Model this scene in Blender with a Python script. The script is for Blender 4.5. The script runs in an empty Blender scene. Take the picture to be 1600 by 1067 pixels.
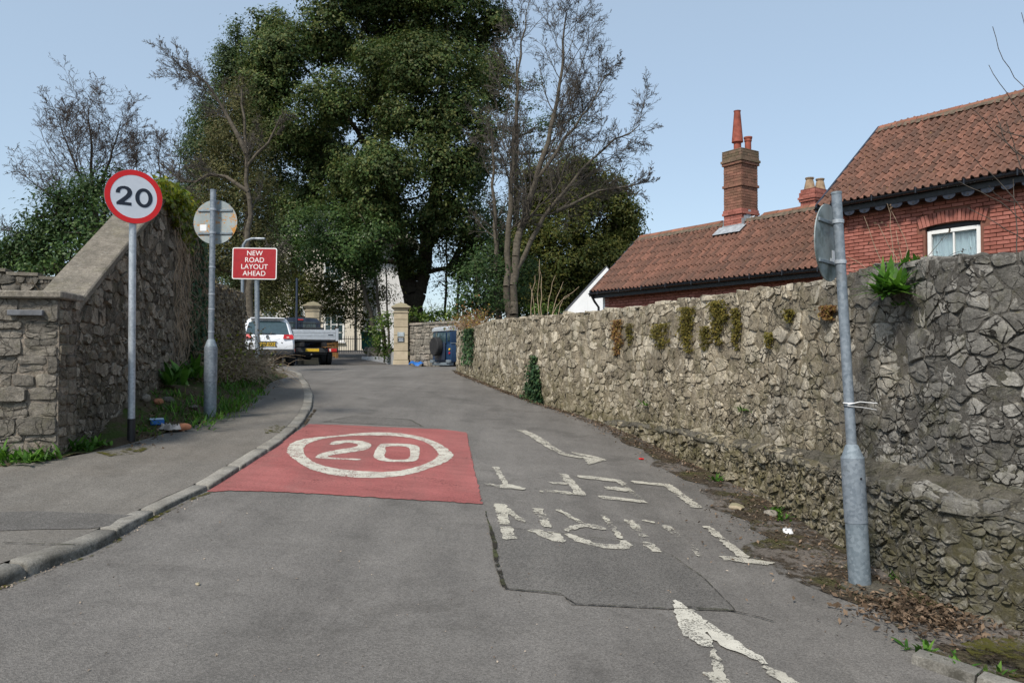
import bpy, bmesh, math, random
import numpy as np
from mathutils import Vector, Matrix
from mathutils.geometry import delaunay_2d_cdt

# ---------------------------------------------------------------- camera, sky, sun, exposure
SC = bpy.context.scene
COL = SC.collection
F = 1225.0            # focal length in photograph pixels (1600 wide)
EYE = 1.7
PITCH = math.atan((562 - 533.5) / F)

cam_d = bpy.data.cameras.new('camera')
cam_d.sensor_width = 36.0
cam_d.lens = 36.0 * F / 1600.0
cam_d.clip_start = 0.05
cam_d.clip_end = 5000
cam = bpy.data.objects.new('camera', cam_d)
COL.objects.link(cam)
cam.location = (0, 0, EYE)
cam.rotation_euler = (math.pi / 2 + PITCH, 0, 0)
SC.camera = cam

SUN_EL = math.radians(48)
SUN_AZ = math.atan2(-0.52, -0.854)          # direction towards the sun in plan (x, y): behind the camera, to the left
world = bpy.data.worlds.new('World')
SC.world = world
world.use_nodes = True
wn = world.node_tree
sky = wn.nodes.new('ShaderNodeTexSky')
sky.sky_type = 'NISHITA'
sky.sun_disc = False
sky.sun_elevation = SUN_EL
sky.sun_rotation = math.atan2(-0.52, -0.854)
sky.altitude = 50
sky.air_density = 1.0
sky.dust_density = 1.0
sky.ozone_density = 1.4
veil = wn.nodes.new('ShaderNodeMix')          # thin high haze over the whole sky
veil.data_type = 'RGBA'
veil.inputs[0].default_value = 0.62
veil.inputs[7].default_value = (2.2, 2.7, 3.12, 1)
wn.links.new(sky.outputs[0], veil.inputs[6])
wn.links.new(veil.outputs[2], wn.nodes['Background'].inputs[0])
wn.nodes['Background'].inputs[1].default_value = 0.13

sun_d = bpy.data.lights.new('sun', 'SUN')
sun_d.energy = 2.65
sun_d.angle = math.radians(9.0)
sun_d.color = (1.0, 0.94, 0.85)
sun = bpy.data.objects.new('sun', sun_d)
COL.objects.link(sun)
sun.location = (-20, -20, 30)
_L = Vector((0.52 * math.cos(SUN_EL), 0.854 * math.cos(SUN_EL), -math.sin(SUN_EL)))
sun.rotation_euler = _L.to_track_quat('-Z', 'Y').to_euler()

SC.view_settings.view_transform = 'Standard'
SC.view_settings.look = 'None'
SC.view_settings.gamma = 1.0
SC.view_settings.use_curve_mapping = False
SC.view_settings.exposure = 0.76
SC.render.engine = 'CYCLES'
SC.cycles.max_bounces = 6
SC.cycles.diffuse_bounces = 3
SC.cycles.glossy_bounces = 2
SC.cycles.transmission_bounces = 4
SC.cycles.transparent_max_bounces = 8
SC.cycles.use_denoising = True

# ---------------------------------------------------------------- measuring helpers
_cp, _sp = math.cos(PITCH), math.sin(PITCH)

def ray(px, py):
    a = (px - 800.0) / F
    b = (533.5 - py) / F
    return (a, _cp - b * _sp, _sp + b * _cp)

def P(px, py, d):
    r = ray(px, py)
    t = d / r[1]
    return Vector((r[0] * t, d, EYE + r[2] * t))

_AX = [-60, -20, -6, 0, 3, 6, 8.45, 12, 16, 20, 22.6, 24.2, 25.5, 27, 30, 34, 37, 41, 46, 52, 60, 90, 300, 3000]
_AZ = [-2.5, -.9, -.22, 0, .085, .2, .39, .66, .945, 1.215, 1.385, 1.462, 1.482, 1.485, 1.485, 1.50, 1.58, 1.78, 2.05, 2.28, 2.4, 2.4, 2.0, 1.0]

def _pchip(xs, ys):
    xs = np.array(xs, float); ys = np.array(ys, float)
    h = np.diff(xs); dl = np.diff(ys) / h
    m = np.zeros_like(ys)
    for i in range(1, len(xs) - 1):
        if dl[i - 1] * dl[i] > 0:
            w1 = 2 * h[i] + h[i - 1]; w2 = h[i] + 2 * h[i - 1]
            m[i] = (w1 + w2) / (w1 / dl[i - 1] + w2 / dl[i])
    m[0] = dl[0]; m[-1] = dl[-1]
    def fn(x):
        x = np.clip(np.asarray(x, float), xs[0], xs[-1])
        k = np.clip(np.searchsorted(xs, x, side='right') - 1, 0, len(xs) - 2)
        t = (x - xs[k]) / h[k]
        t2 = t * t; t3 = t2 * t
        return ((2 * t3 - 3 * t2 + 1) * ys[k] + (t3 - 2 * t2 + t) * h[k] * m[k]
                + (-2 * t3 + 3 * t2) * ys[k + 1] + (t3 - t2) * h[k] * m[k + 1])
    return fn

_afun = _pchip(_AX, _AZ)

def sstep(a, b, x):
    t = np.clip((np.asarray(x, float) - a) / (b - a), 0, 1)
    return t * t * (3 - 2 * t)

import bisect
_TY = np.arange(-60, 70.01, .05)
_TA = [float(v) for v in _afun(_TY)]
def _ss(a, b, x):
    t = (x - a) / (b - a)
    t = 0.0 if t < 0 else 1.0 if t > 1 else t
    return t * t * (3 - 2 * t)
def gsc(x, y):
    k = (y + 60) / .05; i = int(k)
    i = 0 if i < 0 else len(_TA) - 2 if i > len(_TA) - 2 else i
    a = _TA[i] + (_TA[i + 1] - _TA[i]) * (k - i)
    xc = -7.5 if x < -7.5 else 5.0 if x > 5.0 else x
    return a - .085 * (1 - _ss(9, 23, y)) * xc - .45 * _ss(-4.4, -2.8, x) * _ss(25.2, 28.2, y) * (1 - _ss(34, 38, y))

def g(x, y):
    """height of the road surface"""
    if type(x) is float and type(y) is float and -60 <= y < 70: return gsc(x, y)
    b = -0.085 * (1 - sstep(9, 23, y))
    dip = .45 * sstep(-4.4, -2.8, x) * sstep(25.2, 28.2, y) * (1 - sstep(34, 38, y))     # the lane drops away behind the crest
    return _afun(y) + b * np.clip(x, -7.5, 5.0) - dip

def G(px, py, off=0.0, dmax=60):
    """the spot on the ground seen at a pixel"""
    r = ray(px, py)
    lo = 1.5
    d = lo
    prev = lo
    while d < dmax:
        t = d / r[1]
        if EYE + r[2] * t - (float(g(r[0] * t, d)) + off) < 0:
            a, b = prev, d
            for _ in range(30):
                m = (a + b) / 2; t = m / r[1]
                if EYE + r[2] * t - (float(g(r[0] * t, m)) + off) < 0: b = m
                else: a = m
            t = b / r[1]
            return Vector((r[0] * t, b, EYE + r[2] * t))
        prev = d
        d *= 1.03
    t = dmax / r[1]
    return Vector((r[0] * t, dmax, float(g(r[0] * t, dmax))))

# ---------------------------------------------------------------- node helpers
class NT:
    def __init__(s, name):
        s.m = bpy.data.materials.new(name)
        s.m.use_nodes = True
        s.t = s.m.node_tree
        s.b = s.t.nodes['Principled BSDF']
        s._pos = None
    def node(s, typ, **kw):
        n = s.t.nodes.new(typ)
        for k, v in kw.items(): setattr(n, k, v)
        return n
    def lk(s, a, b): s.t.links.new(a, b)
    def put(s, sock, v):
        if v is None: return
        if hasattr(v, 'is_output'): s.lk(v, sock)
        else:
            if isinstance(v, (tuple, list)) and len(v) == 3 and sock.type == 'RGBA': v = (*v, 1)
            sock.default_value = v
    def pos(s, scale=None):
        if s._pos is None: s._pos = s.node('ShaderNodeNewGeometry').outputs['Position']
        if scale is None: return s._pos
        mp = s.node('ShaderNodeMapping'); s.lk(s._pos, mp.inputs[0]); mp.inputs['Scale'].default_value = scale
        return mp.outputs[0]
    def noise(s, scale, detail=4, rough=.55, vec=None, dist=0.0):
        n = s.node('ShaderNodeTexNoise')
        s.lk(vec if vec is not None else s.pos(), n.inputs['Vector'])
        n.inputs['Scale'].default_value = scale
        n.inputs['Detail'].default_value = detail
        n.inputs['Roughness'].default_value = rough
        n.inputs['Distortion'].default_value = dist
        return n.outputs['Fac']
    def voro(s, scale, feature='F1', vec=None, out='Distance'):
        n = s.node('ShaderNodeTexVoronoi', feature=feature)
        s.lk(vec if vec is not None else s.pos(), n.inputs['Vector'])
        n.inputs['Scale'].default_value = scale
        return n.outputs[out]
    def ramp(s, fac, stops, interp='LINEAR'):
        n = s.node('ShaderNodeValToRGB')
        n.color_ramp.interpolation = interp
        e = n.color_ramp.elements
        while len(e) < len(stops): e.new(0.5)
        for k, (p, c) in enumerate(stops):
            e[k].position = p
            e[k].color = (c, c, c, 1) if not isinstance(c, (tuple, list)) else (*c, 1)
        s.put(n.inputs[0], fac)
        return n.outputs[0]
    def math(s, op, a, b=None, c=None, clamp=False):
        n = s.node('ShaderNodeMath', operation=op)
        n.use_clamp = clamp
        s.put(n.inputs[0], a)
        if b is not None: s.put(n.inputs[1], b)
        if c is not None: s.put(n.inputs[2], c)
        return n.outputs[0]
    def mix(s, fac, a, b, mode='MIX'):
        n = s.node('ShaderNodeMix', data_type='RGBA', blend_type=mode)
        s.put(n.inputs[0], fac); s.put(n.inputs[6], a); s.put(n.inputs[7], b)
        return n.outputs[2]
    def map(s, v, a, b, c, d):
        n = s.node('ShaderNodeMapRange')
        s.put(n.inputs[0], v)
        for k, q in enumerate((a, b, c, d)): n.inputs[k + 1].default_value = q
        return n.outputs[0]
    def rnd(s):
        """a random number for each piece, whether it is its own object or an island of a joined mesh"""
        a = s.node('ShaderNodeObjectInfo').outputs['Random']
        b = s.node('ShaderNodeNewGeometry').outputs['Random Per Island']
        return s.math('FRACT', s.math('ADD', a, b))
    def hsv(s, col, h=.5, sat=1.0, val=1.0):
        n = s.node('ShaderNodeHueSaturation')
        s.put(n.inputs['Hue'], h); s.put(n.inputs['Saturation'], sat); s.put(n.inputs['Value'], val); s.put(n.inputs['Color'], col)
        return n.outputs[0]
    def xyz(s, k, v=None):
        n = s.node('ShaderNodeSeparateXYZ'); s.lk(v if v is not None else s.pos(), n.inputs[0]); return n.outputs[k]
    def nrmz(s):
        n = s.node('ShaderNodeNewGeometry'); return s.xyz(2, n.outputs['Normal'])
    def bump(s, h, strength=.5, dist=.02, nrm=None):
        n = s.node('ShaderNodeBump')
        n.inputs['Strength'].default_value = strength
        n.inputs['Distance'].default_value = dist
        s.put(n.inputs['Height'], h)
        if nrm is not None: s.lk(nrm, n.inputs['Normal'])
        return n.outputs[0]
    def done(s, col=None, rough=None, nrm=None, metal=None, spec=None, alpha=None):
        s.put(s.b.inputs['Base Color'], col); s.put(s.b.inputs['Roughness'], rough)
        s.put(s.b.inputs['Metallic'], metal); s.put(s.b.inputs['Specular IOR Level'], spec); s.put(s.b.inputs['Alpha'], alpha)
        if nrm is not None: s.lk(nrm, s.b.inputs['Normal'])
        return s.m

def plain(name, col, rough=.6, metal=0.0, spec=.4, vscale=9.0, vamt=.18, bump=0.0, bscale=60):
    n = NT(name)
    v = n.map(n.noise(vscale, 5, .6), .3, .7, 1 - vamt, 1 + vamt)
    c = n.hsv(col, val=v)
    r = n.map(n.noise(vscale * 2.3, 4), .3, .7, max(0, rough - .1), min(1, rough + .1))
    return n.done(c, r, n.bump(n.noise(bscale, 4), bump, .01) if bump else None, metal, spec)

# ---------------------------------------------------------------- mesh helpers
def link(name, me, mat, parent=None):
    if mat is not None: me.materials.append(mat)
    o = bpy.data.objects.new(name, me)
    COL.objects.link(o)
    if parent is not None: o.parent = parent
    return o

def tag(o, label=None, cat=None, group=None, kind=None):
    if label: o['label'] = label
    if cat: o['category'] = cat
    if group: o['group'] = group
    if kind: o['kind'] = kind
    return o

def thing(name, label, cat, loc=(0, 0, 0), rotz=0.0, group=None):
    o = bpy.data.objects.new(name, None)
    o.empty_display_size = .2
    COL.objects.link(o)
    o.location = loc
    o.rotation_euler = (0, 0, rotz)
    return tag(o, label, cat, group)

def mesh_np(name, V, Fc):
    """mesh from an (n,3) array and an (m,k) array of faces of one size"""
    V = np.ascontiguousarray(V, dtype=np.float32); Fc = np.ascontiguousarray(Fc, dtype=np.int32)
    me = bpy.data.meshes.new(name)
    me.vertices.add(len(V)); me.vertices.foreach_set('co', V.ravel())
    m, k = Fc.shape
    me.loops.add(m * k); me.loops.foreach_set('vertex_index', Fc.ravel())
    me.polygons.add(m)
    me.polygons.foreach_set('loop_start', np.arange(0, m * k, k, dtype=np.int32))
    me.update(calc_edges=True)
    me.validate()
    return me

class B:
    """collects shapes into one mesh"""
    def __init__(s): s.v = []; s.f = []
    def add(s, vs, fs):
        k = len(s.v)
        s.v += [tuple(q) for q in vs]
        s.f += [tuple(i + k for i in q) for q in fs]
        return s
    def box(s, c, d, rz=0.0, bev=0.0, M=None):
        x, y, z = d[0] / 2, d[1] / 2, d[2] / 2
        if bev <= 0:
            vs = [(a, b, e) for e in (-z, z) for a, b in ((-x, -y), (x, -y), (x, y), (-x, y))]
            fs = [(3, 2, 1, 0), (4, 5, 6, 7), (0, 1, 5, 4), (1, 2, 6, 5), (2, 3, 7, 6), (3, 0, 4, 7)]
        else:
            bm = bmesh.new(); bmesh.ops.create_cube(bm, size=1)
            for v in bm.verts: v.co = Vector((v.co.x * d[0], v.co.y * d[1], v.co.z * d[2]))
            bmesh.ops.bevel(bm, geom=bm.edges[:], offset=bev, segments=1 if bev < .02 else 2, affect='EDGES', profile=.5)
            bm.verts.index_update()
            vs = [tuple(v.co) for v in bm.verts]; fs = [tuple(v.index for v in f.verts) for f in bm.faces]
            bm.free()
        R = Matrix.Rotation(rz, 3, 'Z') if rz else None
        o = []
        for p in vs:
            q = Vector(p)
            if M is not None: q = M @ q
            if R is not None: q = R @ q
            o.append(q + Vector(c))
        return s.add(o, fs)
    def tube(s, pts, rad, n=10, cap=True):
        pts = [Vector(p) for p in pts]
        if not hasattr(rad, '__len__'): rad = [rad] * len(pts)
        vs = []; fs = []
        up = None
        for i, p in enumerate(pts):
            t = (pts[min(i + 1, len(pts) - 1)] - pts[max(i - 1, 0)]).normalized()
            if up is None:
                up = Vector((0, 0, 1)) if abs(t.z) < .9 else Vector((1, 0, 0))
            a = t.cross(up)
            if a.length < 1e-4: a = t.cross(Vector((0, 1, 0)))
            a.normalize(); b = a.cross(t).normalized(); up = b
            for k in range(n):
                w = 2 * math.pi * k / n
                vs.append(p + (a * math.cos(w) + b * math.sin(w)) * rad[i])
        for i in range(len(pts) - 1):
            for k in range(n):
                q = (k + 1) % n
                fs.append((i * n + k, i * n + q, (i + 1) * n + q, (i + 1) * n + k))
        if cap:
            fs.append(tuple(range(n - 1, -1, -1)))
            fs.append(tuple((len(pts) - 1) * n + k for k in range(n)))
        # keep faces pointing outwards
        return s.add(vs, [tuple(reversed(f)) for f in fs])
    def lathe(s, prof, n=16, c=(0, 0, 0), M=None):
        vs = []; fs = []
        for r, z in prof:
            for k in range(n):
                w = 2 * math.pi * k / n
                vs.append(Vector((r * math.cos(w), r * math.sin(w), z)))
        for i in range(len(prof) - 1):
            for k in range(n):
                q = (k + 1) % n
                fs.append((i * n + k, i * n + q, (i + 1) * n + q, (i + 1) * n + k))
        if prof[0][0] > 1e-6: fs.append(tuple(range(n - 1, -1, -1)))
        if prof[-1][0] > 1e-6: fs.append(tuple((len(prof) - 1) * n + k for k in range(n)))
        if M is not None: vs = [M @ v for v in vs]
        return s.add([v + Vector(c) for v in vs], fs)
    def prism(s, poly, h, M=None):
        """polygon in local xy, extruded 0..h along local z, placed by the 4x4 matrix M"""
        n = len(poly)
        vs = [Vector((x, y, 0)) for x, y in poly] + [Vector((x, y, h)) for x, y in poly]
        fs = [tuple(range(n - 1, -1, -1)), tuple(range(n, 2 * n))]
        fs += [(k, (k + 1) % n, n + (k + 1) % n, n + k) for k in range(n)]
        if M is not None: vs = [M @ v for v in vs]
        return s.add(vs, fs)
    def loft(s, rings, closed=True, cap=True):
        n = len(rings[0]); vs = [p for r in rings for p in r]; fs = []
        for i in range(len(rings) - 1):
            for k in range(n if closed else n - 1):
                q = (k + 1) % n
                fs.append((i * n + k, i * n + q, (i + 1) * n + q, (i + 1) * n + k))
        if cap and closed:
            fs.append(tuple(range(n - 1, -1, -1))); fs.append(tuple((len(rings) - 1) * n + k for k in range(n)))
        return s.add(vs, fs)
    def mesh(s, name, smooth=35, fix=False):
        me = bpy.data.meshes.new(name)
        me.from_pydata(s.v, [], s.f)
        if fix:
            bm = bmesh.new(); bm.from_mesh(me); bmesh.ops.recalc_face_normals(bm, faces=bm.faces[:]); bm.to_mesh(me); bm.free()
        if smooth:
            me.polygons.foreach_set('use_smooth', [True] * len(me.polygons))
            if smooth < 180: me.set_sharp_from_angle(angle=math.radians(smooth))
        me.update()
        return me
    def obj(s, name, mat, parent=None, smooth=35, fix=True, shift=None):
        if shift is not None:
            q = Vector(shift); s.v = [tuple(Vector(p) - q) for p in s.v]
        return link(name, s.mesh(name, smooth, fix), mat, parent)

def frame(o, x, y):
    """4x4 matrix with given origin and local x, y axes"""
    x = Vector(x).normalized(); y = Vector(y); z = x.cross(y).normalized(); y = z.cross(x)
    M = Matrix.Identity(4)
    for i, a in enumerate((x, y, z)):
        for k in range(3): M[k][i] = a[k]
    for k in range(3): M[k][3] = o[k]
    return M

def text_mesh(txt, size, align='CENTER', bold=0.0, spacing=1.0, line=1.0, depth=.0015):
    cu = bpy.data.curves.new('lettering', 'FONT')
    cu.body = txt; cu.size = size; cu.align_x = align; cu.align_y = 'CENTER'
    cu.offset = bold; cu.space_character = spacing; cu.space_line = line
    cu.extrude = depth; cu.resolution_u = 6
    o = bpy.data.objects.new('lettering', cu)
    COL.objects.link(o)
    dg = bpy.context.evaluated_depsgraph_get()
    me = bpy.data.meshes.new_from_object(o.evaluated_get(dg))
    bpy.data.objects.remove(o); bpy.data.curves.remove(cu)
    return me

def sheet(name, loops, mat, off=0.004, step=.35, parent=None, zfun=None, jit=0.0, rng=None):
    """a ground-hugging sheet inside a plan outline (further loops are holes)"""
    zfun = zfun or g
    vs = []; es = []
    for lp in loops:
        k = len(vs)
        dense = []
        for i in range(len(lp)):
            a = Vector(lp[i][:2]); b = Vector(lp[(i + 1) % len(lp)][:2])
            m = max(1, int((b - a).length / step))
            for q in range(m):
                p = a.lerp(b, q / m)
                if jit and q: p = p + Vector((rng.uniform(-jit, jit), rng.uniform(-jit, jit)))
                dense.append(p)
        vs += dense
        es += [(k + i, k + (i + 1) % len(dense)) for i in range(len(dense))]
    xs = [v.x for v in vs]; ys = [v.y for v in vs]
    x = min(xs) + step * .5
    while x < max(xs):
        y = min(ys) + step * .5
        while y < max(ys):
            vs.append(Vector((x + .013 * math.sin(y * 37), y))); y += step
        x += step
    ov, oe, of, *_ = delaunay_2d_cdt(vs, es, [], 1, 1e-5)
    EA = np.array([[*vs[a][:2], *vs[b][:2]] for a, b in es])
    def inside(f):
        cx = sum(ov[i].x for i in f) / len(f); cy = sum(ov[i].y for i in f) / len(f)
        cr = (EA[:, 1] > cy) != (EA[:, 3] > cy)
        xi = EA[cr, 0] + (cy - EA[cr, 1]) / (EA[cr, 3] - EA[cr, 1]) * (EA[cr, 2] - EA[cr, 0])
        return (xi > cx).sum() % 2 == 1
    of = [f for f in of if inside(f)]
    z = zfun(np.array([v.x for v in ov]), np.array([v.y for v in ov])) + off
    used = sorted({i for f in of for i in f}); idx = {i: k for k, i in enumerate(used)}
    me = bpy.data.meshes.new(name)
    me.from_pydata([(ov[i].x, ov[i].y, float(z[i])) for i in used], [], [tuple(idx[i] for i in f) for f in of])
    me.polygons.foreach_set('use_smooth', [True] * len(me.polygons))
    me.update()
    if len(me.polygons) and me.polygons[0].normal.z < 0: me.flip_normals()
    return link(name, me, mat, parent)

# segments of branches, many at once
def tubes_np(P0, P1, R0, R1, n=3):
    P0 = np.asarray(P0, float); P1 = np.asarray(P1, float); R0 = np.asarray(R0, float); R1 = np.asarray(R1, float)
    T = P1 - P0; T /= np.maximum(np.linalg.norm(T, axis=1, keepdims=True), 1e-9)
    ref = np.where(np.abs(T[:, 2:3]) < .9, np.array([[0, 0, 1.]]), np.array([[1., 0, 0]]))
    A = np.cross(T, ref); A /= np.maximum(np.linalg.norm(A, axis=1, keepdims=True), 1e-9)
    Bv = np.cross(A, T)
    m = len(P0)
    V = np.zeros((m, 2 * n, 3))
    for k in range(n):
        w = 2 * math.pi * k / n
        dirv = A * math.cos(w) + Bv * math.sin(w)
        V[:, k] = P0 + dirv * R0[:, None]
        V[:, n + k] = P1 + dirv * R1[:, None]
    base = (np.arange(m) * 2 * n)[:, None]
    faces = []
    for k in range(n):
        q = (k + 1) % n
        faces.append(np.concatenate([base + n + k, base + n + q, base + q, base + k], axis=1))
    return V.reshape(-1, 3), np.stack(faces, axis=1).reshape(-1, 4)

def leaves_np(C, N, size, rng, aspect=.55, tint=None, fold=True):
    """a small pointed leaf blade (two triangles folded along the middle) at each centre"""
    m = len(C)
    size = np.broadcast_to(np.asarray(size, float), (m,))
    N = N / np.maximum(np.linalg.norm(N, axis=1, keepdims=True), 1e-9)
    R = rng.normal(size=(m, 3))
    A = np.cross(N, R); A /= np.maximum(np.linalg.norm(A, axis=1, keepdims=True), 1e-9)
    Bv = np.cross(N, A)
    h = size[:, None] * .5
    V = np.zeros((m, 4, 3))
    V[:, 0] = C - A * h
    V[:, 1] = C + Bv * h * aspect + N * h * .18
    V[:, 2] = C + A * h
    V[:, 3] = C - Bv * h * aspect + N * h * .18
    base = (np.arange(m) * 4)[:, None]
    Fc = np.concatenate([base, base + 1, base + 2, base + 3], axis=1)
    return V.reshape(-1, 3), Fc

def leaf_obj(name, C, N, size, rng, mat, parent=None, aspect=.55):
    C = np.asarray(C, float)
    V, Fc = leaves_np(C, np.asarray(N, float), size, rng, aspect)
    return link(name, mesh_np(name, V, Fc), mat, parent)
# ---------------------------------------------------------------- materials
def m_asphalt(name, c1, c2, speck=.35, stain=.25, brown=0.0):
    n = NT(name)
    big = n.noise(.55, 5, .6)
    mid = n.noise(3.1, 5, .65)
    col = n.mix(n.ramp(n.math('ADD', n.math('MULTIPLY', big, .6), n.math('MULTIPLY', mid, .4)), [(.34, 0.0), (.66, 1.0)]), c1, c2)
    agg = n.voro(130, out='Color')
    ag = n.xyz(0, agg)
    col = n.hsv(col, val=n.map(ag, 0, 1, 1 - speck, 1 + speck))
    gr = n.noise(240, 2, .5)
    col = n.hsv(col, val=n.map(gr, .25, .75, .75, 1.25))
    st = n.ramp(n.noise(1.4, 6, .7, dist=.6), [(.53, 0.0), (.70, 1.0)])
    col = n.mix(n.math('MULTIPLY', st, stain), col, (c1[0] * .45, c1[1] * .44, c1[2] * .42))
    # long faint tyre-polished streaks
    sv = n.pos((1.6, .14, 1))
    col = n.hsv(col, val=n.map(n.noise(1.3, 4, .6, vec=sv), .3, .7, .84, 1.14))
    if brown:
        br = n.ramp(n.noise(1.1, 5, .6), [(.45, 0.0), (.7, 1.0)])
        col = n.mix(n.math('MULTIPLY', br, brown), col, (.12, .095, .07))
    spot = n.ramp(n.noise(5.5, 5, .8), [(.68, 0.0), (.73, 1.0)])
    col = n.mix(n.math('MULTIPLY', spot, .6), col, (.035, .033, .03))
    h = n.math('ADD', n.voro(130), n.math('MULTIPLY', gr, .5))
    return n.done(col, n.map(mid, .3, .7, .78, .95), n.bump(h, .5, .006), spec=.25)

MAT = {}
MAT['road'] = m_asphalt('road_asphalt', (.112, .104, .095), (.172, .160, .146), .3, .42)
MAT['patch'] = m_asphalt('patch_asphalt', (.100, .094, .086), (.138, .129, .118), .4, .2)
MAT['dark_patch'] = m_asphalt('dark_asphalt', (.105, .098, .089), (.135, .126, .115), .4, .3)
MAT['foot'] = m_asphalt('footway_asphalt', (.125, .114, .099), (.19, .175, .154), .3, .3, .22)
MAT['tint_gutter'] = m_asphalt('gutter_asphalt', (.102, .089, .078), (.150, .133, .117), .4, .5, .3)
MAT['drive'] = m_asphalt('driveway_asphalt', (.11, .10, .095), (.15, .14, .13), .3, .3, .2)

def m_paint(name, col, wear, scale=14, streak=1.0):
    n = NT(name)
    c = n.hsv(col, val=n.map(n.noise(6, 5, .6), .3, .7, .84, 1.06))
    c = n.hsv(c, val=n.map(n.noise(150, 2), .3, .7, .86, 1.1))
    dirt = n.ramp(n.noise(9, 6, .7), [(.5, 0.0), (.75, 1.0)])
    c = n.mix(n.math('MULTIPLY', dirt, .3), c, (.25, .235, .20))
    a = None
    if wear > 0:
        v = n.math('ADD', n.math('MULTIPLY', n.noise(scale * .35, 3, .5), .5), n.math('MULTIPLY', n.noise(scale * 2.2, 5, .7), .5))
        a = n.ramp(v, [(wear - .05, 0.0), (wear + .03, .93)])
        pit = n.ramp(n.math('ADD', n.xyz(0, n.voro(120, out='Color')), n.map(n.noise(7, 3), .35, .65, -.35, .35)), [(.12, 0.25), (.3, 1.0)])
        a = n.math('MULTIPLY', a, pit)
    h = n.math('ADD', n.voro(90), n.noise(200, 2))
    return n.done(c, .75, n.bump(h, .35, .004), spec=.3, alpha=a)

MAT['paint'] = m_paint('road_paint', (.58, .55, .47), .34)
MAT['paint_mid'] = m_paint('chipped_road_paint', (.49, .46, .385), .432)
MAT['paint_worn'] = m_paint('worn_road_paint', (.49, .46, .38), .498)
MAT['paint_ghost'] = m_paint('ghost_road_paint', (.46, .43, .36), .535)

def m_red():
    n = NT('red_surfacing')
    c = n.mix(n.ramp(n.noise(1.2, 5, .6), [(.35, 0.0), (.65, 1.0)]), (.265, .082, .076), (.33, .112, .103))
    c = n.hsv(c, val=n.map(n.noise(4, 5, .65, vec=n.pos((.35, 1.6, 1))), .3, .7, .84, 1.12))
    c = n.hsv(c, val=n.map(n.xyz(0, n.voro(110, out='Color')), 0, 1, .82, 1.18))
    st = n.ramp(n.noise(2.2, 6, .7), [(.58, 0.0), (.75, 1.0)])
    c = n.mix(n.math('MULTIPLY', st, .3), c, (.2, .12, .1))
    tr = n.ramp(n.noise(1.1, 4, .6, vec=n.pos((1.5, .12, 1))), [(.46, 0.0), (.66, 1.0)])
    c = n.mix(n.math('MULTIPLY', tr, .32), c, (.16, .095, .085))
    wv = n.math('ADD', n.math('MULTIPLY', n.noise(2.5, 3), .4), n.math('MULTIPLY', n.noise(38, 5, .8), .6))
    return n.done(c, .8, n.bump(n.voro(130), .5, .005), spec=.25, alpha=n.ramp(wv, [(.36, .55), (.44, 1.0)]))
MAT['red'] = m_red()

def m_crack():
    n = NT('crack_fill')
    c = n.mix(n.ramp(n.noise(5, 5), [(.45, 0.0), (.65, 1.0)]), (.03, .027, .022), (.06, .065, .03))
    v = n.noise(16, 4, .7)
    return n.done(c, .95, None, spec=.1, alpha=n.ramp(v, [(.40, 0.0), (.5, 1.0)]))
MAT['crack'] = m_crack()

def m_dirt():
    n = NT('gutter_dirt')
    c = n.mix(n.noise(7, 6, .7), (.035, .028, .02), (.10, .078, .055))
    c = n.mix(n.math('MULTIPLY', n.ramp(n.noise(2.1, 5, .6), [(.5, 0.0), (.66, 1.0)]), .6), c, (.07, .075, .02))
    c = n.hsv(c, val=n.map(n.xyz(0, n.voro(60, out='Color')), 0, 1, .55, 1.5))
    a = n.ramp(n.math('ADD', n.math('MULTIPLY', n.noise(1.3, 3), .55), n.math('MULTIPLY', n.noise(11, 6, .75), .45)), [(.455, 0.0), (.53, 1.0)])
    return n.done(c, .95, n.bump(n.noise(60, 5, .7), .9, .02), spec=.1, alpha=a)
MAT['dirt'] = m_dirt()

def m_earth():
    n = NT('verge_earth')
    c = n.mix(n.noise(4, 6, .7), (.055, .042, .028), (.13, .10, .065))
    c = n.mix(n.ramp(n.noise(2.3, 5, .65), [(.46, 0.0), (.6, 1.0)]), c, (.06, .085, .022))
    return n.done(c, .95, n.bump(n.noise(25, 6, .7), 1.0, .04), spec=.1)
MAT['earth'] = m_earth()

def m_moss():
    n = NT('moss')
    c = n.mix(n.noise(12, 5, .7), (.028, .034, .010), (.115, .10, .022))
    a = n.ramp(n.math('ADD', n.math('MULTIPLY', n.noise(2.6, 3), .5), n.math('MULTIPLY', n.noise(17, 6, .75), .5)), [(.50, 0.0), (.57, 1.0)])
    return n.done(c, .95, n.bump(n.noise(90, 4), .8, .01), spec=.1, alpha=a)
MAT['moss'] = m_moss()

def m_kerb():
    n = NT('kerb_concrete')
    c = n.mix(n.ramp(n.noise(3, 6, .65), [(.35, 0.0), (.65, 1.0)]), (.155, .145, .125), (.27, .255, .225))
    c = n.hsv(c, val=n.map(n.rnd(), 0, 1, .74, 1.2))
    c = n.hsv(c, val=n.map(n.xyz(0, n.voro(130, out='Color')), 0, 1, .8, 1.2))
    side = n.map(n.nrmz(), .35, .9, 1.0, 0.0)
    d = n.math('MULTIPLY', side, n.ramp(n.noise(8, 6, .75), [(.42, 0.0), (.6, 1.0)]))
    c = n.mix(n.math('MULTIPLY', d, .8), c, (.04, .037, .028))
    return n.done(c, .9, n.bump(n.math('ADD', n.noise(60, 5, .7), n.noise(9, 5, .7)), .6, .012), spec=.2)
MAT['kerb'] = m_kerb()

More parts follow.
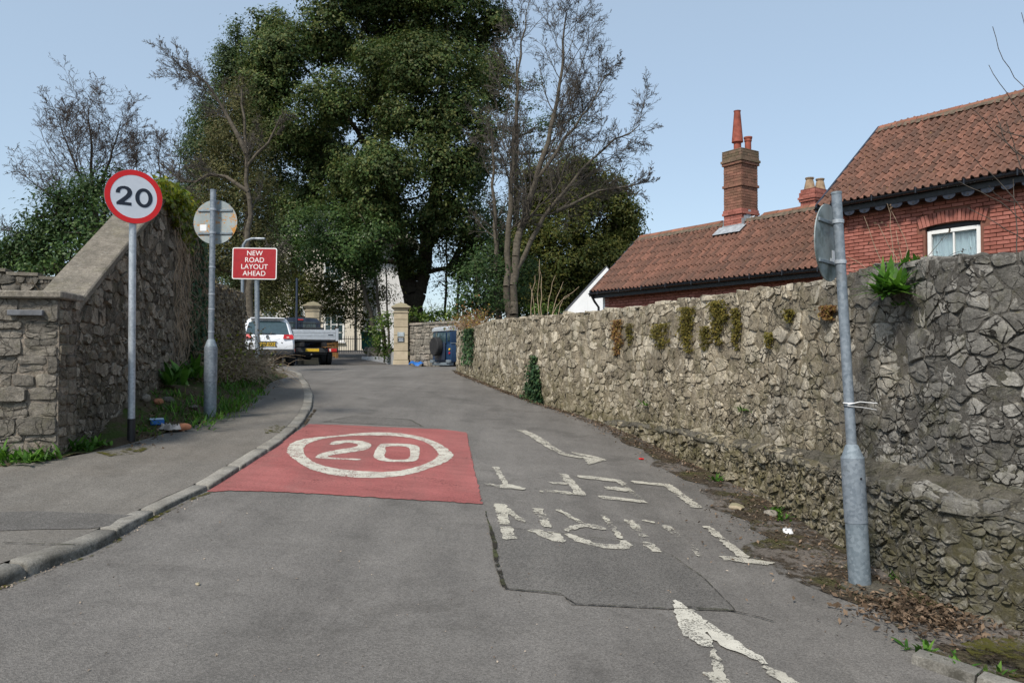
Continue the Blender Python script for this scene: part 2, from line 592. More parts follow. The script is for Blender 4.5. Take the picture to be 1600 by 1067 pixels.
def m_stone(name, cols, vary=.3, dark=None, darkrange=None, moss=0.0, lichen=.25, low_moss=None, bumpd=.02, mort=False, crack=.5, streak=.3):
    """rubble stone: tone by piece, blotches, lichen, moss; `darkrange` = y range over which the wall turns to grey limestone"""
    n = NT(name)
    r = n.rnd()
    if mort: base = n.ramp(n.noise(5, 6, .7), [(.3, cols[0]), (.55, cols[1]), (.75, cols[2])])
    else: base = n.ramp(r, [(0.0, cols[0]), (.5, cols[1]), (1.0, cols[2])])
    if dark is not None:
        y = n.xyz(1)
        f = n.map(n.math('ADD', y, n.map(n.noise(.9, 3), .3, .7, -1.2, 1.2)), darkrange[0], darkrange[1], 1.0, 0.0)
        base = n.mix(f, base, n.ramp(r, [(0.0, dark[0]), (.6, dark[1]), (1.0, dark[2])]))
    base = n.hsv(base, val=n.map(n.noise(3.2, 6, .7), .28, .72, 1 - vary, 1 + vary))
    base = n.hsv(base, val=n.map(n.noise(22, 6, .75), .28, .72, .62, 1.4))
    # weather streaks down the face
    sv = n.pos((2.4, 2.4, .28))
    stv = n.ramp(n.noise(2.2, 5, .65, vec=sv), [(.47, 0.0), (.64, 1.0)])
    base = n.mix(n.math('MULTIPLY', stv, streak), base, (.06, .055, .046))
    pale = n.ramp(n.noise(14, 6, .8), [(.58, 0.0), (.65, 1.0)])
    base = n.mix(n.math('MULTIPLY', pale, lichen), base, (.42, .40, .35))
    yel = n.ramp(n.noise(6.5, 5, .7), [(.62, 0.0), (.72, 1.0)])
    base = n.mix(n.math('MULTIPLY', yel, lichen * .8), base, (.24, .19, .075))
    if moss:
        ms = n.ramp(n.noise(3.4, 6, .75), [(.5, 0.0), (.64, 1.0)])
        base = n.mix(n.math('MULTIPLY', ms, moss), base, (.09, .088, .028))
    if low_moss is not None:
        z = n.math('SUBTRACT', n.xyz(2), n.math('MULTIPLY', n.math('SUBTRACT', n.xyz(1), 4.0), .062))
        f = n.map(n.math('ADD', z, n.map(n.noise(3.5, 5, .7), .3, .7, -.35, .35)), low_moss[0], low_moss[1], 1.0, 0.0)
        f = n.math('MULTIPLY', f, n.map(n.noise(9, 5, .7), .35, .6, .1, .75))
        base = n.mix(f, base, (.105, .092, .035))
    # hairline joints and chips
    dv = n.node('ShaderNodeVectorMath', operation='ADD')
    nz = n.node('ShaderNodeTexNoise'); n.lk(n.pos(), nz.inputs['Vector']); nz.inputs['Scale'].default_value = 5; nz.inputs['Detail'].default_value = 4
    sc = n.node('ShaderNodeVectorMath', operation='SCALE'); n.lk(nz.outputs['Color'], sc.inputs[0]); sc.inputs['Scale'].default_value = .22
    n.lk(n.pos(), dv.inputs[0]); n.lk(sc.outputs[0], dv.inputs[1])
    ed = n.voro(6.5, 'DISTANCE_TO_EDGE', dv.outputs[0])
    ck = n.math('MULTIPLY', n.ramp(ed, [(.0, 1.0), (.012, 1.0), (.04, 0.0)]), n.ramp(n.noise(2.6, 4, .6), [(.43, 0.0), (.53, 1.0)]))
    base = n.mix(n.math('MULTIPLY', ck, crack), base, (.016, .014, .011))
    fine = n.noise(75, 5, .8)
    base = n.hsv(base, val=n.map(fine, .3, .7, .62, 1.38))
    h = n.math('ADD', n.math('MULTIPLY', n.noise(16, 8, .78), 1.3), n.math('MULTIPLY', fine, .4))
    h = n.math('SUBTRACT', h, n.math('MULTIPLY', ck, crack))
    return n.done(base, n.map(n.noise(12, 3), .3, .7, .8, .98), n.bump(h, 1.0, bumpd), spec=.2)

MAT['wall_stone'] = m_stone('rubble_stone', [(0.215, 0.180, 0.128), (0.375, 0.323, 0.238), (0.540, 0.480, 0.375)], .3,
    dark=[(0.120, 0.113, 0.100), (0.210, 0.199, 0.179), (0.324, 0.307, 0.276)], darkrange=(6.6, 8.6), moss=.3, lichen=.45, low_moss=(.15, .75), crack=.92)
MAT['wall_mortar'] = m_stone('rubble_mortar', [(0.210, 0.174, 0.123), (0.327, 0.277, 0.200), (0.450, 0.393, 0.295)], .3,
    dark=[(0.111, 0.103, 0.091), (0.176, 0.165, 0.147), (0.247, 0.234, 0.208)], darkrange=(6.6, 8.6), moss=.5, lichen=.3, low_moss=(.2, .9), bumpd=.035, mort=True)
MAT['ledge'] = m_stone('ledge_mortar', [(.10, .09, .07), (.16, .145, .115), (.22, .20, .165)], .3, moss=.35, lichen=.25, bumpd=.04, mort=True)
MAT['left_stone'] = m_stone('brown_rubble_stone', [(.095, .078, .06), (.20, .168, .128), (.34, .29, .228)], .35, moss=.22, lichen=.18)
MAT['left_mortar'] = m_stone('brown_rubble_mortar', [(.10, .083, .064), (.14, .118, .09), (.18, .152, .118)], .3, moss=.3, lichen=.15, bumpd=.035, mort=True)
MAT['pier_stone'] = m_stone('pier_stone', [(.13, .118, .10), (.195, .175, .148), (.27, .24, .20)], .3, moss=.25, lichen=.25)
MAT['pier_mortar'] = m_stone('pier_mortar', [(.2, .17, .135), (.26, .22, .18), (.3, .26, .215)], .25, moss=.2, lichen=.15, mort=True)
MAT['coping'] = m_stone('coping_stone', [(.17, .15, .12), (.22, .195, .16), (.27, .24, .20)], .3, moss=.2, lichen=.3, bumpd=.012, crack=.15)
MAT['gate_stone'] = m_stone('gate_wall_stone', [(.16, .145, .12), (.24, .22, .185), (.33, .29, .24)], .25, lichen=.15)
MAT['gate_mortar'] = m_stone('gate_wall_mortar', [(.13, .12, .1), (.17, .155, .13), (.2, .185, .155)], .2, lichen=.1, mort=True)

def m_ashlar():
    n = NT('golden_ashlar')
    c = n.ramp(n.rnd(), [(0, (.40, .33, .23)), (.5, (.46, .385, .27)), (1, (.51, .43, .31))])
    c = n.hsv(c, val=n.map(n.noise(4, 5, .65), .3, .7, .85, 1.12))
    top = n.map(n.nrmz(), .2, .8, 0.0, 1.0)
    c = n.mix(n.math('MULTIPLY', top, .8), c, (.16, .15, .09))
    return n.done(c, .85, n.bump(n.noise(40, 5), .3, .01), spec=.2)
MAT['ashlar'] = m_ashlar()

def m_brick(name, cols, mossy=0.0):
    n = NT(name)
    c = n.ramp(n.rnd(), [(0, cols[0]), (.5, cols[1]), (1, cols[2])])
    c = n.hsv(c, val=n.map(n.noise(5, 5, .7), .3, .7, .8, 1.18))
    c = n.hsv(c, val=n.map(n.noise(60, 4, .7), .3, .7, .84, 1.15))
    st = n.ramp(n.noise(1.8, 5, .7), [(.55, 0.0), (.72, 1.0)])
    c = n.mix(n.math('MULTIPLY', st, .35), c, (.10, .055, .042))
    if mossy:
        mm = n.ramp(n.noise(4, 6, .75), [(.42, 0.0), (.58, 1.0)])
        c = n.mix(n.math('MULTIPLY', mm, mossy), c, (.10, .088, .05))
    return n.done(c, .85, n.bump(n.noise(50, 5, .7), .5, .008), spec=.2)
MAT['brick'] = m_brick('red_brick', [(.265, .094, .070), (.325, .120, .092), (.375, .150, .118)])
MAT['brick_old'] = m_brick('sooty_brick', [(.17, .085, .06), (.23, .11, .078), (.28, .135, .095)], .25)
MAT['brick_cap'] = m_brick('mossy_brick', [(.14, .10, .07), (.18, .12, .085), (.22, .14, .1)], .6)
MAT['brick_mortar'] = plain('brick_mortar', (.19, .088, .064), .95, spec=.1)
MAT['terracotta'] = plain('terracotta', (.27, .08, .055), .8, spec=.2, vamt=.3)
MAT['buff_pot'] = plain('buff_pot', (.27, .19, .12), .85, spec=.2, vamt=.35)
MAT['lead'] = plain('lead_flashing', (.30, .32, .34), .55, spec=.4, vamt=.3)

def m_tile(name):
    n = NT(name)
    c = n.ramp(n.rnd(), [(0, (.115, .063, .047)), (.35, (.148, .076, .054)), (.7, (.172, .086, .061)), (1, (.215, .104, .073))])
    # darker weathered areas with shapes of their own
    w = n.ramp(n.noise(.75, 5, .65), [(.46, 0.0), (.66, 1.0)])
    c = n.mix(n.math('MULTIPLY', w, .6), c, (.085, .055, .042))
    c = n.hsv(c, val=n.map(n.noise(9, 6, .7), .3, .7, .72, 1.28))
    l = n.ramp(n.noise(7.5, 5, .7), [(.645, 0.0), (.7, 1.0)])
    c = n.mix(n.math('MULTIPLY', l, .55), c, (.26, .16, .045))
    dk = n.ramp(n.noise(19, 5, .75), [(.56, 0.0), (.68, 1.0)])
    c = n.mix(n.math('MULTIPLY', dk, .5), c, (.05, .04, .03))
    return n.done(c, .82, n.bump(n.noise(45, 5, .7), .35, .008), spec=.25)
MAT['tile'] = m_tile('clay_tile')
MAT['ridge'] = m_brick('ridge_clay', [(.20, .085, .055), (.26, .105, .068), (.31, .13, .085)], .35)
MAT['ridge_mortar'] = plain('ridge_mortar', (.12, .095, .07), .95, vamt=.4, spec=.1)

def m_galv(name, c1, c2, rough=.5):
    n = NT(name)
    sp = n.xyz(0, n.voro(42, out='Color'))
    c = n.mix(n.ramp(n.math('ADD', n.math('MULTIPLY', sp, .35), n.math('MULTIPLY', n.noise(7, 6, .7), .65)), [(.3, 0.0), (.7, 1.0)]), c1, c2)
    d = n.ramp(n.noise(5, 6, .75), [(.58, 0.0), (.74, 1.0)])
    c = n.mix(n.math('MULTIPLY', d, .4), c, (.13, .13, .115))
    return n.done(c, n.map(n.noise(9, 4), .3, .7, rough - .1, rough + .14), n.bump(n.noise(70, 3), .1, .003), metal=.25, spec=.4)
MAT['galv'] = m_galv('galvanised_steel', (.15, .18, .21), (.255, .29, .325))
MAT['galv_new'] = m_galv('new_galvanised_steel', (.30, .335, .37), (.44, .475, .51), .42)
MAT['galv_base'] = m_galv('dull_galvanised_steel', (.14, .175, .20), (.235, .275, .305), .6)
MAT['black'] = plain('black_paint', (.018, .018, .02), .5)
MAT['black_gloss'] = plain('black_gutter_plastic', (.014, .015, .02), .28, spec=.5)
MAT['bluegrey'] = plain('blue_grey_paint', (.022, .027, .042), .5)
MAT['sign_white'] = plain('sign_white', (.60, .64, .70), .45, vamt=.05)
MAT['sign_red'] = plain('sign_red', (.62, .012, .014), .4, vamt=.06)
MAT['sign_maroon'] = plain('temporary_sign_red', (.34, .013, .018), .42, vamt=.12)
MAT['sign_text'] = plain('sign_lettering_white', (.80, .79, .77), .5, vamt=.05)
MAT['sign_black'] = plain('sign_navy_black', (.012, .016, .030), .4, vamt=.05)

def m_signback(name, rust):
    n = NT(name)
    c = n.hsv((.285, .325, .325), val=n.map(n.noise(5, 5, .65), .3, .7, .82, 1.15))
    if rust:
        w = n.math('ADD', n.math('MULTIPLY', n.noise(9, 6, .8), .55), n.math('MULTIPLY', n.noise(38, 4, .8), .45))
        px = n.map(n.xyz(0), -3.82, -3.62, 0.0, .1)
        f = n.ramp(n.math('ADD', w, px), [(.535, 0.0), (.575, 1.0)])
        c = n.mix(f, c, (.45, .20, .03))
    else:
        c = n.mix(n.ramp(n.noise(4, 5, .7), [(.45, 0.0), (.65, 1.0)]), c, (.10, .125, .115))
    return n.done(c, .55, None, spec=.3)
MAT['signback'] = m_signback('sign_back_grey', True)
MAT['signback_dark'] = m_signback('sign_back_mossy_grey', False)
MAT['sticker'] = plain('white_sticker', (.72, .73, .74), .5, vamt=.05)
MAT['white_paint'] = plain('white_joinery', (.75, .75, .73), .5, vamt=.06)
MAT['slate_tablet'] = plain('slate_tablet', (.12, .125, .135), .7, vamt=.4)

def m_glass(name, tint, rough=.04):
    n = NT(name)
    n.b.inputs['Transmission Weight'].default_value = .93
    n.b.inputs['IOR'].default_value = 1.3
    return n.done(tint, rough, None, spec=.6)
MAT['pane'] = m_glass('window_glass', (.82, .9, .93))
MAT['car_glass'] = plain('tinted_car_glass', (.035, .062, .072), .06, spec=.9, vamt=.2)

def m_curtain():
    n = NT('net_curtain')
    c = n.mix(n.noise(6, 4), (.58, .70, .73), (.78, .85, .86))
    return n.done(c, .9, None, spec=.1)
MAT['curtain'] = m_curtain()
MAT['room'] = plain('room_interior', (.10, .10, .10), .9)

def m_render(name, col):
    n = NT(name)
    c = n.hsv(col, val=n.map(n.noise(1.5, 5, .7), .3, .7, .9, 1.06))
    st = n.ramp(n.noise(2.0, 5, .7, vec=n.pos((3, 3, .3))), [(.55, 0.0), (.75, 1.0)])
    c = n.mix(n.math('MULTIPLY', st, .3), c, (.25, .24, .21))
    return n.done(c, .9, n.bump(n.noise(30, 5), .3, .01), spec=.15)
MAT['render_white'] = m_render('white_render', (.80, .80, .79))
MAT['render_cream'] = m_render('cream_render', (.66, .61, .52))
MAT['render_pale'] = m_render('pale_render', (.68, .68, .68))
MAT['slate'] = plain('slate_roof', (.10, .105, .12), .7, vamt=.3)
MAT['wood'] = plain('brown_timber', (.25, .13, .045), .75, vamt=.35)
MAT['green_bin'] = plain('green_plastic', (.008, .105, .085), .45)
MAT['blue_plastic'] = plain('blue_plastic', (.02, .13, .42), .5)
MAT['pale_plastic'] = plain('pale_blue_plastic', (.42, .55, .68), .5)
MAT['cloth'] = plain('dirty_cloth', (.42, .38, .34), .95, vamt=.3, bump=.6, bscale=40)
MAT['brick_bit'] = plain('broken_brick', (.36, .15, .08), .9, vamt=.35, bump=.6)
MAT['plank_grey'] = plain('weathered_boards', (.42, .43, .44), .8, vamt=.2)

MAT['car_white'] = plain('white_car_paint', (.74, .76, .79), .22, spec=.6, vamt=.03)
MAT['car_blue'] = plain('blue_car_paint', (.012, .036, .085), .4, spec=.5, vamt=.06)
MAT['car_navy'] = plain('dark_blue_car_paint', (.022, .032, .055), .35, spec=.5, vamt=.1)
MAT['car_plastic'] = plain('grey_bumper_plastic', (.035, .037, .04), .6, vamt=.15)
MAT['tyre'] = plain('tyre_rubber', (.02, .02, .021), .85, vamt=.3)
MAT['rim'] = plain('alloy_rim', (.35, .36, .37), .4, metal=.6)
MAT['alu'] = plain('aluminium_dropside', (.50, .53, .56), .42, metal=.35, vamt=.12)
MAT['tail_red'] = plain('tail_lamp_red', (.48, .012, .012), .2, spec=.7, vamt=.1)
MAT['tail_clear'] = plain('tail_lamp_clear', (.75, .70, .62), .2, spec=.7)
MAT['plate_yellow'] = plain('number_plate_yellow', (.68, .44, .03), .45, vamt=.05)
MAT['plate_white'] = plain('grey_plaque', (.30, .35, .36), .5)
MAT['plaque_dark'] = plain('dark_plaque', (.05, .06, .07), .4)

def m_leaf(name, cols, trans=.25, rough=.5, big=.5):
    n = NT(name)
    r = n.node('ShaderNodeNewGeometry').outputs['Random Per Island']
    c = n.ramp(r, [(0, cols[0]), (.5, cols[1]), (1, cols[2])])
    c = n.hsv(c, val=n.map(n.noise(big, 3, .6), .3, .7, .72, 1.3))
    c = n.hsv(c, val=n.map(n.noise(big * 3.6, 2, .5), .3, .7, .7, 1.32))
    n.put(n.b.inputs['Base Color'], c)
    n.b.inputs['Roughness'].default_value = rough
    n.b.inputs['Specular IOR Level'].default_value = .14
    t = n.node('ShaderNodeBsdfTranslucent')
    n.lk(n.hsv(c, sat=1.1, val=1.3), t.inputs[0])
    mx = n.node('ShaderNodeMixShader')
    mx.inputs[0].default_value = trans
    n.lk(n.b.outputs[0], mx.inputs[1]); n.lk(t.outputs[0], mx.inputs[2])
    n.lk(mx.outputs[0], n.t.nodes['Material Output'].inputs[0])
    return n.m
MAT['oak_leaf'] = m_leaf('holm_oak_leaf', [(.038, .068, .021), (.056, .086, .026), (.120, .124, .040)], .24, .5, .35)
MAT['dark_leaf'] = m_leaf('dark_evergreen_leaf', [(.024, .052, .018), (.038, .070, .022), (.062, .092, .028)], .28)
MAT['yew_leaf'] = m_leaf('yew_needle', [(.042, .060, .017), (.064, .080, .021), (.125, .116, .030)], .3)
MAT['cypress_leaf'] = m_leaf('cypress_needle', [(.034, .062, .026), (.050, .080, .030), (.080, .100, .036)], .28)
MAT['olive_leaf'] = m_leaf('olive_conifer_needle', [(.060, .064, .024), (.088, .086, .034), (.13, .115, .048)], .18)
MAT['laurel_leaf'] = m_leaf('laurel_leaf', [(.035, .075, .016), (.07, .12, .026), (.15, .20, .042)], .28, .35)
MAT['holly_leaf'] = m_leaf('holly_leaf', [(.026, .056, .018), (.048, .086, .025), (.09, .13, .04)], .2, .4)
MAT['ivy_leaf'] = m_leaf('ivy_leaf', [(.02, .05, .022), (.04, .085, .036), (.085, .125, .05)], .2, .4)
MAT['ivy_bright'] = m_leaf('bright_ivy_leaf', [(.055, .085, .012), (.13, .17, .02), (.26, .24, .04)], .3, .4)
MAT['weed'] = m_leaf('weed_leaf', [(.036, .095, .016), (.070, .16, .026), (.125, .24, .04)], .35, .45, 3)
MAT['grass'] = m_leaf('grass_blade', [(.06, .11, .02), (.11, .17, .03), (.20, .23, .06)], .3, .5, 2)
MAT['dry'] = m_leaf('dry_stalk', [(.10, .075, .045), (.19, .15, .09), (.30, .25, .16)], .15, .8, 2)
MAT['stonecrop'] = m_leaf('stonecrop', [(.07, .066, .014), (.125, .108, .022), (.175, .13, .032)], .2, .6, 3)
MAT['stonecrop_red'] = m_leaf('stonecrop_red', [(.13, .065, .03), (.2, .1, .04), (.22, .17, .04)], .2, .6, 3)
MAT['litter'] = m_leaf('dead_leaf', [(.050, .034, .022), (.115, .078, .050), (.22, .155, .105)], .1, .8, 3)
MAT['litter_pale'] = m_leaf('pale_litter', [(.12, .085, .06), (.26, .2, .15), (.42, .35, .28)], .1, .8, 3)
MAT['bark'] = plain('grey_bark', (.095, .082, .064), .95, vamt=.4, bump=.8, bscale=14, spec=.1)
MAT['bark_dark'] = plain('dark_bark', (.045, .038, .030), .95, vamt=.4, bump=.8, bscale=14, spec=.1)
MAT['twig'] = plain('bare_twig', (.088, .077, .066), .95, vamt=.35, spec=.1)
MAT['twig_far'] = plain('grey_bare_twig', (.085, .071, .064), .95, vamt=.3, spec=.1)
MAT['stem_pale'] = plain('pale_dry_stem', (.34, .26, .18), .9, vamt=.3, spec=.1)
# ---------------------------------------------------------------- the lie of the land
rng = random.Random(7)
nrng = np.random.default_rng(7)

def wall_left_x(y): return -4.45 - .145 * (np.asarray(y, float) - 7.7)

def upstand(y):
    return .045 + .035 * (1 - sstep(5.0, 6.4, y))

def foot_z(x, y):
    if type(x) is float and type(y) is float: return gsc(x, y) + .045 + .035 * (1 - _ss(5.0, 6.4, y))
    return g(x, y) + upstand(y)

def terrain_z(x, y):
    x = np.asarray(x, float); y = np.asarray(y, float)
    wx = np.where(y > 7.7, wall_left_x(y), -5.05)
    bank = 1.25 * sstep(.30, 1.6, wx - x) * sstep(7.2, 8.6, y) * (1 - sstep(17.5, 22, y))
    far = 2.2 * sstep(60, 500, y) * 0
    return g(x, y) - .06 + bank + far

def grid_axis(parts):
    o = []
    for a, b, s in parts:
        o += list(np.arange(a, b, s))
    o.append(parts[-1][1])
    return np.array(o)

gx = grid_axis([(-900, -100, 100), (-100, -30, 7), (-30, -12, 1.5), (-12, 7, .5), (7, 30, 1.5), (30, 100, 7), (100, 900, 100)])
gy = grid_axis([(-60, -12, 4), (-12, 34, .5), (34, 70, 1.5), (70, 150, 10), (150, 1500, 150)])
XX, YY = np.meshgrid(gx, gy)
ZZ = terrain_z(XX, YY)
nx_, ny_ = len(gx), len(gy)
ii = np.arange(nx_ * ny_).reshape(ny_, nx_)
quads = np.stack([ii[:-1, :-1], ii[:-1, 1:], ii[1:, 1:], ii[1:, :-1]], -1).reshape(-1, 4)
me = mesh_np('ground', np.stack([XX, YY, ZZ], -1).reshape(-1, 3), quads)
me.polygons.foreach_set('use_smooth', [True] * len(me.polygons))
tag(link('ground', me, MAT['earth']), kind='structure')

# ---------------------------------------------------------------- road and footway outlines
kerb_px = [(0, 917), (70, 889), (150, 861), (222, 817), (285, 783), (330, 765), (400, 718), (445, 690), (476, 660), (489, 634), (488, 612), (474, 592)]
kerb_line = [G(x, y).xy for x, y in kerb_px]
k0 = kerb_line[0]
kerb_line = [Vector((-7.0, .6)), Vector((-5.2, 1.25)), Vector((-4.05, 2.3)), Vector((-3.35, 3.4))] + kerb_line
kl = kerb_line[-1]
kerb_line += [Vector((kl.x - .75, 21.6)), Vector((kl.x - 1.9, 22.7)), Vector((kl.x - 3.6, 23.3)), Vector((-16, 23.6)), Vector((-30, 23.7))]

def smooth_line(pts, it=2):
    for _ in range(it):
        o = [pts[0]]
        for a, b in zip(pts[:-1], pts[1:]):
            o += [a.lerp(b, .25), a.lerp(b, .75)]
        o.append(pts[-1]); pts = o
    return pts

def resample(pts, step):
    pts = [Vector(p) for p in pts]
    cum = [0]
    for a, b in zip(pts[:-1], pts[1:]): cum.append(cum[-1] + (b - a).length)
    m = max(1, round(cum[-1] / step)); out = []
    k = 0
    for i in range(m + 1):
        s = cum[-1] * i / m
        while k < len(pts) - 2 and cum[k + 1] < s: k += 1
        t = (s - cum[k]) / max(1e-9, cum[k + 1] - cum[k])
        out.append(pts[k].lerp(pts[k + 1], min(1, t)))
    return out

def offset_line(pts, d):
    o = []
    for i, p in enumerate(pts):
        t = (pts[min(i + 1, len(pts) - 1)] - pts[max(i - 1, 0)]).normalized()
        o.append(p + Vector((-t.y, t.x)) * d)
    return o

kerb_s = resample(smooth_line(kerb_line), .3)
kerb_in = offset_line(kerb_s, .05)

base_px = [(1600, 985), (1500, 958), (1430, 925), (1385, 895), (1320, 857), (1250, 812), (1180, 770), (1100, 733), (1040, 703), (980, 675), (900, 647), (850, 633), (800, 615), (760, 599), (724, 585), (711, 578.5)]
base_line = [G(x, y).xy for x, y in base_px]
b0, b1 = base_line[0], base_line[1]
base_line = [b0 + (b0 - b1).normalized() * 6.0, b0 + (b0 - b1).normalized() * 2.0] + base_line
base_s = resample(smooth_line(base_line, 2), .25)

road_poly = [p for p in kerb_in] + [Vector((-30, 33.4)), Vector((4, 33.4)), Vector((4, 25.5))] + [p + Vector((.15, 0)) for p in reversed(base_s)] + [Vector((5.5, -6)), Vector((-7.2, -6))]
road = tag(sheet('road', [road_poly], MAT['road'], 0.0, .4), kind='structure')

# kerb stones
kerb = bpy.data.objects.new('kerb', None); COL.objects.link(kerb); tag(kerb, kind='structure')
kstones = resample(smooth_line(kerb_line), .02)
sec_n = len(kstones)
i0 = 0
kr = random.Random(3)
while i0 < sec_n - 12:
    ln = int(kr.choice([.62, .78, .9, .9, .92]) / .02)
    i1 = min(i0 + ln, sec_n - 1)
    mid = kstones[(i0 + i1) // 2]
    if mid.x < -20: break
    w = .15; dz = kr.uniform(.0, .008); lat = kr.uniform(-.008, .008)
    rings = []
    for q in range(7):
        k = i0 + (0, 1, None, None, None, i1 - i0 - 2, i1 - i0 - 1)[q] if q in (0, 1, 5, 6) else i0 + round((i1 - i0 - 1) * (q - 1) / 4)
        p = kstones[k]; t = (kstones[min(k + 3, sec_n - 1)] - kstones[max(k - 3, 0)]).normalized(); nv = Vector((-t.y, t.x))
        zt = float(foot_z(p.x, p.y)) + dz + (-.014 if q in (0, 6) else 0) + kr.uniform(-.002, .002); zb = float(g(p.x, p.y)) - .12
        def K(o, z): a = p + nv * (o + lat); return Vector((a.x, a.y, z))
        e = .008 if q in (0, 6) else 0
        rd = 1.0 if p.y < 5.6 else .45
        rings.append([K(-.008 + e, zb), K(-.002 + e, zt - .048 * rd), K(.008 * rd + e, zt - .022 * rd), K(.040 * rd, zt - .003 - e), K(w - .01, zt - e), K(w, zt - .01), K(w, zb)])
    bb = B().loft(rings)
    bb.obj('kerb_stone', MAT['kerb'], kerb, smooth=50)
    i0 = i1

# footway
edge_px = [(-120, 728), (0, 722), (60, 719), (130, 706), (190, 694), (250, 676), (330, 655), (382, 632), (412, 608), (424, 594)]
edge_line = [G(x, y, .06).xy for x, y in edge_px] 
edge_line += [Vector((edge_line[-1].x - .2, 19.5)), Vector((edge_line[-1].x - 1.2, 21.6)), Vector((-16, 22.2))]
fw = offset_line(kerb_s, .136)
fw = [p for p in fw if p.x > -15.5]
foot_poly = fw + list(reversed(resample(smooth_line(edge_line), .3))) + [Vector((-9, 7.4)), Vector((-9, 1.4))]
footway = tag(sheet('footway', [foot_poly], MAT['foot'], -.006, .3, zfun=foot_z), kind='structure')

# planted verge between the footway and the left wall
edge_s = resample(smooth_line(edge_line), .25)
EDGE = np.array([[p.x, p.y] for p in edge_s])
def verge_z(x, y):
    d = np.min(np.hypot(np.atleast_1d(x)[:, None] - EDGE[None, :, 0], np.atleast_1d(y)[:, None] - EDGE[None, :, 1]), axis=1)
    return foot_z(x, y) + .30 * np.minimum(d, 1.0) * sstep(8.5, 10, y) - .012 + .03 * np.sin(np.atleast_1d(x) * 9) * np.sin(np.atleast_1d(y) * 7)
vpoly = [p for p in edge_s if 6.8 < p.y < 21] 
vback = [Vector((float(wall_left_x(p.y)) - .25, p.y)) for p in vpoly]
vpoly = vpoly + list(reversed(vback))
tag(sheet('verge', [vpoly], MAT['earth'], 0, .2, zfun=verge_z), kind='structure')

# brownish gutter strip and dirt along the right wall
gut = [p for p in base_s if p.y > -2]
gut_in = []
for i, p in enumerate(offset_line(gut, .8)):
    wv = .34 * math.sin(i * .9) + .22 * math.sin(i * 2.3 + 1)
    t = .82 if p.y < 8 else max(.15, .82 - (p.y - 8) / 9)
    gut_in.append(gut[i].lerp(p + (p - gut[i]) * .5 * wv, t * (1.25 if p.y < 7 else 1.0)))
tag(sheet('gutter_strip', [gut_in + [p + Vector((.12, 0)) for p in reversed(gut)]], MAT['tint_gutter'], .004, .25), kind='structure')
gut_d = [gut[i].lerp(gut_in[i], 1.12) for i in range(len(gut))]
tag(sheet('gutter_dirt', [gut_d + [p + Vector((.12, 0)) for p in reversed(gut)]], MAT['dirt'], .009, .2), kind='structure')

# driveway through the gate, rising behind the pillars
dv = [G(528, 572.6).xy, G(612, 572.6).xy]
drive_poly = [Vector((-9.3, 33.3)), Vector((-5.3, 33.3)), Vector((-6.0, 37)), Vector((-7.9, 46)), Vector((-9.4, 52)), Vector((-16, 52)), Vector((-12, 42)), Vector((-9.6, 36))]
tag(sheet('driveway', [drive_poly], MAT['drive'], .006, .6), kind='structure')

def strip(pts, w, name, mat, off, parent=None, zfun=None, r=None, jit=0.0):
    pts = resample([Vector(p[:2]) for p in pts], .12)
    if r and jit: pts = [p + Vector((r.uniform(-jit, jit), r.uniform(-jit, jit))) for p in pts]
    L = offset_line(pts, w / 2); R = offset_line(pts, -w / 2)
    if r: L = [a.lerp(b, r.uniform(0, .45)) for a, b in zip(L, R)]
    return sheet(name, [L + list(reversed(R))], mat, off, 1.0, parent, zfun)

# tarmac patches and open joints in the road
cr = random.Random(12)
patch_px = [(767, 822), (800, 825), (900, 838), (1000, 850), (1050, 868), (1100, 905), (1150, 955), (1040, 952), (892, 945), (880, 930), (790, 921)]
sheet('dark_asphalt_area', [[G(x, y).xy for x, y in patch_px]], MAT['patch'], .004, .3, road)
for pts, w in (([(767, 822), (773, 850), (778, 885), (790, 921)], .042), ([(790, 921), (880, 929), (892, 945), (1040, 952), (1150, 956)], .012),
               ([(770, 822), (900, 838), (1000, 850)], .010), ([(1000, 850), (1050, 868), (1100, 905), (1150, 955)], .008)):
    strip([G(x, y) for x, y in pts], w, 'joint', MAT['crack'], .0125, road, None, cr, .006)
for pts in ([(505, 660), (555, 650), (640, 656), (662, 668)], [(1075, 950), (1150, 956), (1215, 975)], [(760, 800), (764, 822)]):
    strip([G(x, y) for x, y in pts], .014, 'joint', MAT['crack'], .0125, road, None, cr, .012)
sheet('dark_asphalt_area', [[G(x, y).xy for x, y in [(505, 659), (555, 650), (640, 655), (662, 667), (600, 664)]]], MAT['dark_patch'], .004, .4, road)
strip([G(x, y, .1) for x, y in [(-40, 842), (30, 843), (80, 845), (132, 846)]], .014, 'joint', MAT['crack'], .004, footway, foot_z, cr, .005)
sheet('dark_asphalt_area', [[G(x, y, .07).xy for x, y in [(-60, 798), (60, 794), (150, 797), (214, 800), (190, 815), (140, 824), (60, 826), (-60, 832)]]], MAT['dark_patch'], -.002, .2, footway, foot_z)  # darker band across the near footway
strip([G(x, y) for x, y in [(-5, 921), (72, 892), (150, 864), (222, 820), (285, 786), (330, 768)]], .05, 'kerb_moss', MAT['moss'], .006, road, None, cr, .01)
strip([G(x, y) for x, y in [(440, 700), (470, 672), (492, 640)]], .06, 'kerb_moss', MAT['dirt'], .006, road, None, cr, .01)
sheet('moss_patch', [[G(x, y, .06).xy for x, y in [(150, 704), (200, 694), (240, 694), (215, 706), (170, 710)]]], MAT['moss'], .001, .12, footway, foot_z)
sheet('moss_patch', [[G(x, y, .06).xy for x, y in [(412, 668), (430, 662), (446, 664), (436, 674), (415, 676)]]], MAT['moss'], .001, .12, footway, foot_z)

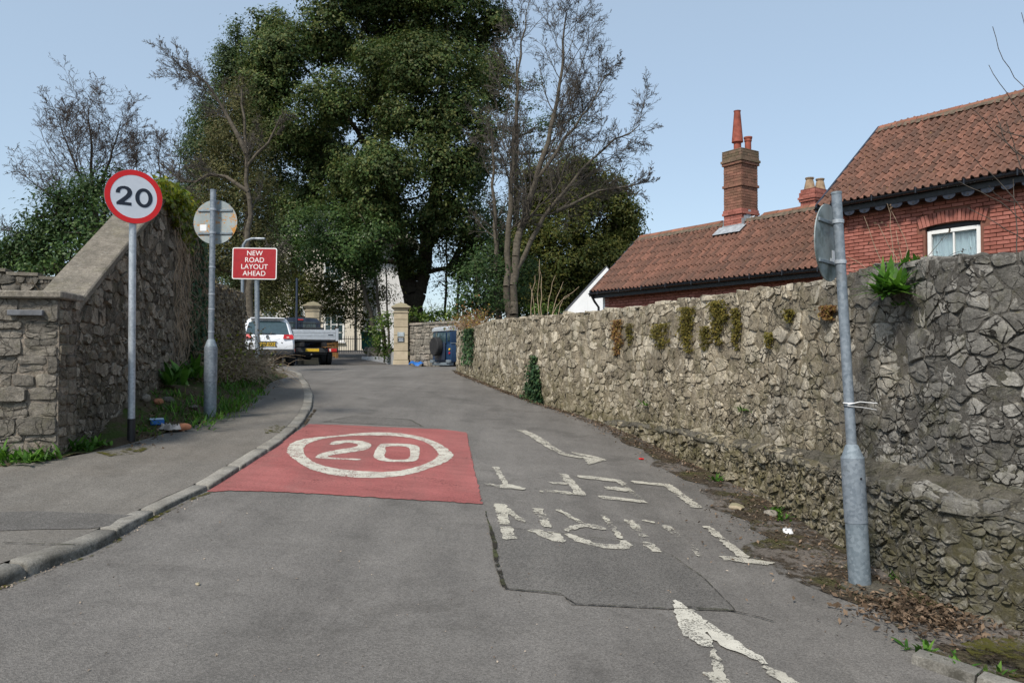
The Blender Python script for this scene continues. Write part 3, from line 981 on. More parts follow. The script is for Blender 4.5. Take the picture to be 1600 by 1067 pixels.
# ---------------------------------------------------------------- painted markings
def CA(x, y): return (740 + x / 3.2, 660 + y / 3.2)
def CR(x, y): return (300 + x / 3.3333, 640 + y / 3.3333)
def CC(x, y): return (1000 + x / 5.3333, 900 + y / 5.3333)

def paint(name, pts, cv, mat, parent, off=.011, step=.3, jit=.009):
    loops = pts if isinstance(pts[0], list) else [pts]
    r = random.Random(len(pts) * 7 + int(pts[0][0] if not isinstance(pts[0], list) else pts[0][0][0]))
    out = []
    for lp in loops:
        lp = resample([Vector(G(*cv(*p)).xy) for p in lp] + [Vector(G(*cv(*lp[0])).xy)], .035)[:-1]
        out.append([p + Vector((r.gauss(0, jit), r.gauss(0, jit))) for p in lp])
    return sheet(name, out, mat, off, step, parent)

def smooth_loop(pts, it=2):
    for _ in range(it):
        o = []
        for k in range(len(pts)):
            a = pts[k]; b = pts[(k + 1) % len(pts)]
            o += [(a[0] * .75 + b[0] * .25, a[1] * .75 + b[1] * .25), (a[0] * .25 + b[0] * .75, a[1] * .25 + b[1] * .75)]
        pts = o
    return pts

t = thing('speed_roundel', 'red road panel with a white 20 inside a white ring', 'road marking')
paint('red_panel', [[(75, 431), (180, 425), (400, 428), (640, 440), (900, 456), (1150, 472), (1350, 482), (1514, 494), (1470, 320), (1430, 120), (1300, 104), (1000, 92), (800, 82), (610, 77), (500, 145), (380, 225), (250, 318)]], CR, MAT['red'], t, .0075, .3, .007)
ring_o = [(493, 212), (508, 182), (560, 160), (640, 147), (760, 138), (880, 124), (1000, 120), (1130, 130), (1230, 155), (1310, 190), (1372, 242), (1330, 275), (1250, 305), (1180, 330), (1080, 352), (960, 361), (830, 358), (720, 343), (620, 318), (540, 270), (500, 238)]
ring_i = [(577, 205), (600, 182), (650, 162), (740, 145), (870, 138), (1000, 137), (1120, 146), (1200, 165), (1255, 195), (1292, 238), (1250, 272), (1190, 297), (1100, 320), (1020, 329), (900, 326), (780, 316), (690, 300), (620, 273), (585, 240)]
paint('ring', [smooth_loop(ring_o), smooth_loop(ring_i)], CR, MAT['paint'], t, .0115, .3, .005)
paint('digit', smooth_loop([(712, 184), (735, 169), (800, 161), (870, 164), (928, 178), (938, 196), (915, 210), (850, 224), (770, 233), (712, 244), (705, 250), (760, 257), (884, 260), (880, 268), (760, 263), (648, 258), (643, 246), (690, 225), (780, 209), (850, 199), (868, 188), (850, 178), (795, 175), (760, 185), (735, 188)], 1), CR, MAT['paint'], t, .0115, .3, .004)
paint('digit', [smooth_loop([(990, 179), (1130, 181), (1178, 192), (1187, 210), (1184, 236), (1178, 264), (1150, 276), (1020, 276), (965, 266), (940, 248), (955, 215), (972, 190)], 2), smooth_loop([(1012, 193), (1110, 194), (1136, 204), (1136, 240), (1130, 260), (1100, 266), (1030, 265), (994, 246), (1015, 220), (1003, 205)], 2)], CR, MAT['paint'], t, .0115, .3, .004)

t = thing('curved_arrow', 'worn white curved arrow painted near the foot of the right wall', 'road marking')
paint('shaft', [(215, 40), (262, 42), (325, 72), (375, 103), (425, 138), (470, 160), (540, 172), (538, 183), (440, 165), (385, 138), (330, 104), (275, 70)], CA, MAT['paint_mid'], t)
paint('head', [(485, 148), (600, 170), (663, 190), (575, 215), (548, 182), (520, 165)], CA, MAT['paint_mid'], t, .0112)

t = thing('word_left', 'upside-down white word LEFT painted across the right lane', 'road marking')
for nm, mt, pts in (
    ('letter_t', 'paint_mid', [(93, 226), (125, 224), (172, 310), (262, 332), (255, 340), (130, 330), (125, 318), (148, 312)]),
    ('letter_t', 'paint_ghost', [(50, 305), (125, 316), (130, 330), (60, 318)]),
    ('letter_f', 'paint_mid', [(425, 258), (468, 262), (572, 372), (520, 366), (490, 352), (500, 345), (478, 318), (455, 302)]),
    ('letter_f', 'paint_mid', [(372, 300), (455, 303), (475, 316), (392, 310)]),
    ('letter_f', 'paint_worn', [(328, 338), (385, 340), (490, 352), (520, 365), (420, 356), (330, 352)]),
    ('letter_e', 'paint_mid', [(515, 268), (570, 268), (742, 292), (768, 318), (738, 318), (715, 300), (530, 280)]),
    ('letter_e', 'paint_worn', [(768, 318), (738, 318), (820, 388), (850, 392)]),
    ('letter_e', 'paint_mid', [(652, 324), (720, 326), (795, 344), (760, 348), (665, 338)]),
    ('letter_e', 'paint_mid', [(618, 371), (650, 370), (820, 388), (850, 392), (866, 406), (820, 402), (640, 386)]),
    ('letter_l', 'paint_mid', [(780, 293), (985, 312), (1148, 432), (1095, 430), (955, 322), (800, 306)])):
    paint(nm, pts, CA, MAT[mt], t)

t = thing('word_turn', 'worn upside-down white word TURN on the road patch', 'road marking')
for nm, mt, pts in (
    ('letter_n', 'paint_worn', [(100, 410), (150, 408), (262, 500), (250, 512), (170, 458), (180, 515), (130, 512)]),
    ('letter_n', 'paint_mid', [(130, 522), (195, 528), (212, 588), (148, 586)]),
    ('letter_n', 'paint_worn', [(296, 432), (345, 434), (392, 530), (345, 525)]),
    ('letter_n', 'paint_mid', [(268, 538), (330, 540), (400, 566), (365, 548), (430, 556), (460, 600), (400, 598), (330, 575)]),
    ('letter_r', 'paint_worn', [(405, 440), (440, 440), (560, 510), (540, 515), (475, 478)]),
    ('letter_r', 'paint_mid', smooth_loop([(440, 545), (480, 520), (560, 507), (650, 525), (672, 538), (630, 540), (560, 524), (500, 540), (480, 552)], 1)),
    ('letter_r', 'paint_mid', smooth_loop([(440, 560), (500, 562), (560, 592), (640, 613), (715, 616), (748, 608), (712, 588), (762, 592), (802, 626), (770, 638), (690, 636), (600, 623), (510, 600)], 1)),
    ('letter_r', 'paint_worn', [(628, 467), (665, 470), (755, 585), (725, 585), (690, 540)]),
    ('letter_u', 'paint_worn', [(752, 490), (800, 495), (875, 575), (835, 575)]),
    ('letter_u', 'paint_mid', [(835, 600), (885, 602), (950, 656), (895, 652)]),
    ('letter_u', 'paint_worn', [(838, 490), (908, 500), (905, 507), (842, 498)]),
    ('letter_u', 'paint_ghost', [(938, 517), (978, 518), (1155, 670), (1125, 672)]),
    ('letter_t', 'paint_mid', [(1145, 523), (1185, 524), (1385, 682), (1325, 676)]),
    ('letter_t', 'paint_mid', [(1228, 672), (1290, 674), (1515, 705), (1490, 714), (1400, 712), (1240, 690)])):
    paint(nm, pts, CA, MAT[mt], t)

t = thing('pointed_arrow', 'large worn white arrow head at the near edge of the road', 'road marking')
paint('head', [(275, 207), (320, 220), (430, 290), (520, 358), (560, 385), (545, 440), (610, 550), (622, 600), (560, 600), (470, 570), (430, 530), (350, 495), (330, 430), (290, 340)], CC, MAT['paint'], t)
paint('barb', [(562, 388), (600, 412), (680, 462), (760, 515), (880, 600), (1000, 680), (1082, 737), (1040, 747), (950, 700), (830, 650), (700, 602), (620, 556), (556, 448)], CC, MAT['paint'], t)
paint('shaft', [(570, 600), (622, 600), (650, 690), (690, 790), (740, 891), (800, 1010), (640, 1010), (590, 860), (540, 815), (610, 790), (600, 690)], CC, MAT['paint_mid'], t, .0112)
paint('barb', [(1050, 755), (1180, 810), (1310, 891), (1480, 1000), (1330, 1000), (1180, 900), (1080, 840)], CC, MAT['paint_mid'], t)

# short kerb at the lower right corner, with mossy ground behind it
kerb2 = bpy.data.objects.new('kerb', None); COL.objects.link(kerb2); tag(kerb2, kind='structure')
kp = [G(x, y).xy for x, y in [(1424, 1036), (1480, 1056)]]
dirv = (kp[1] - kp[0]).normalized(); nrm2 = Vector((-dirv.y, dirv.x))
if nrm2.x < 0: nrm2 = -nrm2
s0 = 0.0
for ln in (.34, .62, .9, .9):
    c0 = kp[0] + dirv * s0; c1 = kp[0] + dirv * (s0 + ln - .012); s0 += ln
    rings = []
    for q in range(3):
        p = c0.lerp(c1, q / 2); gz = float(g(p.x, p.y))
        zt = gz + .055 + kr.uniform(-.006, .006)
        def K2(o, z): a = p + nrm2 * o; return Vector((a.x, a.y, z))
        rings.append([K2(-.005, gz - .1), K2(.004, zt - .03), K2(.02, zt - .004), K2(.13, zt), K2(.15, zt - .012), K2(.15, gz - .1)])
    B().loft(rings).obj('kerb_stone', MAT['kerb'], kerb2, smooth=50)
e0 = kp[0] + nrm2 * .1; e1 = kp[0] + dirv * 2.9 + nrm2 * .1
far_pts = [p for p in base_s if p.y < e0.y + .5 and p.y > e1.y - .3]
vz = lambda x, y: g(x, y) + .03
tag(sheet('mossy_verge', [[e0, e1] + [p + Vector((.1, 0)) for p in far_pts]], MAT['dirt'], .018, .2, zfun=vz), kind='structure')
mp = [G(x, y).xy for x, y in [(1500, 1020), (1560, 1005), (1640, 1010), (1660, 1060), (1590, 1075), (1530, 1050)]]
tag(sheet('moss_bed', [mp], MAT['moss'], .058, .15), kind='structure')
# ---------------------------------------------------------------- stone walls
def clip_poly(poly, nx, ny, c):
    """keep the side nx*x + ny*y <= c"""
    out = []
    for i in range(len(poly)):
        a = poly[i]; b = poly[(i + 1) % len(poly)]
        da = nx * a[0] + ny * a[1] - c; db = nx * b[0] + ny * b[1] - c
        if da <= 0: out.append(a)
        if (da < 0 < db) or (db < 0 < da):
            t = da / (da - db)
            out.append((a[0] + (b[0] - a[0]) * t, a[1] + (b[1] - a[1]) * t))
    return out

def rubble_cells(L, bot, top, su, sv, r, ragged=.02):
    """irregular stone outlines over a wall face: u in 0..L, v from bot(u) to top(u)"""
    sites = []
    v = min(bot(0), bot(L * .5), bot(L)) - .3
    vmax = max(top(L * q / 40) for q in range(41))
    row = 0
    while v < vmax + sv:
        h = sv * r.choice([.45, .7, .9, 1.0, 1.3, 1.7])
        u = -r.uniform(0, su)
        while u < L + su:
            w = su * r.choice([.35, .55, .8, 1.0, 1.25, 1.7]) * (.6 + .4 * h / sv)
            uu = u + w / 2
            q = min(max(uu, 0), L)
            if bot(q) - sv < v + h / 2 < top(q) + sv * .6:
                sites.append((uu + r.uniform(-.14, .14) * w, v + h / 2 + r.uniform(-.30, .30) * h))
                if r.random() < .2: sites.append((uu + w * .5, v + h * r.uniform(.1, .9)))
            u += w
        v += h
    S = np.array(sites); ax = .68
    T = S * np.array([[ax, 1.0]])
    R = max(su * ax, sv) * 3.2
    cells = []
    for i in range(len(S)):
        x, y = T[i]
        if not (-.15 < S[i, 0] < L + .15): continue
        d = np.hypot(T[:, 0] - x, T[:, 1] - y)
        nb = np.where((d < R) & (d > 1e-6))[0]
        nb = nb[np.argsort(d[nb])][:26]
        q = R * .5
        poly = [(x - q, y - q), (x + q, y - q), (x + q, y + q), (x - q, y + q)]
        for j in nb:
            nx, ny = T[j] - T[i]
            c = (T[j] @ T[j] - T[i] @ T[i]) / 2
            poly = clip_poly(poly, nx, ny, c)
            if len(poly) < 3: break
        if len(poly) < 3: continue
        poly = [(a / ax, b) for a, b in poly]
        poly = clip_poly(poly, -1, 0, 0); poly = clip_poly(poly, 1, 0, L) if len(poly) > 2 else poly
        if len(poly) < 3: continue
        cu = min(max(sum(p[0] for p in poly) / len(poly), 0), L)
        e = .1
        for fn, sg in ((top, 1), (bot, -1)):
            z0 = fn(max(cu - e, 0)); z1 = fn(min(cu + e, L)); k = (z1 - z0) / (min(cu + e, L) - max(cu - e, 0))
            zz = fn(cu) + (r.uniform(-ragged, ragged) if sg > 0 else 0)
            if len(poly) > 2: poly = clip_poly(poly, -k * sg, sg, sg * (zz - k * cu))
        if len(poly) < 3: continue
        cells.append(poly)
    return cells

def course_cells(L, z0, z1, r, hs=(.09, .2), ws=(.14, .42), jit=.008):
    cells = []; v = z0
    while v < z1 - .03:
        h = min(r.uniform(*hs), z1 - v)
        if z1 - v - h < .06: h = z1 - v
        u = 0.0
        while u < L - 1e-3:
            w = min(r.uniform(*ws), L - u)
            if L - u - w < ws[0] * .6: w = L - u
            def J(a, b): return (a + (r.uniform(-jit, jit) if 0 < a < L else 0), b + r.uniform(-jit, jit))
            if h > .15 and w > .2 and r.random() < .3:
                k = h * r.uniform(.4, .6)
                cells.append([J(u, v), J(u + w, v), J(u + w, v + k), J(u, v + k)]); cells.append([J(u, v + k), J(u + w, v + k), J(u + w, v + h), J(u, v + h)])
            else: cells.append([J(u, v), J(u + w, v), J(u + w, v + h), J(u, v + h)])
            u += w
        v += h
    return cells

def stone_geom(poly, place, joint, proud, r, rough=1.0, rnd=1):
    cx = sum(p[0] for p in poly) / len(poly); cy = sum(p[1] for p in poly) / len(poly)
    A = 0
    for i in range(len(poly)):
        a = poly[i]; b = poly[(i + 1) % len(poly)]; A += a[0] * b[1] - b[0] * a[1]
    A *= .5
    if abs(A) < .0009: return None
    if A < 0: poly = poly[::-1]
    rad = math.sqrt(abs(A) / math.pi)
    far = place(cx, cy, 0.0).y > 11.5
    # break the corners a little and make the edges uneven
    o = []
    for i in range(len(poly)):
        a = poly[i]; b = poly[(i + 1) % len(poly)]
        ex, ey = b[0] - a[0], b[1] - a[1]; el = math.hypot(ex, ey)
        if el < .012: continue
        k = min(.3, .014 / el + r.uniform(0, .06))
        o.append((a[0] + ex * k, a[1] + ey * k))
        if el > (.16 if far else .07):
            m = .5 + r.uniform(-.16, .16); jt = r.gauss(0, .055) * el * rough
            o.append((a[0] + ex * m - ey / el * jt, a[1] + ey * m + ex / el * jt))
        o.append((b[0] - ex * k, b[1] - ey * k))
    poly = o
    n = len(poly)
    if n < 4: return None
    f0 = max(.55, 1 - joint * r.uniform(.25, 1.5) / rad)
    ph = max(.002, proud * r.choice([.15, .4, .6, .8, 1.0, 1.0, 1.3, 1.8]) * r.uniform(.7, 1.2))
    tiltu = r.gauss(0, .07) * rough; tiltv = r.gauss(-.03, .08) * rough
    V = []
    jr = [r.uniform(-.03, .03) for _ in range(n)]
    for s, w, nz in ((f0, -.035, 0), (f0 * .994, ph * .75, .003), (f0 * .955, ph * 1.0, .005), (f0 * .5, ph * 1.04, .009))[:3 if far else 4]:
        for k, (u, v) in enumerate(poly):
            q = s * (1 + jr[k] * (1 if s > .6 else 3))
            du = (u - cx) * q; dv = (v - cy) * q
            ww = w + (tiltu * du + tiltv * dv if w > 0 else 0) + r.uniform(-nz, nz) * rough
            V.append(place(cx + du, cy + dv, ww))
    V.append(place(cx, cy, ph * 1.06 + r.uniform(-.008, .008) * rough))
    Fc = []
    nr_ = 2 if far else 3
    for q in range(nr_):
        for k in range(n):
            j = (k + 1) % n
            Fc.append((q * n + k, q * n + j, (q + 1) * n + j, (q + 1) * n + k))
    for k in range(n): Fc.append((nr_ * n + k, nr_ * n + (k + 1) % n, (nr_ + 1) * n))
    return V, Fc

def pix_area(pts):
    """rough size in the photograph"""
    o = []
    for p in pts:
        if p[1] < .5: return 0
        o.append((800 + F * p[0] / p[1], 562 - F * (p[2] - EYE) / p[1]))
    xs = [a for a, _ in o]; ys = [b for _, b in o]
    if max(xs) < 0 or min(xs) > 1600 or max(ys) < 0 or min(ys) > 1067: return 0
    return (max(xs) - min(xs)) * (max(ys) - min(ys))

def lay_stones(batches, parent, mat, most, name='stone', smooth=60):
    """batches: list of (verts, faces) in world space; the largest in view become parts, the rest one part"""
    batches = [b for b in batches if b]
    batches.sort(key=lambda b: -pix_area(b[0]))
    loc = parent.location
    for V, Fc in batches[:most]:
        b = B(); b.add(V, Fc); b.obj(name, mat, parent, smooth, False, loc)
    rest = batches[most:]
    if rest:
        b = B()
        for V, Fc in rest: b.add(V, Fc)
        tag(b.obj('small_' + name + 's', mat, parent, smooth, False, loc), kind='stuff')

class Face:
    """a vertical wall face along a plan polyline; u along it, v = height, w = out of the face (towards `side`)"""
    def __init__(s, pts, side=1, batter=0.0):
        s.p = [Vector(q[:2]) for q in pts]; s.side = side; s.batter = batter
        s.cum = [0.0]
        for a, b in zip(s.p[:-1], s.p[1:]): s.cum.append(s.cum[-1] + (b - a).length)
        s.L = s.cum[-1]
        s.n = []
        for i in range(len(s.p)):
            t = (s.p[min(i + 1, len(s.p) - 1)] - s.p[max(i - 1, 0)]).normalized()
            s.n.append(Vector((-t.y, t.x)) * side)
    def at(s, u):
        u = min(max(u, 0), s.L)
        k = min(bisect.bisect_right(s.cum, u) - 1, len(s.p) - 2)
        t = (u - s.cum[k]) / max(1e-9, s.cum[k + 1] - s.cum[k])
        return s.p[k].lerp(s.p[k + 1], t), s.n[k].lerp(s.n[k + 1], t).normalized()
    def place(s, u, v, w):
        p, n = s.at(u)
        q = p + n * (w - s.batter * v)
        return Vector((q.x, q.y, v))
    def find(s, px, py, w=0.0):
        k = (px - 800) / F
        best = None
        for i in range(241):
            u = s.L * i / 240
            q = s.place(u, 1.5, w)
            if q.y < 1: continue
            e = abs(q.x / q.y - k)
            if best is None or e < best[0]: best = (e, u, q)
        u = best[1]; q = best[2]
        z = EYE + (562 - py) * q.y / F
        return u, z, s.place(u, z, w)

def wall_core(face, bot, top, thick, n, mat, parent, name='core', inset=0.0, rough=.012, topcap=True, rows=9):
    """the mortar body behind the stones, with an uneven front and a rough top"""
    r = random.Random(int(face.L * 100))
    vs = []; fs = []
    us = [face.L * i / n for i in range(n + 1)]
    m = rows
    for u in us:
        b, t = bot(u) - .25, top(u)
        for k in range(m):
            v = b + (t - b) * k / (m - 1)
            vs.append(face.place(u, v, -inset + r.uniform(-rough, rough)))
        vs.append(face.place(u, t + r.uniform(0, .03) * topcap, -thick * .35))
        vs.append(face.place(u, t + r.uniform(-.02, .02) * topcap, -thick))
        vs.append(face.place(u, b, -thick))
    q = m + 3
    for i in range(n):
        for k in range(q - 1):
            fs.append((i * q + k, (i + 1) * q + k, (i + 1) * q + k + 1, i * q + k + 1))
    fs.append(tuple(range(q - 1, -1, -1))); fs.append(tuple(n * q + k for k in range(q)))
    b = B(); b.add(vs, fs)
    return b.obj(name, mat, parent, 60, True, parent.location)

def lerp_fn(xs, ys): return lambda x: float(np.interp(x, xs, ys))

# --- the long rubble wall on the right: a battered plinth with a ledge, and the wall face set back above it
plinth = Face(base_s, side=1)
# side=1 is the left of travel; travel runs away from the camera, so left = towards the road
setb = lerp_fn([0, 4.8, 6.4, 8.7, 10.5, 12.6, 30], [.32, .32, .27, .10, .04, .01, .01])
ph_f = lerp_fn([0, 4.8, 6.4, 8.7, 10.5, 12.6, 13.2, 30], [.82, .80, .74, .52, .38, .12, 0, 0])
upper = Face([p + Vector((nv.x, nv.y)) * (-setb(p.y)) for p, nv in zip(plinth.p, plinth.n)], side=1, batter=.018)
right_wall = thing('boundary_wall', 'long rubble stone wall with a low ledge along the right side of the road', 'wall', (plinth.p[0].x, plinth.p[0].y, 0))
def r_bot(u): p, _ = upper.at(u); return float(g(p.x, p.y)) - .02
top_d = [0, 5.9, 6.6, 7.0, 7.6, 8.3, 9.4, 11, 13.1, 15, 16.6, 18, 19.2, 20, 21.2, 24]
top_z = [2.46, 2.475, 2.52, 2.54, 2.47, 2.50, 2.51, 2.50, 2.52, 2.53, 2.56, 2.60, 2.60, 2.52, 2.58, 2.50]
_tz = lerp_fn(top_d, top_z)
def r_top(u): p, _ = upper.at(u); return _tz(p.y)
def p_bot(u): p, _ = plinth.at(u); return float(g(p.x, p.y)) - .02
def p_top(u): p, _ = plinth.at(u); return float(g(p.x, p.y)) + ph_f(p.y)
rw = random.Random(21)
batches = [stone_geom(c, upper.place, .009, .014, rw) for c in rubble_cells(upper.L, r_bot, r_top, .21, .132, rw, .03)]
pu = plinth.L
for i in range(400):
    p, _ = plinth.at(plinth.L * i / 400)
    if p.y > 12.9: pu = plinth.L * i / 400; break
pcells = rubble_cells(pu, p_bot, p_top, .15, .10, rw, .02)
batches += [stone_geom(c, plinth.place, .010, .024, rw, 1.5) for c in pcells]
wall_core(upper, r_bot, r_top, .5, 300, MAT['wall_mortar'], right_wall, 'mortar_core', -.004, .010, True, 30)
pl_face = Face([p for p in plinth.p if p.y < 13.2], side=1)
wall_core(pl_face, p_bot, p_top, .1, 150, MAT['wall_mortar'], right_wall, 'plinth_core', -.006, .014, True, 14)
# sloping ledge on the plinth
vs = []; fs = []; nl = 110
for i in range(nl + 1):
    u = pl_face.L * i / nl; p, nv = pl_face.at(u); zt = p_top(u); sb = setb(p.y) + .03
    for k in range(7):
        q = p + nv * (.035 - (sb + .035) * k / 6)
        vs.append(Vector((q.x, q.y, zt + .012 + .13 * min(1, sb / .3) * (k / 6) ** 1.3 + rw.uniform(-.022, .022) - (.05 if k == 0 else 0))))
for i in range(nl):
    for k in range(6): fs.append((i * 7 + k, i * 7 + k + 1, (i + 1) * 7 + k + 1, (i + 1) * 7 + k))
lb = B(); lb.add(vs, fs); lb.obj('ledge', MAT['ledge'], right_wall, 180, True, right_wall.location)
# rough capping stones along the top
u = 0.0
while u < upper.L - .1:
    w = rw.uniform(.14, .34); p, nv = upper.at(u + w / 2)
    zt = r_top(u + w / 2)
    for dep in (.11, .36):
        poly = [(-w / 2 + .006, -.12), (w / 2 - .006, -.12), (w / 2 - .006, .12), (-w / 2 + .006, .12)]
        tt = Vector((-nv.y, nv.x)); zj = rw.uniform(-.03, .008)
        def pl(a, b, c, p=p, nv=nv, tt=tt, dep=dep, zt=zt, zj=zj):
            q = p + nv * (-.018 * zt - dep - b) + tt * a
            return Vector((q.x, q.y, zt + c + zj))
        sg = stone_geom(poly, pl, .004, .025, rw, 1.2)
        batches.append(sg)
    u += w
u = 0.0
while u < pu - .1:
    w = rw.uniform(.12, .34); p, nv = plinth.at(u + w / 2); zt = p_top(u + w / 2); sb = setb(p.y)
    tt = Vector((-nv.y, nv.x))
    for dep, hd in ((.05, .07),):
        poly = [(-w / 2 + .004, -hd), (w / 2 - .004, -hd), (w / 2 - .004, hd), (-w / 2 + .004, hd)]
        zj = rw.uniform(-.02, .012) + .10 * max(0, dep - .05) / .25; tl = rw.uniform(.15, .4)
        def pl(a, b, c, p=p, nv=nv, tt=tt, dep=dep, zt=zt, zj=zj, tl=tl):
            q = p + nv * (.01 - dep - b) + tt * a
            return Vector((q.x, q.y, zt + c + zj + b * tl))
        if rw.random() < .85: batches.append(stone_geom(poly, pl, .006, .035, rw, 1.6))
    u += w
# end of the wall at the top of the hill
pe, ne = upper.at(upper.L)
te = Vector((-ne.y, ne.x))
if te.y < 0: te = -te
endf = Face([pe - ne * .02, pe - ne * .5], side=1)
if (endf.n[0]).dot(te) < 0: endf = Face([pe - ne * .5, pe - ne * .02], side=1)
for c in rubble_cells(endf.L, lambda u: 1.4, lambda u: 2.5, .22, .16, rw): batches.append(stone_geom(c, endf.place, .01, .03, rw))
lay_stones(batches, right_wall, MAT['wall_stone'], 300, smooth=42)

# --- left: stone pier, then the retaining wall with a steep sloping coping
LW = random.Random(5)
wd = Vector((-.145, 1.0)).normalized()          # along the wall, away from the camera
wn_ = Vector((wd.y, -wd.x))                     # towards the road
pier_c = Vector((-4.45, 7.7))
pz = float(foot_z(-4.6, 7.7))
pier = thing('gate_pier', 'square coursed stone pier with a flat cap at the left footway', 'pier', (pier_c.x, pier_c.y, pz))
ztop = 2.30
fr = Face([pier_c - wn_ * .575, pier_c], side=-1)      # front face
sd = Face([pier_c, pier_c + wd * .42], side=-1)        # road face
if fr.n[0].y > 0: fr.side = -1; fr.n = [-q for q in fr.n]
if sd.n[0].x < 0: sd.n = [-q for q in sd.n]
bt = [stone_geom(c, fr.place, .010, .024, LW, .9) for c in course_cells(fr.L, pz - .15, ztop, LW, (.07, .19), (.12, .34))]
lay_stones(bt, pier, MAT['pier_stone'], 300, smooth=42)
bt = [stone_geom(c, sd.place, .009, .018, LW, .8) for c in course_cells(sd.L, pz - .15, ztop, LW, (.08, .18), (.12, .26))]
lay_stones(bt, pier, MAT['left_stone'], 300)
mid = pier_c - wn_ * .2875 + wd * .21
ang = math.atan2(wn_.y, wn_.x)
B().box((mid.x, mid.y, (pz - .3 + ztop) / 2), (.575, .42, ztop - pz + .3), ang).obj('mortar_core', MAT['pier_mortar'], pier, shift=pier.location)
B().box((mid.x - .01, mid.y - .01, ztop + .035), (.70, .56, .075), ang, .014).obj('cap_slab', MAT['coping'], pier, shift=pier.location)
tb = fr.place(.29, 2.155, .05)
B().box(tb, (.32, .05, .055), ang, .006).obj('slate_tablet', MAT['slate_tablet'], pier, shift=pier.location)

left_wall = thing('retaining_wall', 'tall brown rubble wall with a steep sloping coping behind the 20 sign', 'wall', (pier_c.x, pier_c.y, pz))
l0 = pier_c + wd * .40 - wn_ * .05
lf = Face([l0 + wd * (9.3 * i / 30) for i in range(31)], side=-1)
if lf.n[0].x < 0: lf.n = [-q for q in lf.n]
def l_bot(u): p, _ = lf.at(u); return float(foot_z(p.x, p.y)) - .1
_lt = lerp_fn([0, .05, 3.35, 3.9, 4.9, 5.2, 5.6, 6.2, 9.4], [2.15, 2.17, 4.10, 4.13, 4.05, 3.75, 3.35, 3.10, 3.16])
def l_top(u): return _lt(u)
bt = [stone_geom(c, lf.place, .009, .02, LW, 1.3) for c in rubble_cells(lf.L, l_bot, l_top, .22, .15, LW, .02)]
lay_stones(bt, left_wall, MAT['left_stone'], 300, smooth=42)
wall_core(lf, l_bot, l_top, .46, 150, MAT['left_mortar'], left_wall, 'mortar_core', -.003, .010, True, 30)
# sloping coping slabs
ua, ub = -.02, 3.42
for k in range(4):
    u0 = ua + (ub - ua) * k / 4 + .004; u1 = ua + (ub - ua) * (k + 1) / 4 - .004
    rings = []
    for u in (u0, u1):
        uu = max(u, 0); p, nv = lf.at(uu); p = p + wd * (u - uu)
        z = np.interp(u, [-.02, 3.42], [2.15, 4.14])
        rings.append([Vector((*(p + nv * a), z + b)) for a, b in ((.05, .0), (.055, .075), (.04, .09), (-.40, .10), (-.42, .0))])
    B().loft(rings).obj('coping_slab', MAT['coping'], left_wall, 30, True, left_wall.location)
rings = []
for u in (3.43, 4.3):
    p, nv = lf.at(u); rings.append([Vector((*(p + nv * a), 4.14 + b)) for a, b in ((.05, .0), (.05, .09), (-.42, .10), (-.42, .0))])
B().loft(rings).obj('coping_slab', MAT['coping'], left_wall, 30, True, left_wall.location)

# --- a lower wall behind the pier, at the left edge
bw0, bw1 = P(-330, 470, 11.0), P(128, 470, 12.2)
back_wall = thing('garden_wall', 'low shaded stone wall behind the pier at the left edge', 'wall', (bw0.x, bw0.y, 1.0))
bf = Face([Vector((bw0.x, bw0.y)), Vector((bw1.x, bw1.y))], side=-1)
if bf.n[0].y > 0: bf.n = [-q for q in bf.n]
btop = lerp_fn([0, bf.L - 1.8, bf.L - 1.2, bf.L], [3.1, 3.06, 3.03, 2.88])
bt = [stone_geom(c, bf.place, .010, .03, LW) for c in rubble_cells(bf.L, lambda u: 1.9, btop, .26, .15, LW)]
lay_stones(bt, back_wall, MAT['pier_stone'], 300)
wall_core(bf, lambda u: 1.3, btop, .35, 20, MAT['left_mortar'], back_wall, 'mortar_core')
u = 0
while u < bf.L - .05:
    w = LW.uniform(.3, .5); p0, nv = bf.at(u + .005); p1, _ = bf.at(min(u + w - .005, bf.L)); z = btop(u + w / 2)
    rings = [[Vector((*(p + nv * a), z + b)) for a, b in ((.03, .0), (.03, .05), (-.38, .055), (-.38, .0))] for p in (p0, p1)]
    B().loft(rings).obj('coping_slab', MAT['coping'], back_wall, 30, True, back_wall.location)
    u += w
# ---------------------------------------------------------------- the red brick house on the right
hr = random.Random(31)
E0 = P(1280, 322, 17.0)                       # left end of the main eaves
EDIR = Vector((.573, -.82, 0)).normalized()
NIN = Vector((-EDIR.y, EDIR.x, 0))            # into the house
HROT = math.atan2(EDIR.y, EDIR.x)
house = thing('brick_house', 'red brick house with clay tile roofs and chimneys behind the right wall', 'house', (E0.x, E0.y, 0), HROT)
OV = .30
def hx(px, yl=OV):
    k = (px - 800) / F
    ox, oy = E0.x + NIN.x * yl, E0.y + NIN.y * yl
    return (k * oy - ox) / (EDIR.x - k * EDIR.y)
def hz(px, py, yl=OV):
    x = hx(px, yl); d = E0.y + NIN.y * yl + EDIR.y * x
    return EYE + (562 - py) * d / F
ZE = E0.z; ZR = 7.15; WM = 2.46               # main eaves, ridge, half span
XR = 9.0                                      # right end, out of frame
ZW = 3.71; ZWR = 5.50; WW = 2.02; XL = -7.55  # wing

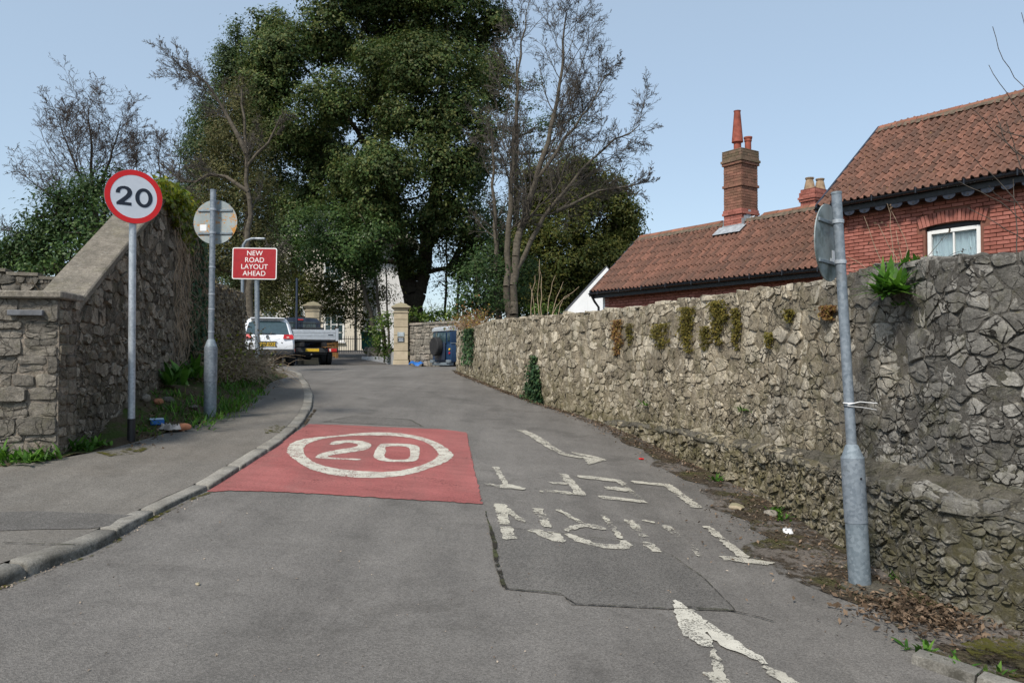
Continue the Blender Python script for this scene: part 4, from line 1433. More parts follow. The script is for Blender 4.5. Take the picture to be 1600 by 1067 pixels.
def tile_mesh(w=.30, l=.375):
    prof = []
    for x, z in ((0, .010), (.020, .050), (.042, .066), (.064, .050), (.084, .008), (.150, .002), (.170, .050), (.192, .066), (.214, .050), (.234, .008), (.300, .002)):
        prof.append((x * w / .3, z))
    vs = []; n = len(prof)
    for y in (0, l):
        for x, z in prof: vs.append((x, y, z + (.034 if y == 0 else 0)))
    for x, z in prof: vs.append((x, 0.0, z + .034 - .030))
    fs = [(k, k + 1, n + k + 1, n + k) for k in range(n - 1)] + [(2 * n + k, 2 * n + k + 1, k + 1, k) for k in range(n - 1)]
    b = B(); b.add(vs, fs)
    return b.mesh('tile', 50, False)
TILE = tile_mesh(); TILE.materials.append(MAT['tile'])

def roof_slope(roof, x0, x1, ze, zr, half, gauge, most, skip=None):
    slope = math.hypot(half, zr - ze); ang = math.atan2(zr - ze, half)
    rows = int(slope / gauge) + 1
    cols = int((x1 - x0) / .30)
    Rm = Matrix.Rotation(ang, 4, 'X')
    spots = []
    for r in range(rows):
        s = r * gauge - .04
        if s > slope - .12: continue
        for c in range(cols):
            x = x0 + c * .30
            if skip and skip(x + .15, s + .2): continue
            spots.append((x, s))
    spots.sort(key=lambda q: (q[0] > 5.2, q[1]))
    tv = np.array([v.co[:] for v in TILE.vertices]); tf = [tuple(p.vertices) for p in TILE.polygons]
    rest = B(); k = 0
    for x, s in spots:
        if hr.random() < .025: s -= .035
        M = Matrix.Translation((x + hr.uniform(-.004, .004), s * math.cos(ang), ze + s * math.sin(ang) + hr.uniform(-.005, .005) - .022 * math.sin((x - x0) * .9) ** 2)) @ Rm @ Matrix.Rotation(hr.gauss(0, .006), 4, 'Z')
        if k < most:
            o = bpy.data.objects.new('tile', TILE); COL.objects.link(o); o.parent = roof; o.matrix_local = M
        else:
            rest.add([M @ Vector(v) for v in tv], tf)
        k += 1
    if rest.v: tag(rest.obj('more_tiles', MAT['tile'], roof, 50, False), kind='stuff')

def roof_board(x0, x1, ze, zr, half, parent, name):
    b = B()
    for sg in (1, -1):
        y0 = 0 if sg > 0 else 2 * half
        vs = [(x0, y0, ze - .02), (x1, y0, ze - .02), (x1, half, zr - .02), (x0, half, zr - .02)]
        vs2 = [(x, y, z - .07) for x, y, z in vs]
        b.add(vs + vs2, [(0, 1, 2, 3), (7, 6, 5, 4), (0, 4, 5, 1), (1, 5, 6, 2), (2, 6, 7, 3), (3, 7, 4, 0)])
    return b.obj(name, MAT['slate'], parent)

def ridge_tiles(x0, x1, zr, half, parent, ln=.46, gap=None):
    x = x0
    while x < x1 - .1:
        e = min(x + ln, x1); 
        if not (gap and e > gap[0] and x < gap[1]):
            dz = hr.uniform(-.008, .008); w = .20; rings = []
            for q in (x + .006, e - .006):
                rings.append([(q, half + a, zr + z + dz) for a, z in ((-w, -.15), (-w * .98, -.10), (-.09, .02), (-.03, .062), (.03, .062), (.09, .02), (w * .98, -.10), (w, -.15))])
            B().loft([[Vector(p) for p in rr] for rr in rings]).obj('ridge_tile', MAT['ridge'], parent, 40)
        x = e
    b = B()
    for sg in (-1, 1):
        vs = []; m = int((x1 - x0) / .1)
        for i in range(m + 1):
            q = x0 + (x1 - x0) * i / m
            vs += [(q, half + sg * .15, zr - .03), (q, half + sg * (.235 + hr.uniform(-.02, .04)), zr - .135 + hr.uniform(-.015, .02))]
        b.add(vs, [(2 * i, 2 * i + 1, 2 * i + 3, 2 * i + 2) for i in range(m)])
    b.obj('ridge_bedding', MAT['ridge_mortar'], parent, 180)

# main roof
mroof = roof_board(-.02, XR, ZE, ZR, WM, house, 'main_roof')
roof_slope(mroof, 0.0, XR - .1, ZE, ZR, WM, .30, 300)
ridge_tiles(0.0, XR, ZR, WM, mroof)
# wing roof
wroof = roof_board(XL, .11, ZW, ZWR, WW, house, 'wing_roof')
CHX = XL + 3.83; CW, CD = .60, .68
roof_slope(wroof, XL, .14, ZW, ZWR, WW, .335, 300)
ridge_tiles(XL, .11, ZWR, WW, wroof, gap=(CHX - CW / 2 - .02, CHX + CW / 2 + .02))

# verges (barge boards), fascias, gutters
def barge(x, ze, zr, half, parent, w=.05, d=.17):
    b = B()
    for sg in (1, -1):
        y0 = -.06 if sg > 0 else 2 * half + .06
        z0 = ze - .06 * (zr - ze) / half
        vs = [(x - w, y0, z0 + .075), (x, y0, z0 + .075), (x, half, zr + .075), (x - w, half, zr + .075)]
        b.add(vs + [(p[0], p[1], p[2] - d) for p in vs], [(0, 1, 2, 3), (7, 6, 5, 4), (0, 4, 5, 1), (1, 5, 6, 2), (2, 6, 7, 3), (3, 7, 4, 0)])
    return b.obj('barge_board', MAT['bluegrey'], parent)
barge(-.01, ZE, ZR, WM, mroof); barge(XL, ZW, ZWR, WW, wroof)

def gutter(x0, x1, z, parent, y=-.055, r=.058):
    b = B(); n = 9; vs = []
    for x in (x0, x1):
        for k in range(n): w = math.pi + math.pi * k / (n - 1); vs.append((x, y + r * math.cos(w), z + r * math.sin(w)))
        for k in range(n): w = 2 * math.pi - math.pi * k / (n - 1); vs.append((x, y + (r - .006) * math.cos(w), z + (r - .006) * math.sin(w)))
    m = 2 * n
    b.add(vs, [(k, (k + 1) % m, m + (k + 1) % m, m + k) for k in range(m)] + [tuple(range(m - 1, -1, -1)), tuple(range(m, 2 * m))])
    o = b.obj('gutter', MAT['black_gloss'], parent)
    bb = B(); x = x0 + .4
    while x < x1: bb.box((x, y, z - .01), (.03, r * 2.25, r * 2.1), bev=.01); x += .9
    tag(bb.obj('gutter_brackets', MAT['black_gloss'], parent), kind='stuff')
    return o
gutter(-.04, XR, ZE - .045, house); gutter(XL - .04, .11, ZW - .045, house)
B().box(((XR) / 2, .03, ZE - .11), (XR, .03, .20)).obj('fascia_board', MAT['black'], house)
B().box(((XL) / 2, .03, ZW - .11), (-XL, .03, .19)).obj('fascia_board', MAT['black'], house)
B().box((XR / 2, OV / 2 + .02, ZE - .205), (XR, OV - .02, .02)).obj('soffit_board', MAT['black'], house)
# scalloped trim hanging below the main eaves
sc = [(-.115, 0), (.115, 0)] + [(.115 * math.cos(a), -.02 - .075 * math.sin(a)) for a in [math.pi * k / 10 for k in range(11)]]
x = .35
while x < 6.6:
    M = frame((x, .055, ZE - .21), (1, 0, 0), (0, 0, 1))
    sb = B(); sb.prism(sc, .03, M); so = sb.obj('scallop', MAT['bluegrey'], house)
    hb = B(); hb.lathe([(.022, 0), (.022, .004)], 10, M=frame((x, .0235, ZE - .262), (1, 0, 0), (0, 0, 1)).to_3x3().to_4x4(), c=(x, .0235, ZE - .262)); hb.obj('hole', MAT['black'], so)
    x += .34

# walls: a mortar body, bricks laid over it
def brick_mesh(l, h, d):
    return B().box((0, 0, 0), (l, d, h), bev=.006).mesh('brick', 30, True)
BR = brick_mesh(.213, .063, .04); BR.materials.append(MAT['brick'])
BH = brick_mesh(.101, .063, .04); BH.materials.append(MAT['brick'])
def brick_rows(wall, x0, x1, z0, z1, yf, most, hole=None, seed=1, mat=MAT['brick']):
    r = random.Random(seed); spots = []
    z = z0; row = 0
    while z + .07 < z1:
        x = x0 + (.1125 if row % 2 else 0)
        if row % 2: spots.append((x0 + .053, z, BH))
        while x + .2 < x1:
            if hole and hole(x + .112, z + .0375):
                # a half brick against the opening where it fits
                for xx in (x + .056, x + .169):
                    if not hole(xx, z + .0375, .056): spots.append((xx, z, BH))
            else: spots.append((x + .112, z, BR))
            x += .225
        z += .075; row += 1
    def cam_d(q): return -q[1]
    spots.sort(key=cam_d)
    rest = B(); k = 0
    for x, z, me in spots:
        M = Matrix.Translation((x + r.uniform(-.003, .003), yf + r.uniform(-.003, .002), z + .0375 + r.uniform(-.002, .002))) @ Matrix.Rotation(r.gauss(0, .006), 4, 'Y')
        if k < most and x < 5.5:
            o = bpy.data.objects.new('brick', me); COL.objects.link(o); o.parent = wall; o.matrix_local = M; k += 1
        else: rest.add([M @ v.co for v in me.vertices], [tuple(p.vertices) for p in me.polygons])
    if rest.v: tag(rest.obj('more_bricks', mat, wall, 30, False), kind='stuff')

wx0, wx1 = hx(1447), hx(1534)
wz1 = (hz(1447, 360) + hz(1534, 341)) / 2
wz0 = wz1 - 1.35
wxm = (wx0 + wx1) / 2; wrad = 2.6
def arch_z(x, up=0): return wz1 + up - (wrad - math.sqrt(max(0, wrad * wrad - (x - wxm) ** 2))) + .05
def hole(x, z, hw=.112):
    if x + hw > wx0 - .005 and x - hw < wx1 + .005 and z > wz0 - .04 and z < arch_z(wxm) + .0: return True
    return abs(x - wxm) - hw < (wx1 - wx0) / 2 + .12 and arch_z(x) - .06 < z < arch_z(x, .27)
# body of the main house (front split round the window)
b = B()
def slab(xa, xb, za, zb): b.box(((xa + xb) / 2, OV + .16, (za + zb) / 2), (xb - xa, .28, zb - za))
slab(.12, wx0, .5, ZE - .2); slab(wx1, XR, .5, ZE - .2); slab(wx0, wx1, .5, wz0); slab(wx0, wx1, wz1 + .05, ZE - .2)
mwall = b.obj('front_wall', MAT['brick_mortar'], house)
brick_rows(mwall, .40, XR, 2.6 + .075 * 3, ZE - .2, OV + .005, 300, hole)
g2 = B(); g2.add([(.12, OV + .3, .5), (.12, 2 * WM - OV, .5), (.12, 2 * WM - OV, ZE), (.12, WM, ZR - .1), (.12, OV + .3, ZE),
                  (.42, OV + .3, .5), (.42, 2 * WM - OV, .5), (.42, 2 * WM - OV, ZE), (.42, WM, ZR - .1), (.42, OV + .3, ZE)],
                 [(0, 1, 2, 3, 4), (9, 8, 7, 6, 5), (0, 5, 6, 1), (1, 6, 7, 2), (2, 7, 8, 3), (3, 8, 9, 4), (4, 9, 5, 0)])
g2.obj('gable_wall', MAT['brick'], house)
# corner pilaster with a moulded capital
px0, px1 = .12, .40
pb = B().box(((px0 + px1) / 2, OV - .03, 2.3), (px1 - px0, .10, 3.6)).obj('pilaster', MAT['brick_mortar'], house)
zz = 2.6
while zz < 4.07:
    B().box(((px0 + px1) / 2, OV - .045, zz + .14), (px1 - px0 + .01, .09, .27), bev=.006).obj('brick', MAT['brick'], pb); zz += .29
zc = hz(1330, 352)
for k, (w, h, dz) in enumerate(((.03, .05, 0), (.06, .05, .055), (.09, .055, .11), (.12, .06, .17))):
    B().box(((px0 + px1) / 2 + w * .3, OV - .04 - w * .3, zc + dz), (px1 - px0 + w, .1 + w, h), bev=.008).obj('capital', MAT['brick'], pb)
# arch bricks over the window
na = 17
for k in range(na):
    t_ = (k + .5) / na; x = wx0 - .10 + (wx1 - wx0 + .20) * t_
    a = (x - wxm) / wrad * 1.15
    M = Matrix.Translation((x + math.sin(a) * .12, OV + .004, arch_z(x) + .125)) @ Matrix.Rotation(a, 4, 'Y')
    bb = B().box((0, 0, 0), ((wx1 - wx0 + .2) / na - .009, .044, .235), bev=.005)
    o = bb.obj('brick', MAT['brick'], mwall); o.matrix_local = M
# sash window
win = B()
def fr_box(x0, x1, z0, z1, y, d): win.box(((x0 + x1) / 2, y, (z0 + z1) / 2), (x1 - x0, d, z1 - z0), bev=.006)
yw = OV + .10
fr_box(wx0 + .02, wx0 + .095, wz0, wz1 - .055, yw, .08); fr_box(wx1 - .095, wx1 - .02, wz0, wz1 - .055, yw, .08)
fr_box(wx0 + .095, wx1 - .095, wz1 - .13, wz1 - .055, yw, .08); fr_box(wx0 + .095, wx1 - .095, wz0, wz0 + .08, yw, .08)
wo = win.obj('window', MAT['white_paint'], house)
B().box((wxm, yw, (wz0 + wz1) / 2 - .03), (.032, .06, wz1 - wz0 - .21), bev=.005).obj('mullion', MAT['white_paint'], wo)
B().box((wxm, OV + .12, wz1 - .0), (wx1 - wx0, .06, .11)).obj('head_board', MAT['black'], wo)
for xa, xb in ((wx0 + .095, wxm - .016), (wxm + .016, wx1 - .095)):
    B().box(((xa + xb) / 2, yw + .012, (wz0 + wz1) / 2 - .03), (xb - xa, .006, wz1 - wz0 - .21)).obj('pane', MAT['pane'], wo)
cv = []; nc = 90
for i in range(nc + 1):
    x = wx0 + .03 + (wx1 - wx0 - .06) * i / nc
    y = OV + .185 + .022 * math.sin(i * .75 + math.sin(i * .17) * 2) + .012 * math.sin(i * 1.9)
    cv += [(x, y, wz0 - .05), (x, y + .004, wz1 - .06)]
cb = B(); cb.add(cv, [(2 * i, 2 * i + 2, 2 * i + 3, 2 * i + 1) for i in range(nc)]); cb.obj('curtain', MAT['curtain'], house, 180, False)
B().box((wxm, OV + 1.2, (wz0 + wz1) / 2), (2.4, .05, 2.4)).obj('room_wall', MAT['room'], house)
# wing walls
ww = B().box((XL / 2 + .1, OV + .15, 1.95), (-XL - .1, .28, 3.1)).obj('wing_wall', MAT['brick_mortar'], house)
brick_rows(ww, XL + .25, .11, ZW - .75, ZW - .15, OV + .005, 150, None, 4)
# a soldier course and some rubble patches under the wing eaves
B().add([(XL + .15, OV, .5), (XL + .15, 2 * WW - OV, .5), (XL + .15, 2 * WW - OV, ZW), (XL + .15, WW, ZWR - .1), (XL + .15, OV, ZW),
         (XL + .4, OV + .01, .5), (XL + .4, 2 * WW - OV, .5), (XL + .4, 2 * WW - OV, ZW), (XL + .4, WW, ZWR - .1), (XL + .4, OV + .01, ZW)],
        [(0, 1, 2, 3, 4), (9, 8, 7, 6, 5), (0, 5, 6, 1), (1, 6, 7, 2), (2, 7, 8, 3), (3, 8, 9, 4), (4, 9, 5, 0)]).obj('gable_wall', MAT['render_white'], house)
# downpipe at the wing corner
B().tube([(XL + .03, -.05, ZW - .1), (XL + .04, .08, ZW - .3), (XL + .05, .22, ZW - .45), (XL + .05, .24, .6)], .035, 8).obj('downpipe', MAT['black_gloss'], house)

# chimneys
def chimney(cx, cy, z0, spec, w, d, parent, pots, flash=None):
    """spec: list of (height, projection, material key); every course is laid brick by brick"""
    core_h = sum(s[0] for s in spec)
    ch = B().box((cx, cy, z0 + core_h / 2 - .3), (w - .03, d - .03, core_h + .58)).obj('chimney', MAT['brick_mortar'], parent)
    z = z0; r = random.Random(int(cx * 10)); keys = {}
    row = 0
    for h, pr, key in spec:
        bb = keys.setdefault(key, B())
        zt = z + h
        while z < zt - .01:
            hh = min(.075, zt - z)
            W2, D2 = w / 2 + pr, d / 2 + pr
            for (ax, L, off) in (('x', 2 * W2, -D2), ('x', 2 * W2, D2), ('y', 2 * D2 - .1, -W2), ('y', 2 * D2 - .1, W2)):
                q = -L / 2; first = True
                while q < L / 2 - .02:
                    l = .1125 if (first and (row + (ax == 'y')) % 2) else .225
                    l = min(l, L / 2 - q); first = False
                    jj = r.uniform(-.004, .004)
                    if ax == 'x': bb.box((cx + q + l / 2, cy + off - (.05 - .0) * (1 if off > 0 else -1) + jj, z + hh / 2), (l - .010, .1, hh - .010))
                    else: bb.box((cx + off - .05 * (1 if off > 0 else -1) + jj, cy + q + l / 2, z + hh / 2), (.1, l - .010, hh - .010))
                    q += l
            z += hh; row += 1
    for key, bb in keys.items(): tag(bb.obj('brickwork', MAT[key], ch, 30, True), kind='stuff')
    for (dx, dy, prof, key) in pots:
        B().lathe(prof, 20, (cx + dx, cy + dy, z)).obj('chimney_pot', MAT[key], ch)
    return ch, z
cz0 = ZWR - .36
spec = [(.45, 0, 'brick'), (.075, .035, 'brick'), (.075, .018, 'brick'), (.60, 0, 'brick_old'), (.075, .03, 'brick_old'), (.525, 0, 'brick_old'), (.075, .035, 'brick_old'), (.075, .06, 'brick_cap'), (.26, .03, 'brick_cap')]
tall = [(.10, -.05), (.10, .24), (.155, .26), (.15, .30), (.085, 1.08), (.092, 1.10), (.10, 1.12), (.08, 1.12), (.07, 1.0)]
short = [(.085, -.05), (.085, .26), (.10, .28), (.10, .34), (.115, .36), (.115, .40), (.09, .40), (.07, .3)]
ch, zt = chimney(CHX, WW, cz0, spec, CW, CD, house, [(-.05, -.06, tall, 'terracotta'), (.12, .17, short, 'terracotta')])
# lead flashing round its foot
lead = B()
sl = (ZWR - ZW) / WW
lead.box((CHX, WW - CD / 2 - .012, cz0 + .07), (CW + .1, .012, .22))
lead.add([(CHX - CW / 2 - .16, WW - CD / 2 - .30, cz0 + .065 - .28 * sl * .55), (CHX + CW / 2 + .16, WW - CD / 2 - .30, cz0 + .065 - .28 * sl * .55), (CHX + CW / 2 + .16, WW - CD / 2, cz0 + .16), (CHX - CW / 2 - .16, WW - CD / 2, cz0 + .16)], [(0, 1, 2, 3)])
for k in range(4):
    yy = WW - CD / 2 + .04 + k * .09; lead.box((CHX + CW / 2 + .012, yy, cz0 + .22 + k * .085), (.012, .10, .22))
    lead.box((CHX + CW / 2 + .08, yy, cz0 + .12 + k * .082), (.16, .1, .012), M=Matrix.Rotation(.7, 3, 'X'))
    lead.box((CHX - CW / 2 - .012, yy, cz0 + .22 + k * .085), (.012, .10, .22))
lead.obj('flashing', MAT['lead'], ch, 30)
# second stack behind the main gable
c2 = P(1274, 325, 24.5)
rel = Vector((c2.x - E0.x, c2.y - E0.y, 0)); lx, ly = rel.dot(EDIR), rel.dot(NIN)
z2 = EYE + (562 - 334) * 24.5 / F
bell = [(.17, -.03), (.165, .05), (.12, .26), (.105, .30), (.13, .33), (.135, .37), (.10, .37), (.08, .2)]
chimney(lx, ly, z2 - .3, [(.66, 0, 'brick'), (.075, .035, 'brick'), (.075, .06, 'brick'), (.15, .03, 'brick'), (.10, 0, 'brick')], .52, .80, house, [(-.06, -.2, bell, 'buff_pot'), (.04, .2, bell, 'buff_pot')])

# ---------------------------------------------------------------- white gabled outbuilding beyond the wing
wg = P(905, 500, 30.0)
out = thing('white_outbuilding', 'white rendered gable showing between the dark yew and the tiled wing', 'building', (wg.x, wg.y, 1.4))
pk = P(948, 418, 30.0); fe = P(868, 500, 30.0)
hw = pk.x - fe.x; rise = pk.z - fe.z
xc = pk.x - wg.x; z0 = 0.0; ze = fe.z - 1.4 - .3; zp = pk.z - 1.4; hw *= 1.08
b = B(); b.add([(xc - hw, 0, z0), (xc + hw, 0, z0), (xc + hw, 0, ze), (xc, 0, zp), (xc - hw, 0, ze), (xc - hw, 5, z0), (xc + hw, 5, z0), (xc + hw, 5, ze), (xc, 5, zp), (xc - hw, 5, ze)],
              [(0, 1, 2, 3, 4), (9, 8, 7, 6, 5), (0, 5, 6, 1), (1, 6, 7, 2), (4, 9, 5, 0)])
b.obj('wall', MAT['render_white'], out)
b = B()
for sg in (-1, 1):
    vs = [(xc + sg * (hw + .1), .06, ze - .09), (xc + sg * (hw + .1), 5.1, ze - .09), (xc, 5.1, zp + .02), (xc, .06, zp + .02)]
    b.add(vs + [(x, y, z + .05) for x, y, z in vs], [(0, 1, 2, 3), (7, 6, 5, 4), (0, 4, 5, 1), (1, 5, 6, 2), (2, 6, 7, 3), (3, 7, 4, 0)])
b.obj('roof', MAT['slate'], out)
# ---------------------------------------------------------------- road signs and posts

# the 20 sign
sp = G(205, 685, .06)
S20 = thing('speed_sign', 'round 20 speed limit sign with a red rim on a pale post', 'road sign', sp)
ppm = F / sp.y
hS = (685 - 308) / ppm
B().tube([(0, 0, -.1), (0, 0, .22)], .041, 16).obj('post_sleeve', MAT['black'], S20)
B().tube([(0, 0, .2), (-.012, 0, hS + .25)], .0375, 16).obj('post', MAT['galv_new'], S20)
yaw = math.atan2(-sp.y, -sp.x) + .22
M = frame((-.012 + .05 * math.cos(yaw), .05 * math.sin(yaw), hS), (-math.sin(yaw), math.cos(yaw), 0), (0, 0, 1))
def disc(r0, r1, z0, z1, M, n=56):
    b = B()
    vs = []; 
    for r, z in ((r0, z0), (r1, z0), (r1, z1), (r0, z1)):
        for k in range(n): w = 2 * math.pi * k / n; vs.append(M @ Vector((r * math.cos(w), r * math.sin(w), z)))
    fs = []
    for a in range(4):
        q = (a + 1) % 4
        if r0 < 1e-6 and a == 3: continue
        for k in range(n): fs.append((a * n + k, a * n + (k + 1) % n, q * n + (k + 1) % n, q * n + k))
    b.add(vs, fs); return b
disc(0.0, .300, -.006, 0.0, M).obj('plate', MAT['galv'], S20)
disc(0.0, .297, .0005, .0015, M).obj('face', MAT['sign_white'], S20)
disc(.240, .2975, .002, .003, M).obj('red_rim', MAT['sign_red'], S20)
two = [(302, 475), (305, 440), (330, 400), (370, 378), (415, 370), (460, 376), (495, 400), (515, 440), (512, 480), (490, 520), (450, 560), (412, 597), (508, 597), (508, 640), (312, 640), (312, 608), (380, 548), (430, 500), (452, 465), (452, 440), (440, 420), (415, 410), (385, 413), (365, 430), (356, 455), (355, 475)]
sk_ = .30 / 385
two = [((x - 540) * sk_, (507 - y) * sk_) for x, y in two]
B().prism(two, .001, M @ Matrix.Translation((0, 0, .003))).obj('numeral', MAT['sign_black'], S20, 20)
zo = B(); n0 = 40
for rx, ry, z in ((116, 138, 0), (116, 138, .001), (60, 93, .001), (60, 93, 0)):
    for k in range(n0):
        w = 2 * math.pi * k / n0; cw, sw = math.cos(w), math.sin(w)
        zo.v.append(tuple(M @ Vector(((132 + rx * math.copysign(abs(cw) ** 1.0, cw)) * sk_, (-3 + ry * math.copysign(abs(sw) ** 1.0, sw)) * sk_, .003 + z))))
for a in range(3):
    for k in range(n0): zo.f.append((a * n0 + k, a * n0 + (k + 1) % n0, (a + 1) * n0 + (k + 1) % n0, (a + 1) * n0 + k))
zo.obj('numeral', MAT['sign_black'], S20, 20)
for dz in (.13, -.13):
    B().tube([M @ Vector((-.2, dz, -.022)), M @ Vector((.2, dz, -.022))], .012, 6).obj('rail', MAT['galv'], S20)


def old_post(label, px, py, off, px_top, py_top, h_base, r_base, r_top, collar, extra):
    """stepped steel sign post: wide base, tapered shoulder, thin shaft, with a slight lean"""
    p = G(px, py, off)
    d = p.y
    H = (py - py_top) * d / F
    lx = (px_top - px) * d / F
    t = thing('sign_post', label, 'sign post', p)
    def at(z): return Vector((lx * z / H, 0, z))
    B().tube([at(-.15), at(.02), at(h_base * .52)], r_base, 20).obj('base', MAT['galv_base'], t)
    B().tube([at(h_base * .50), at(h_base)], r_base * 1.05, 20).obj('door', MAT['galv'], t)
    B().tube([at(h_base), at(h_base + .09), at(h_base + .1)], [r_base * 1.0, r_top * 1.25, r_top], 20).obj('shoulder', MAT['galv_base'], t)
    B().tube([at(h_base + .08), at(H * .6), at(H)], [r_top, r_top, r_top * .99], 18).obj('shaft', MAT['galv'], t)
    B().tube([at(H - .004), at(H + .012)], r_top * 1.06, 18).obj('cap', MAT['galv_base'], t)
    for z in extra: B().tube([at(z), at(z + .018)], r_top * 1.12, 18).obj('band', MAT['galv_new'], t)
    return t, at, H, d

def sign_back(t, at, zc, yaw, r_top, r, mat, sticker, tilt=0.0):
    """the plate: its face points along yaw, away from the viewer, so the grey back and its rails show"""
    nrm = Vector((math.cos(yaw), math.sin(yaw), 0))
    c = at(zc) + nrm * (r_top + .045)
    xa = Vector((-math.sin(yaw), math.cos(yaw), 0))
    M = frame(c, xa, (0, 0, 1))
    pl = disc(0.0, r, -.004, .004, M).obj('plate', mat, t)
    disc(0.0, r - .004, .0045, .006, M).obj('face', MAT['sign_white'], pl)
    for dz in (.155, -.155):
        w = math.sqrt(r * r - dz * dz) - .02
        rail = B().box((0, 0, 0), (2 * w, .026, .016), bev=.003)
        rail.v = [tuple(M @ Vector((v[0], v[1] + dz, v[2] - .013))) for v in rail.v]
        rail.obj('rail', MAT['galv_base'], t)
        q = at(zc + dz)
        B().tube([q + Vector((0, 0, -.014)), q + Vector((0, 0, .014))], r_top * 1.16, 18).obj('clip', MAT['galv_new'], t)
    for (sx, sy, w, h) in sticker:
        b = B().box((0, 0, 0), (w, h, .0015)); b.v = [tuple(M @ Vector((v[0] + sx, v[1] + sy, v[2] - .0052))) for v in b.v]
        b.obj('sticker', MAT['sticker'], t)
    return M

# left post, plate seen from behind
tA, atA, HA, dA = old_post('grey stepped post with the back of a rust-stained round sign, beside the verge', 328, 651, .07, 330, 297, .93, .080, .038, None, (1.12, 1.42, 1.62, 1.98))
zA = (651 - 345) * dA / F
view = math.atan2(tA.location.y, tA.location.x)
MA = sign_back(tA, atA, zA, view - .42, .038, .30, MAT['signback'], [(.165, -.075, .09, .085)])
# right post near the camera
tB, atB, HB, dB = old_post('leaning grey stepped post with a sign edge-on, in front of the right wall', 1344, 916, 0, 1313, 304, .98, .081, .038, None, ())
zB = (916 - 380) * dB / F
viewB = math.atan2(tB.location.y, tB.location.x)
sign_back(tB, atB, zB, viewB + 1.28, .038, .30, MAT['signback_dark'], [(-.115, -.10, .09, .10), (-.055, -.14, .05, .05)])
# cable ties round the right post
zt_ = (916 - 632) * dB / F
q = atB(zt_)
B().tube([q + Vector((.04 * math.cos(a), .04 * math.sin(a), .0)) for a in [2 * math.pi * k / 20 for k in range(21)]], .005, 6).obj('cable_tie', MAT['sign_text'], tB)
B().tube([q + Vector((-.03, -.045, -.01)), q + Vector((.06, -.05, .012)), q + Vector((.2, -.03, .0))], .004, 6).obj('cable_tie', MAT['sign_text'], tB)
B().tube([q + Vector((-.03, -.045, -.02)), q + Vector((.08, -.05, -.03)), q + Vector((.2, -.02, -.05))], .0025, 6).obj('cable_tie', MAT['sign_text'], tB)
B().tube([q + Vector((.038 * math.cos(a), .038 * math.sin(a), -.025)) for a in [2 * math.pi * k / 20 for k in range(21)]], .004, 6).obj('cable_tie', MAT['black'], tB)
zk = (916 - 747) * dB / F
kb = atB(zk); B().tube([kb + Vector((.02, -.082, 0)), kb + Vector((.021, -.086, 0))], .009, 10).obj('lock_hole', MAT['black'], tB)
# concrete collar
cb = B().lathe([(.0, .03), (.10, .03), (.22, .012), (.3, -.02)][::-1], 20); cb.obj('concrete_collar', MAT['ledge'], tB, 60)

# red temporary sign at the top of the hill
rp = P(403, 571, 21.0); gz_ = float(foot_z(rp.x, rp.y))
RS = thing('temporary_sign', 'red rectangular sign reading NEW ROAD LAYOUT AHEAD on a grey post', 'road sign', (rp.x, rp.y, gz_))
zt2 = P(400, 388, 21.0).z - gz_; zb2 = P(400, 437, 21.0).z - gz_
B().tube([(0, 0, -.2), (-.06, 0, zt2 - .05)], .062, 14).obj('post', MAT['galv'], RS)
w_ = 70 * 21 / F; h_ = zt2 - zb2
M = frame((-.085, -.085, (zt2 + zb2) / 2), (1, -.02, -.018), (0, 0, 1)); M = M @ Matrix.Identity(4)
def plate(w, h, z0, z1, M, rad=.05):
    pts = []
    for cx, cy, a0 in ((w / 2 - rad, h / 2 - rad, 0), (-w / 2 + rad, h / 2 - rad, 90), (-w / 2 + rad, -h / 2 + rad, 180), (w / 2 - rad, -h / 2 + rad, 270)):
        for k in range(6): a = math.radians(a0 + 18 * k); pts.append((cx + rad * math.cos(a), cy + rad * math.sin(a)))
    return B().prism(pts, z1 - z0, M @ Matrix.Translation((0, 0, z0)))
plate(w_, h_, -.01, 0, M).obj('plate', MAT['sign_text'], RS)
plate(w_ - .05, h_ - .05, .001, .003, M, .035).obj('face', MAT['sign_maroon'], RS)
for k, wd_ in enumerate(('NEW', 'ROAD', 'LAYOUT', 'AHEAD')):
    me = text_mesh(wd_, .185, bold=0.0, spacing=1.02); me.transform(M @ Matrix.Translation((0, (.27 - .18 * k), .0035))); link('lettering', me, MAT['sign_text'], RS)

# street lamp behind it
lp = P(378, 560, 27.0)
SL = thing('street_lamp', 'slim grey street lamp with a curved arm behind the red sign', 'street lamp', (lp.x, lp.y, 1.45))
zl = P(378, 374, 27.0).z - 1.45
B().tube([(0, 0, -.2), (0, 0, zl - .4), (.02, 0, zl - .2), (.12, 0, zl - .05), (.3, 0, zl + .02), (.5, 0, zl + .03)], [.06, .05, .05, .045, .04, .035], 10).obj('column', MAT['galv'], SL)
B().box((.6, 0, zl + .02), (.34, .14, .06), bev=.02).obj('lantern', MAT['galv_new'], SL)
# dark post by the left gate pillar
dp = P(463, 573, 33.2)
t = thing('dark_post', 'slim dark blue post beside the left gate pillar', 'post', (dp.x, dp.y, 1.45))
B().tube([(0, 0, -.1), (0, 0, 3.6)], [.06, .045], 10).obj('shaft', MAT['car_navy'], t)
B().lathe([(.045, 3.6), (.06, 3.62), (.055, 3.68), (0.0, 3.72)], 10).obj('finial', MAT['car_navy'], t)

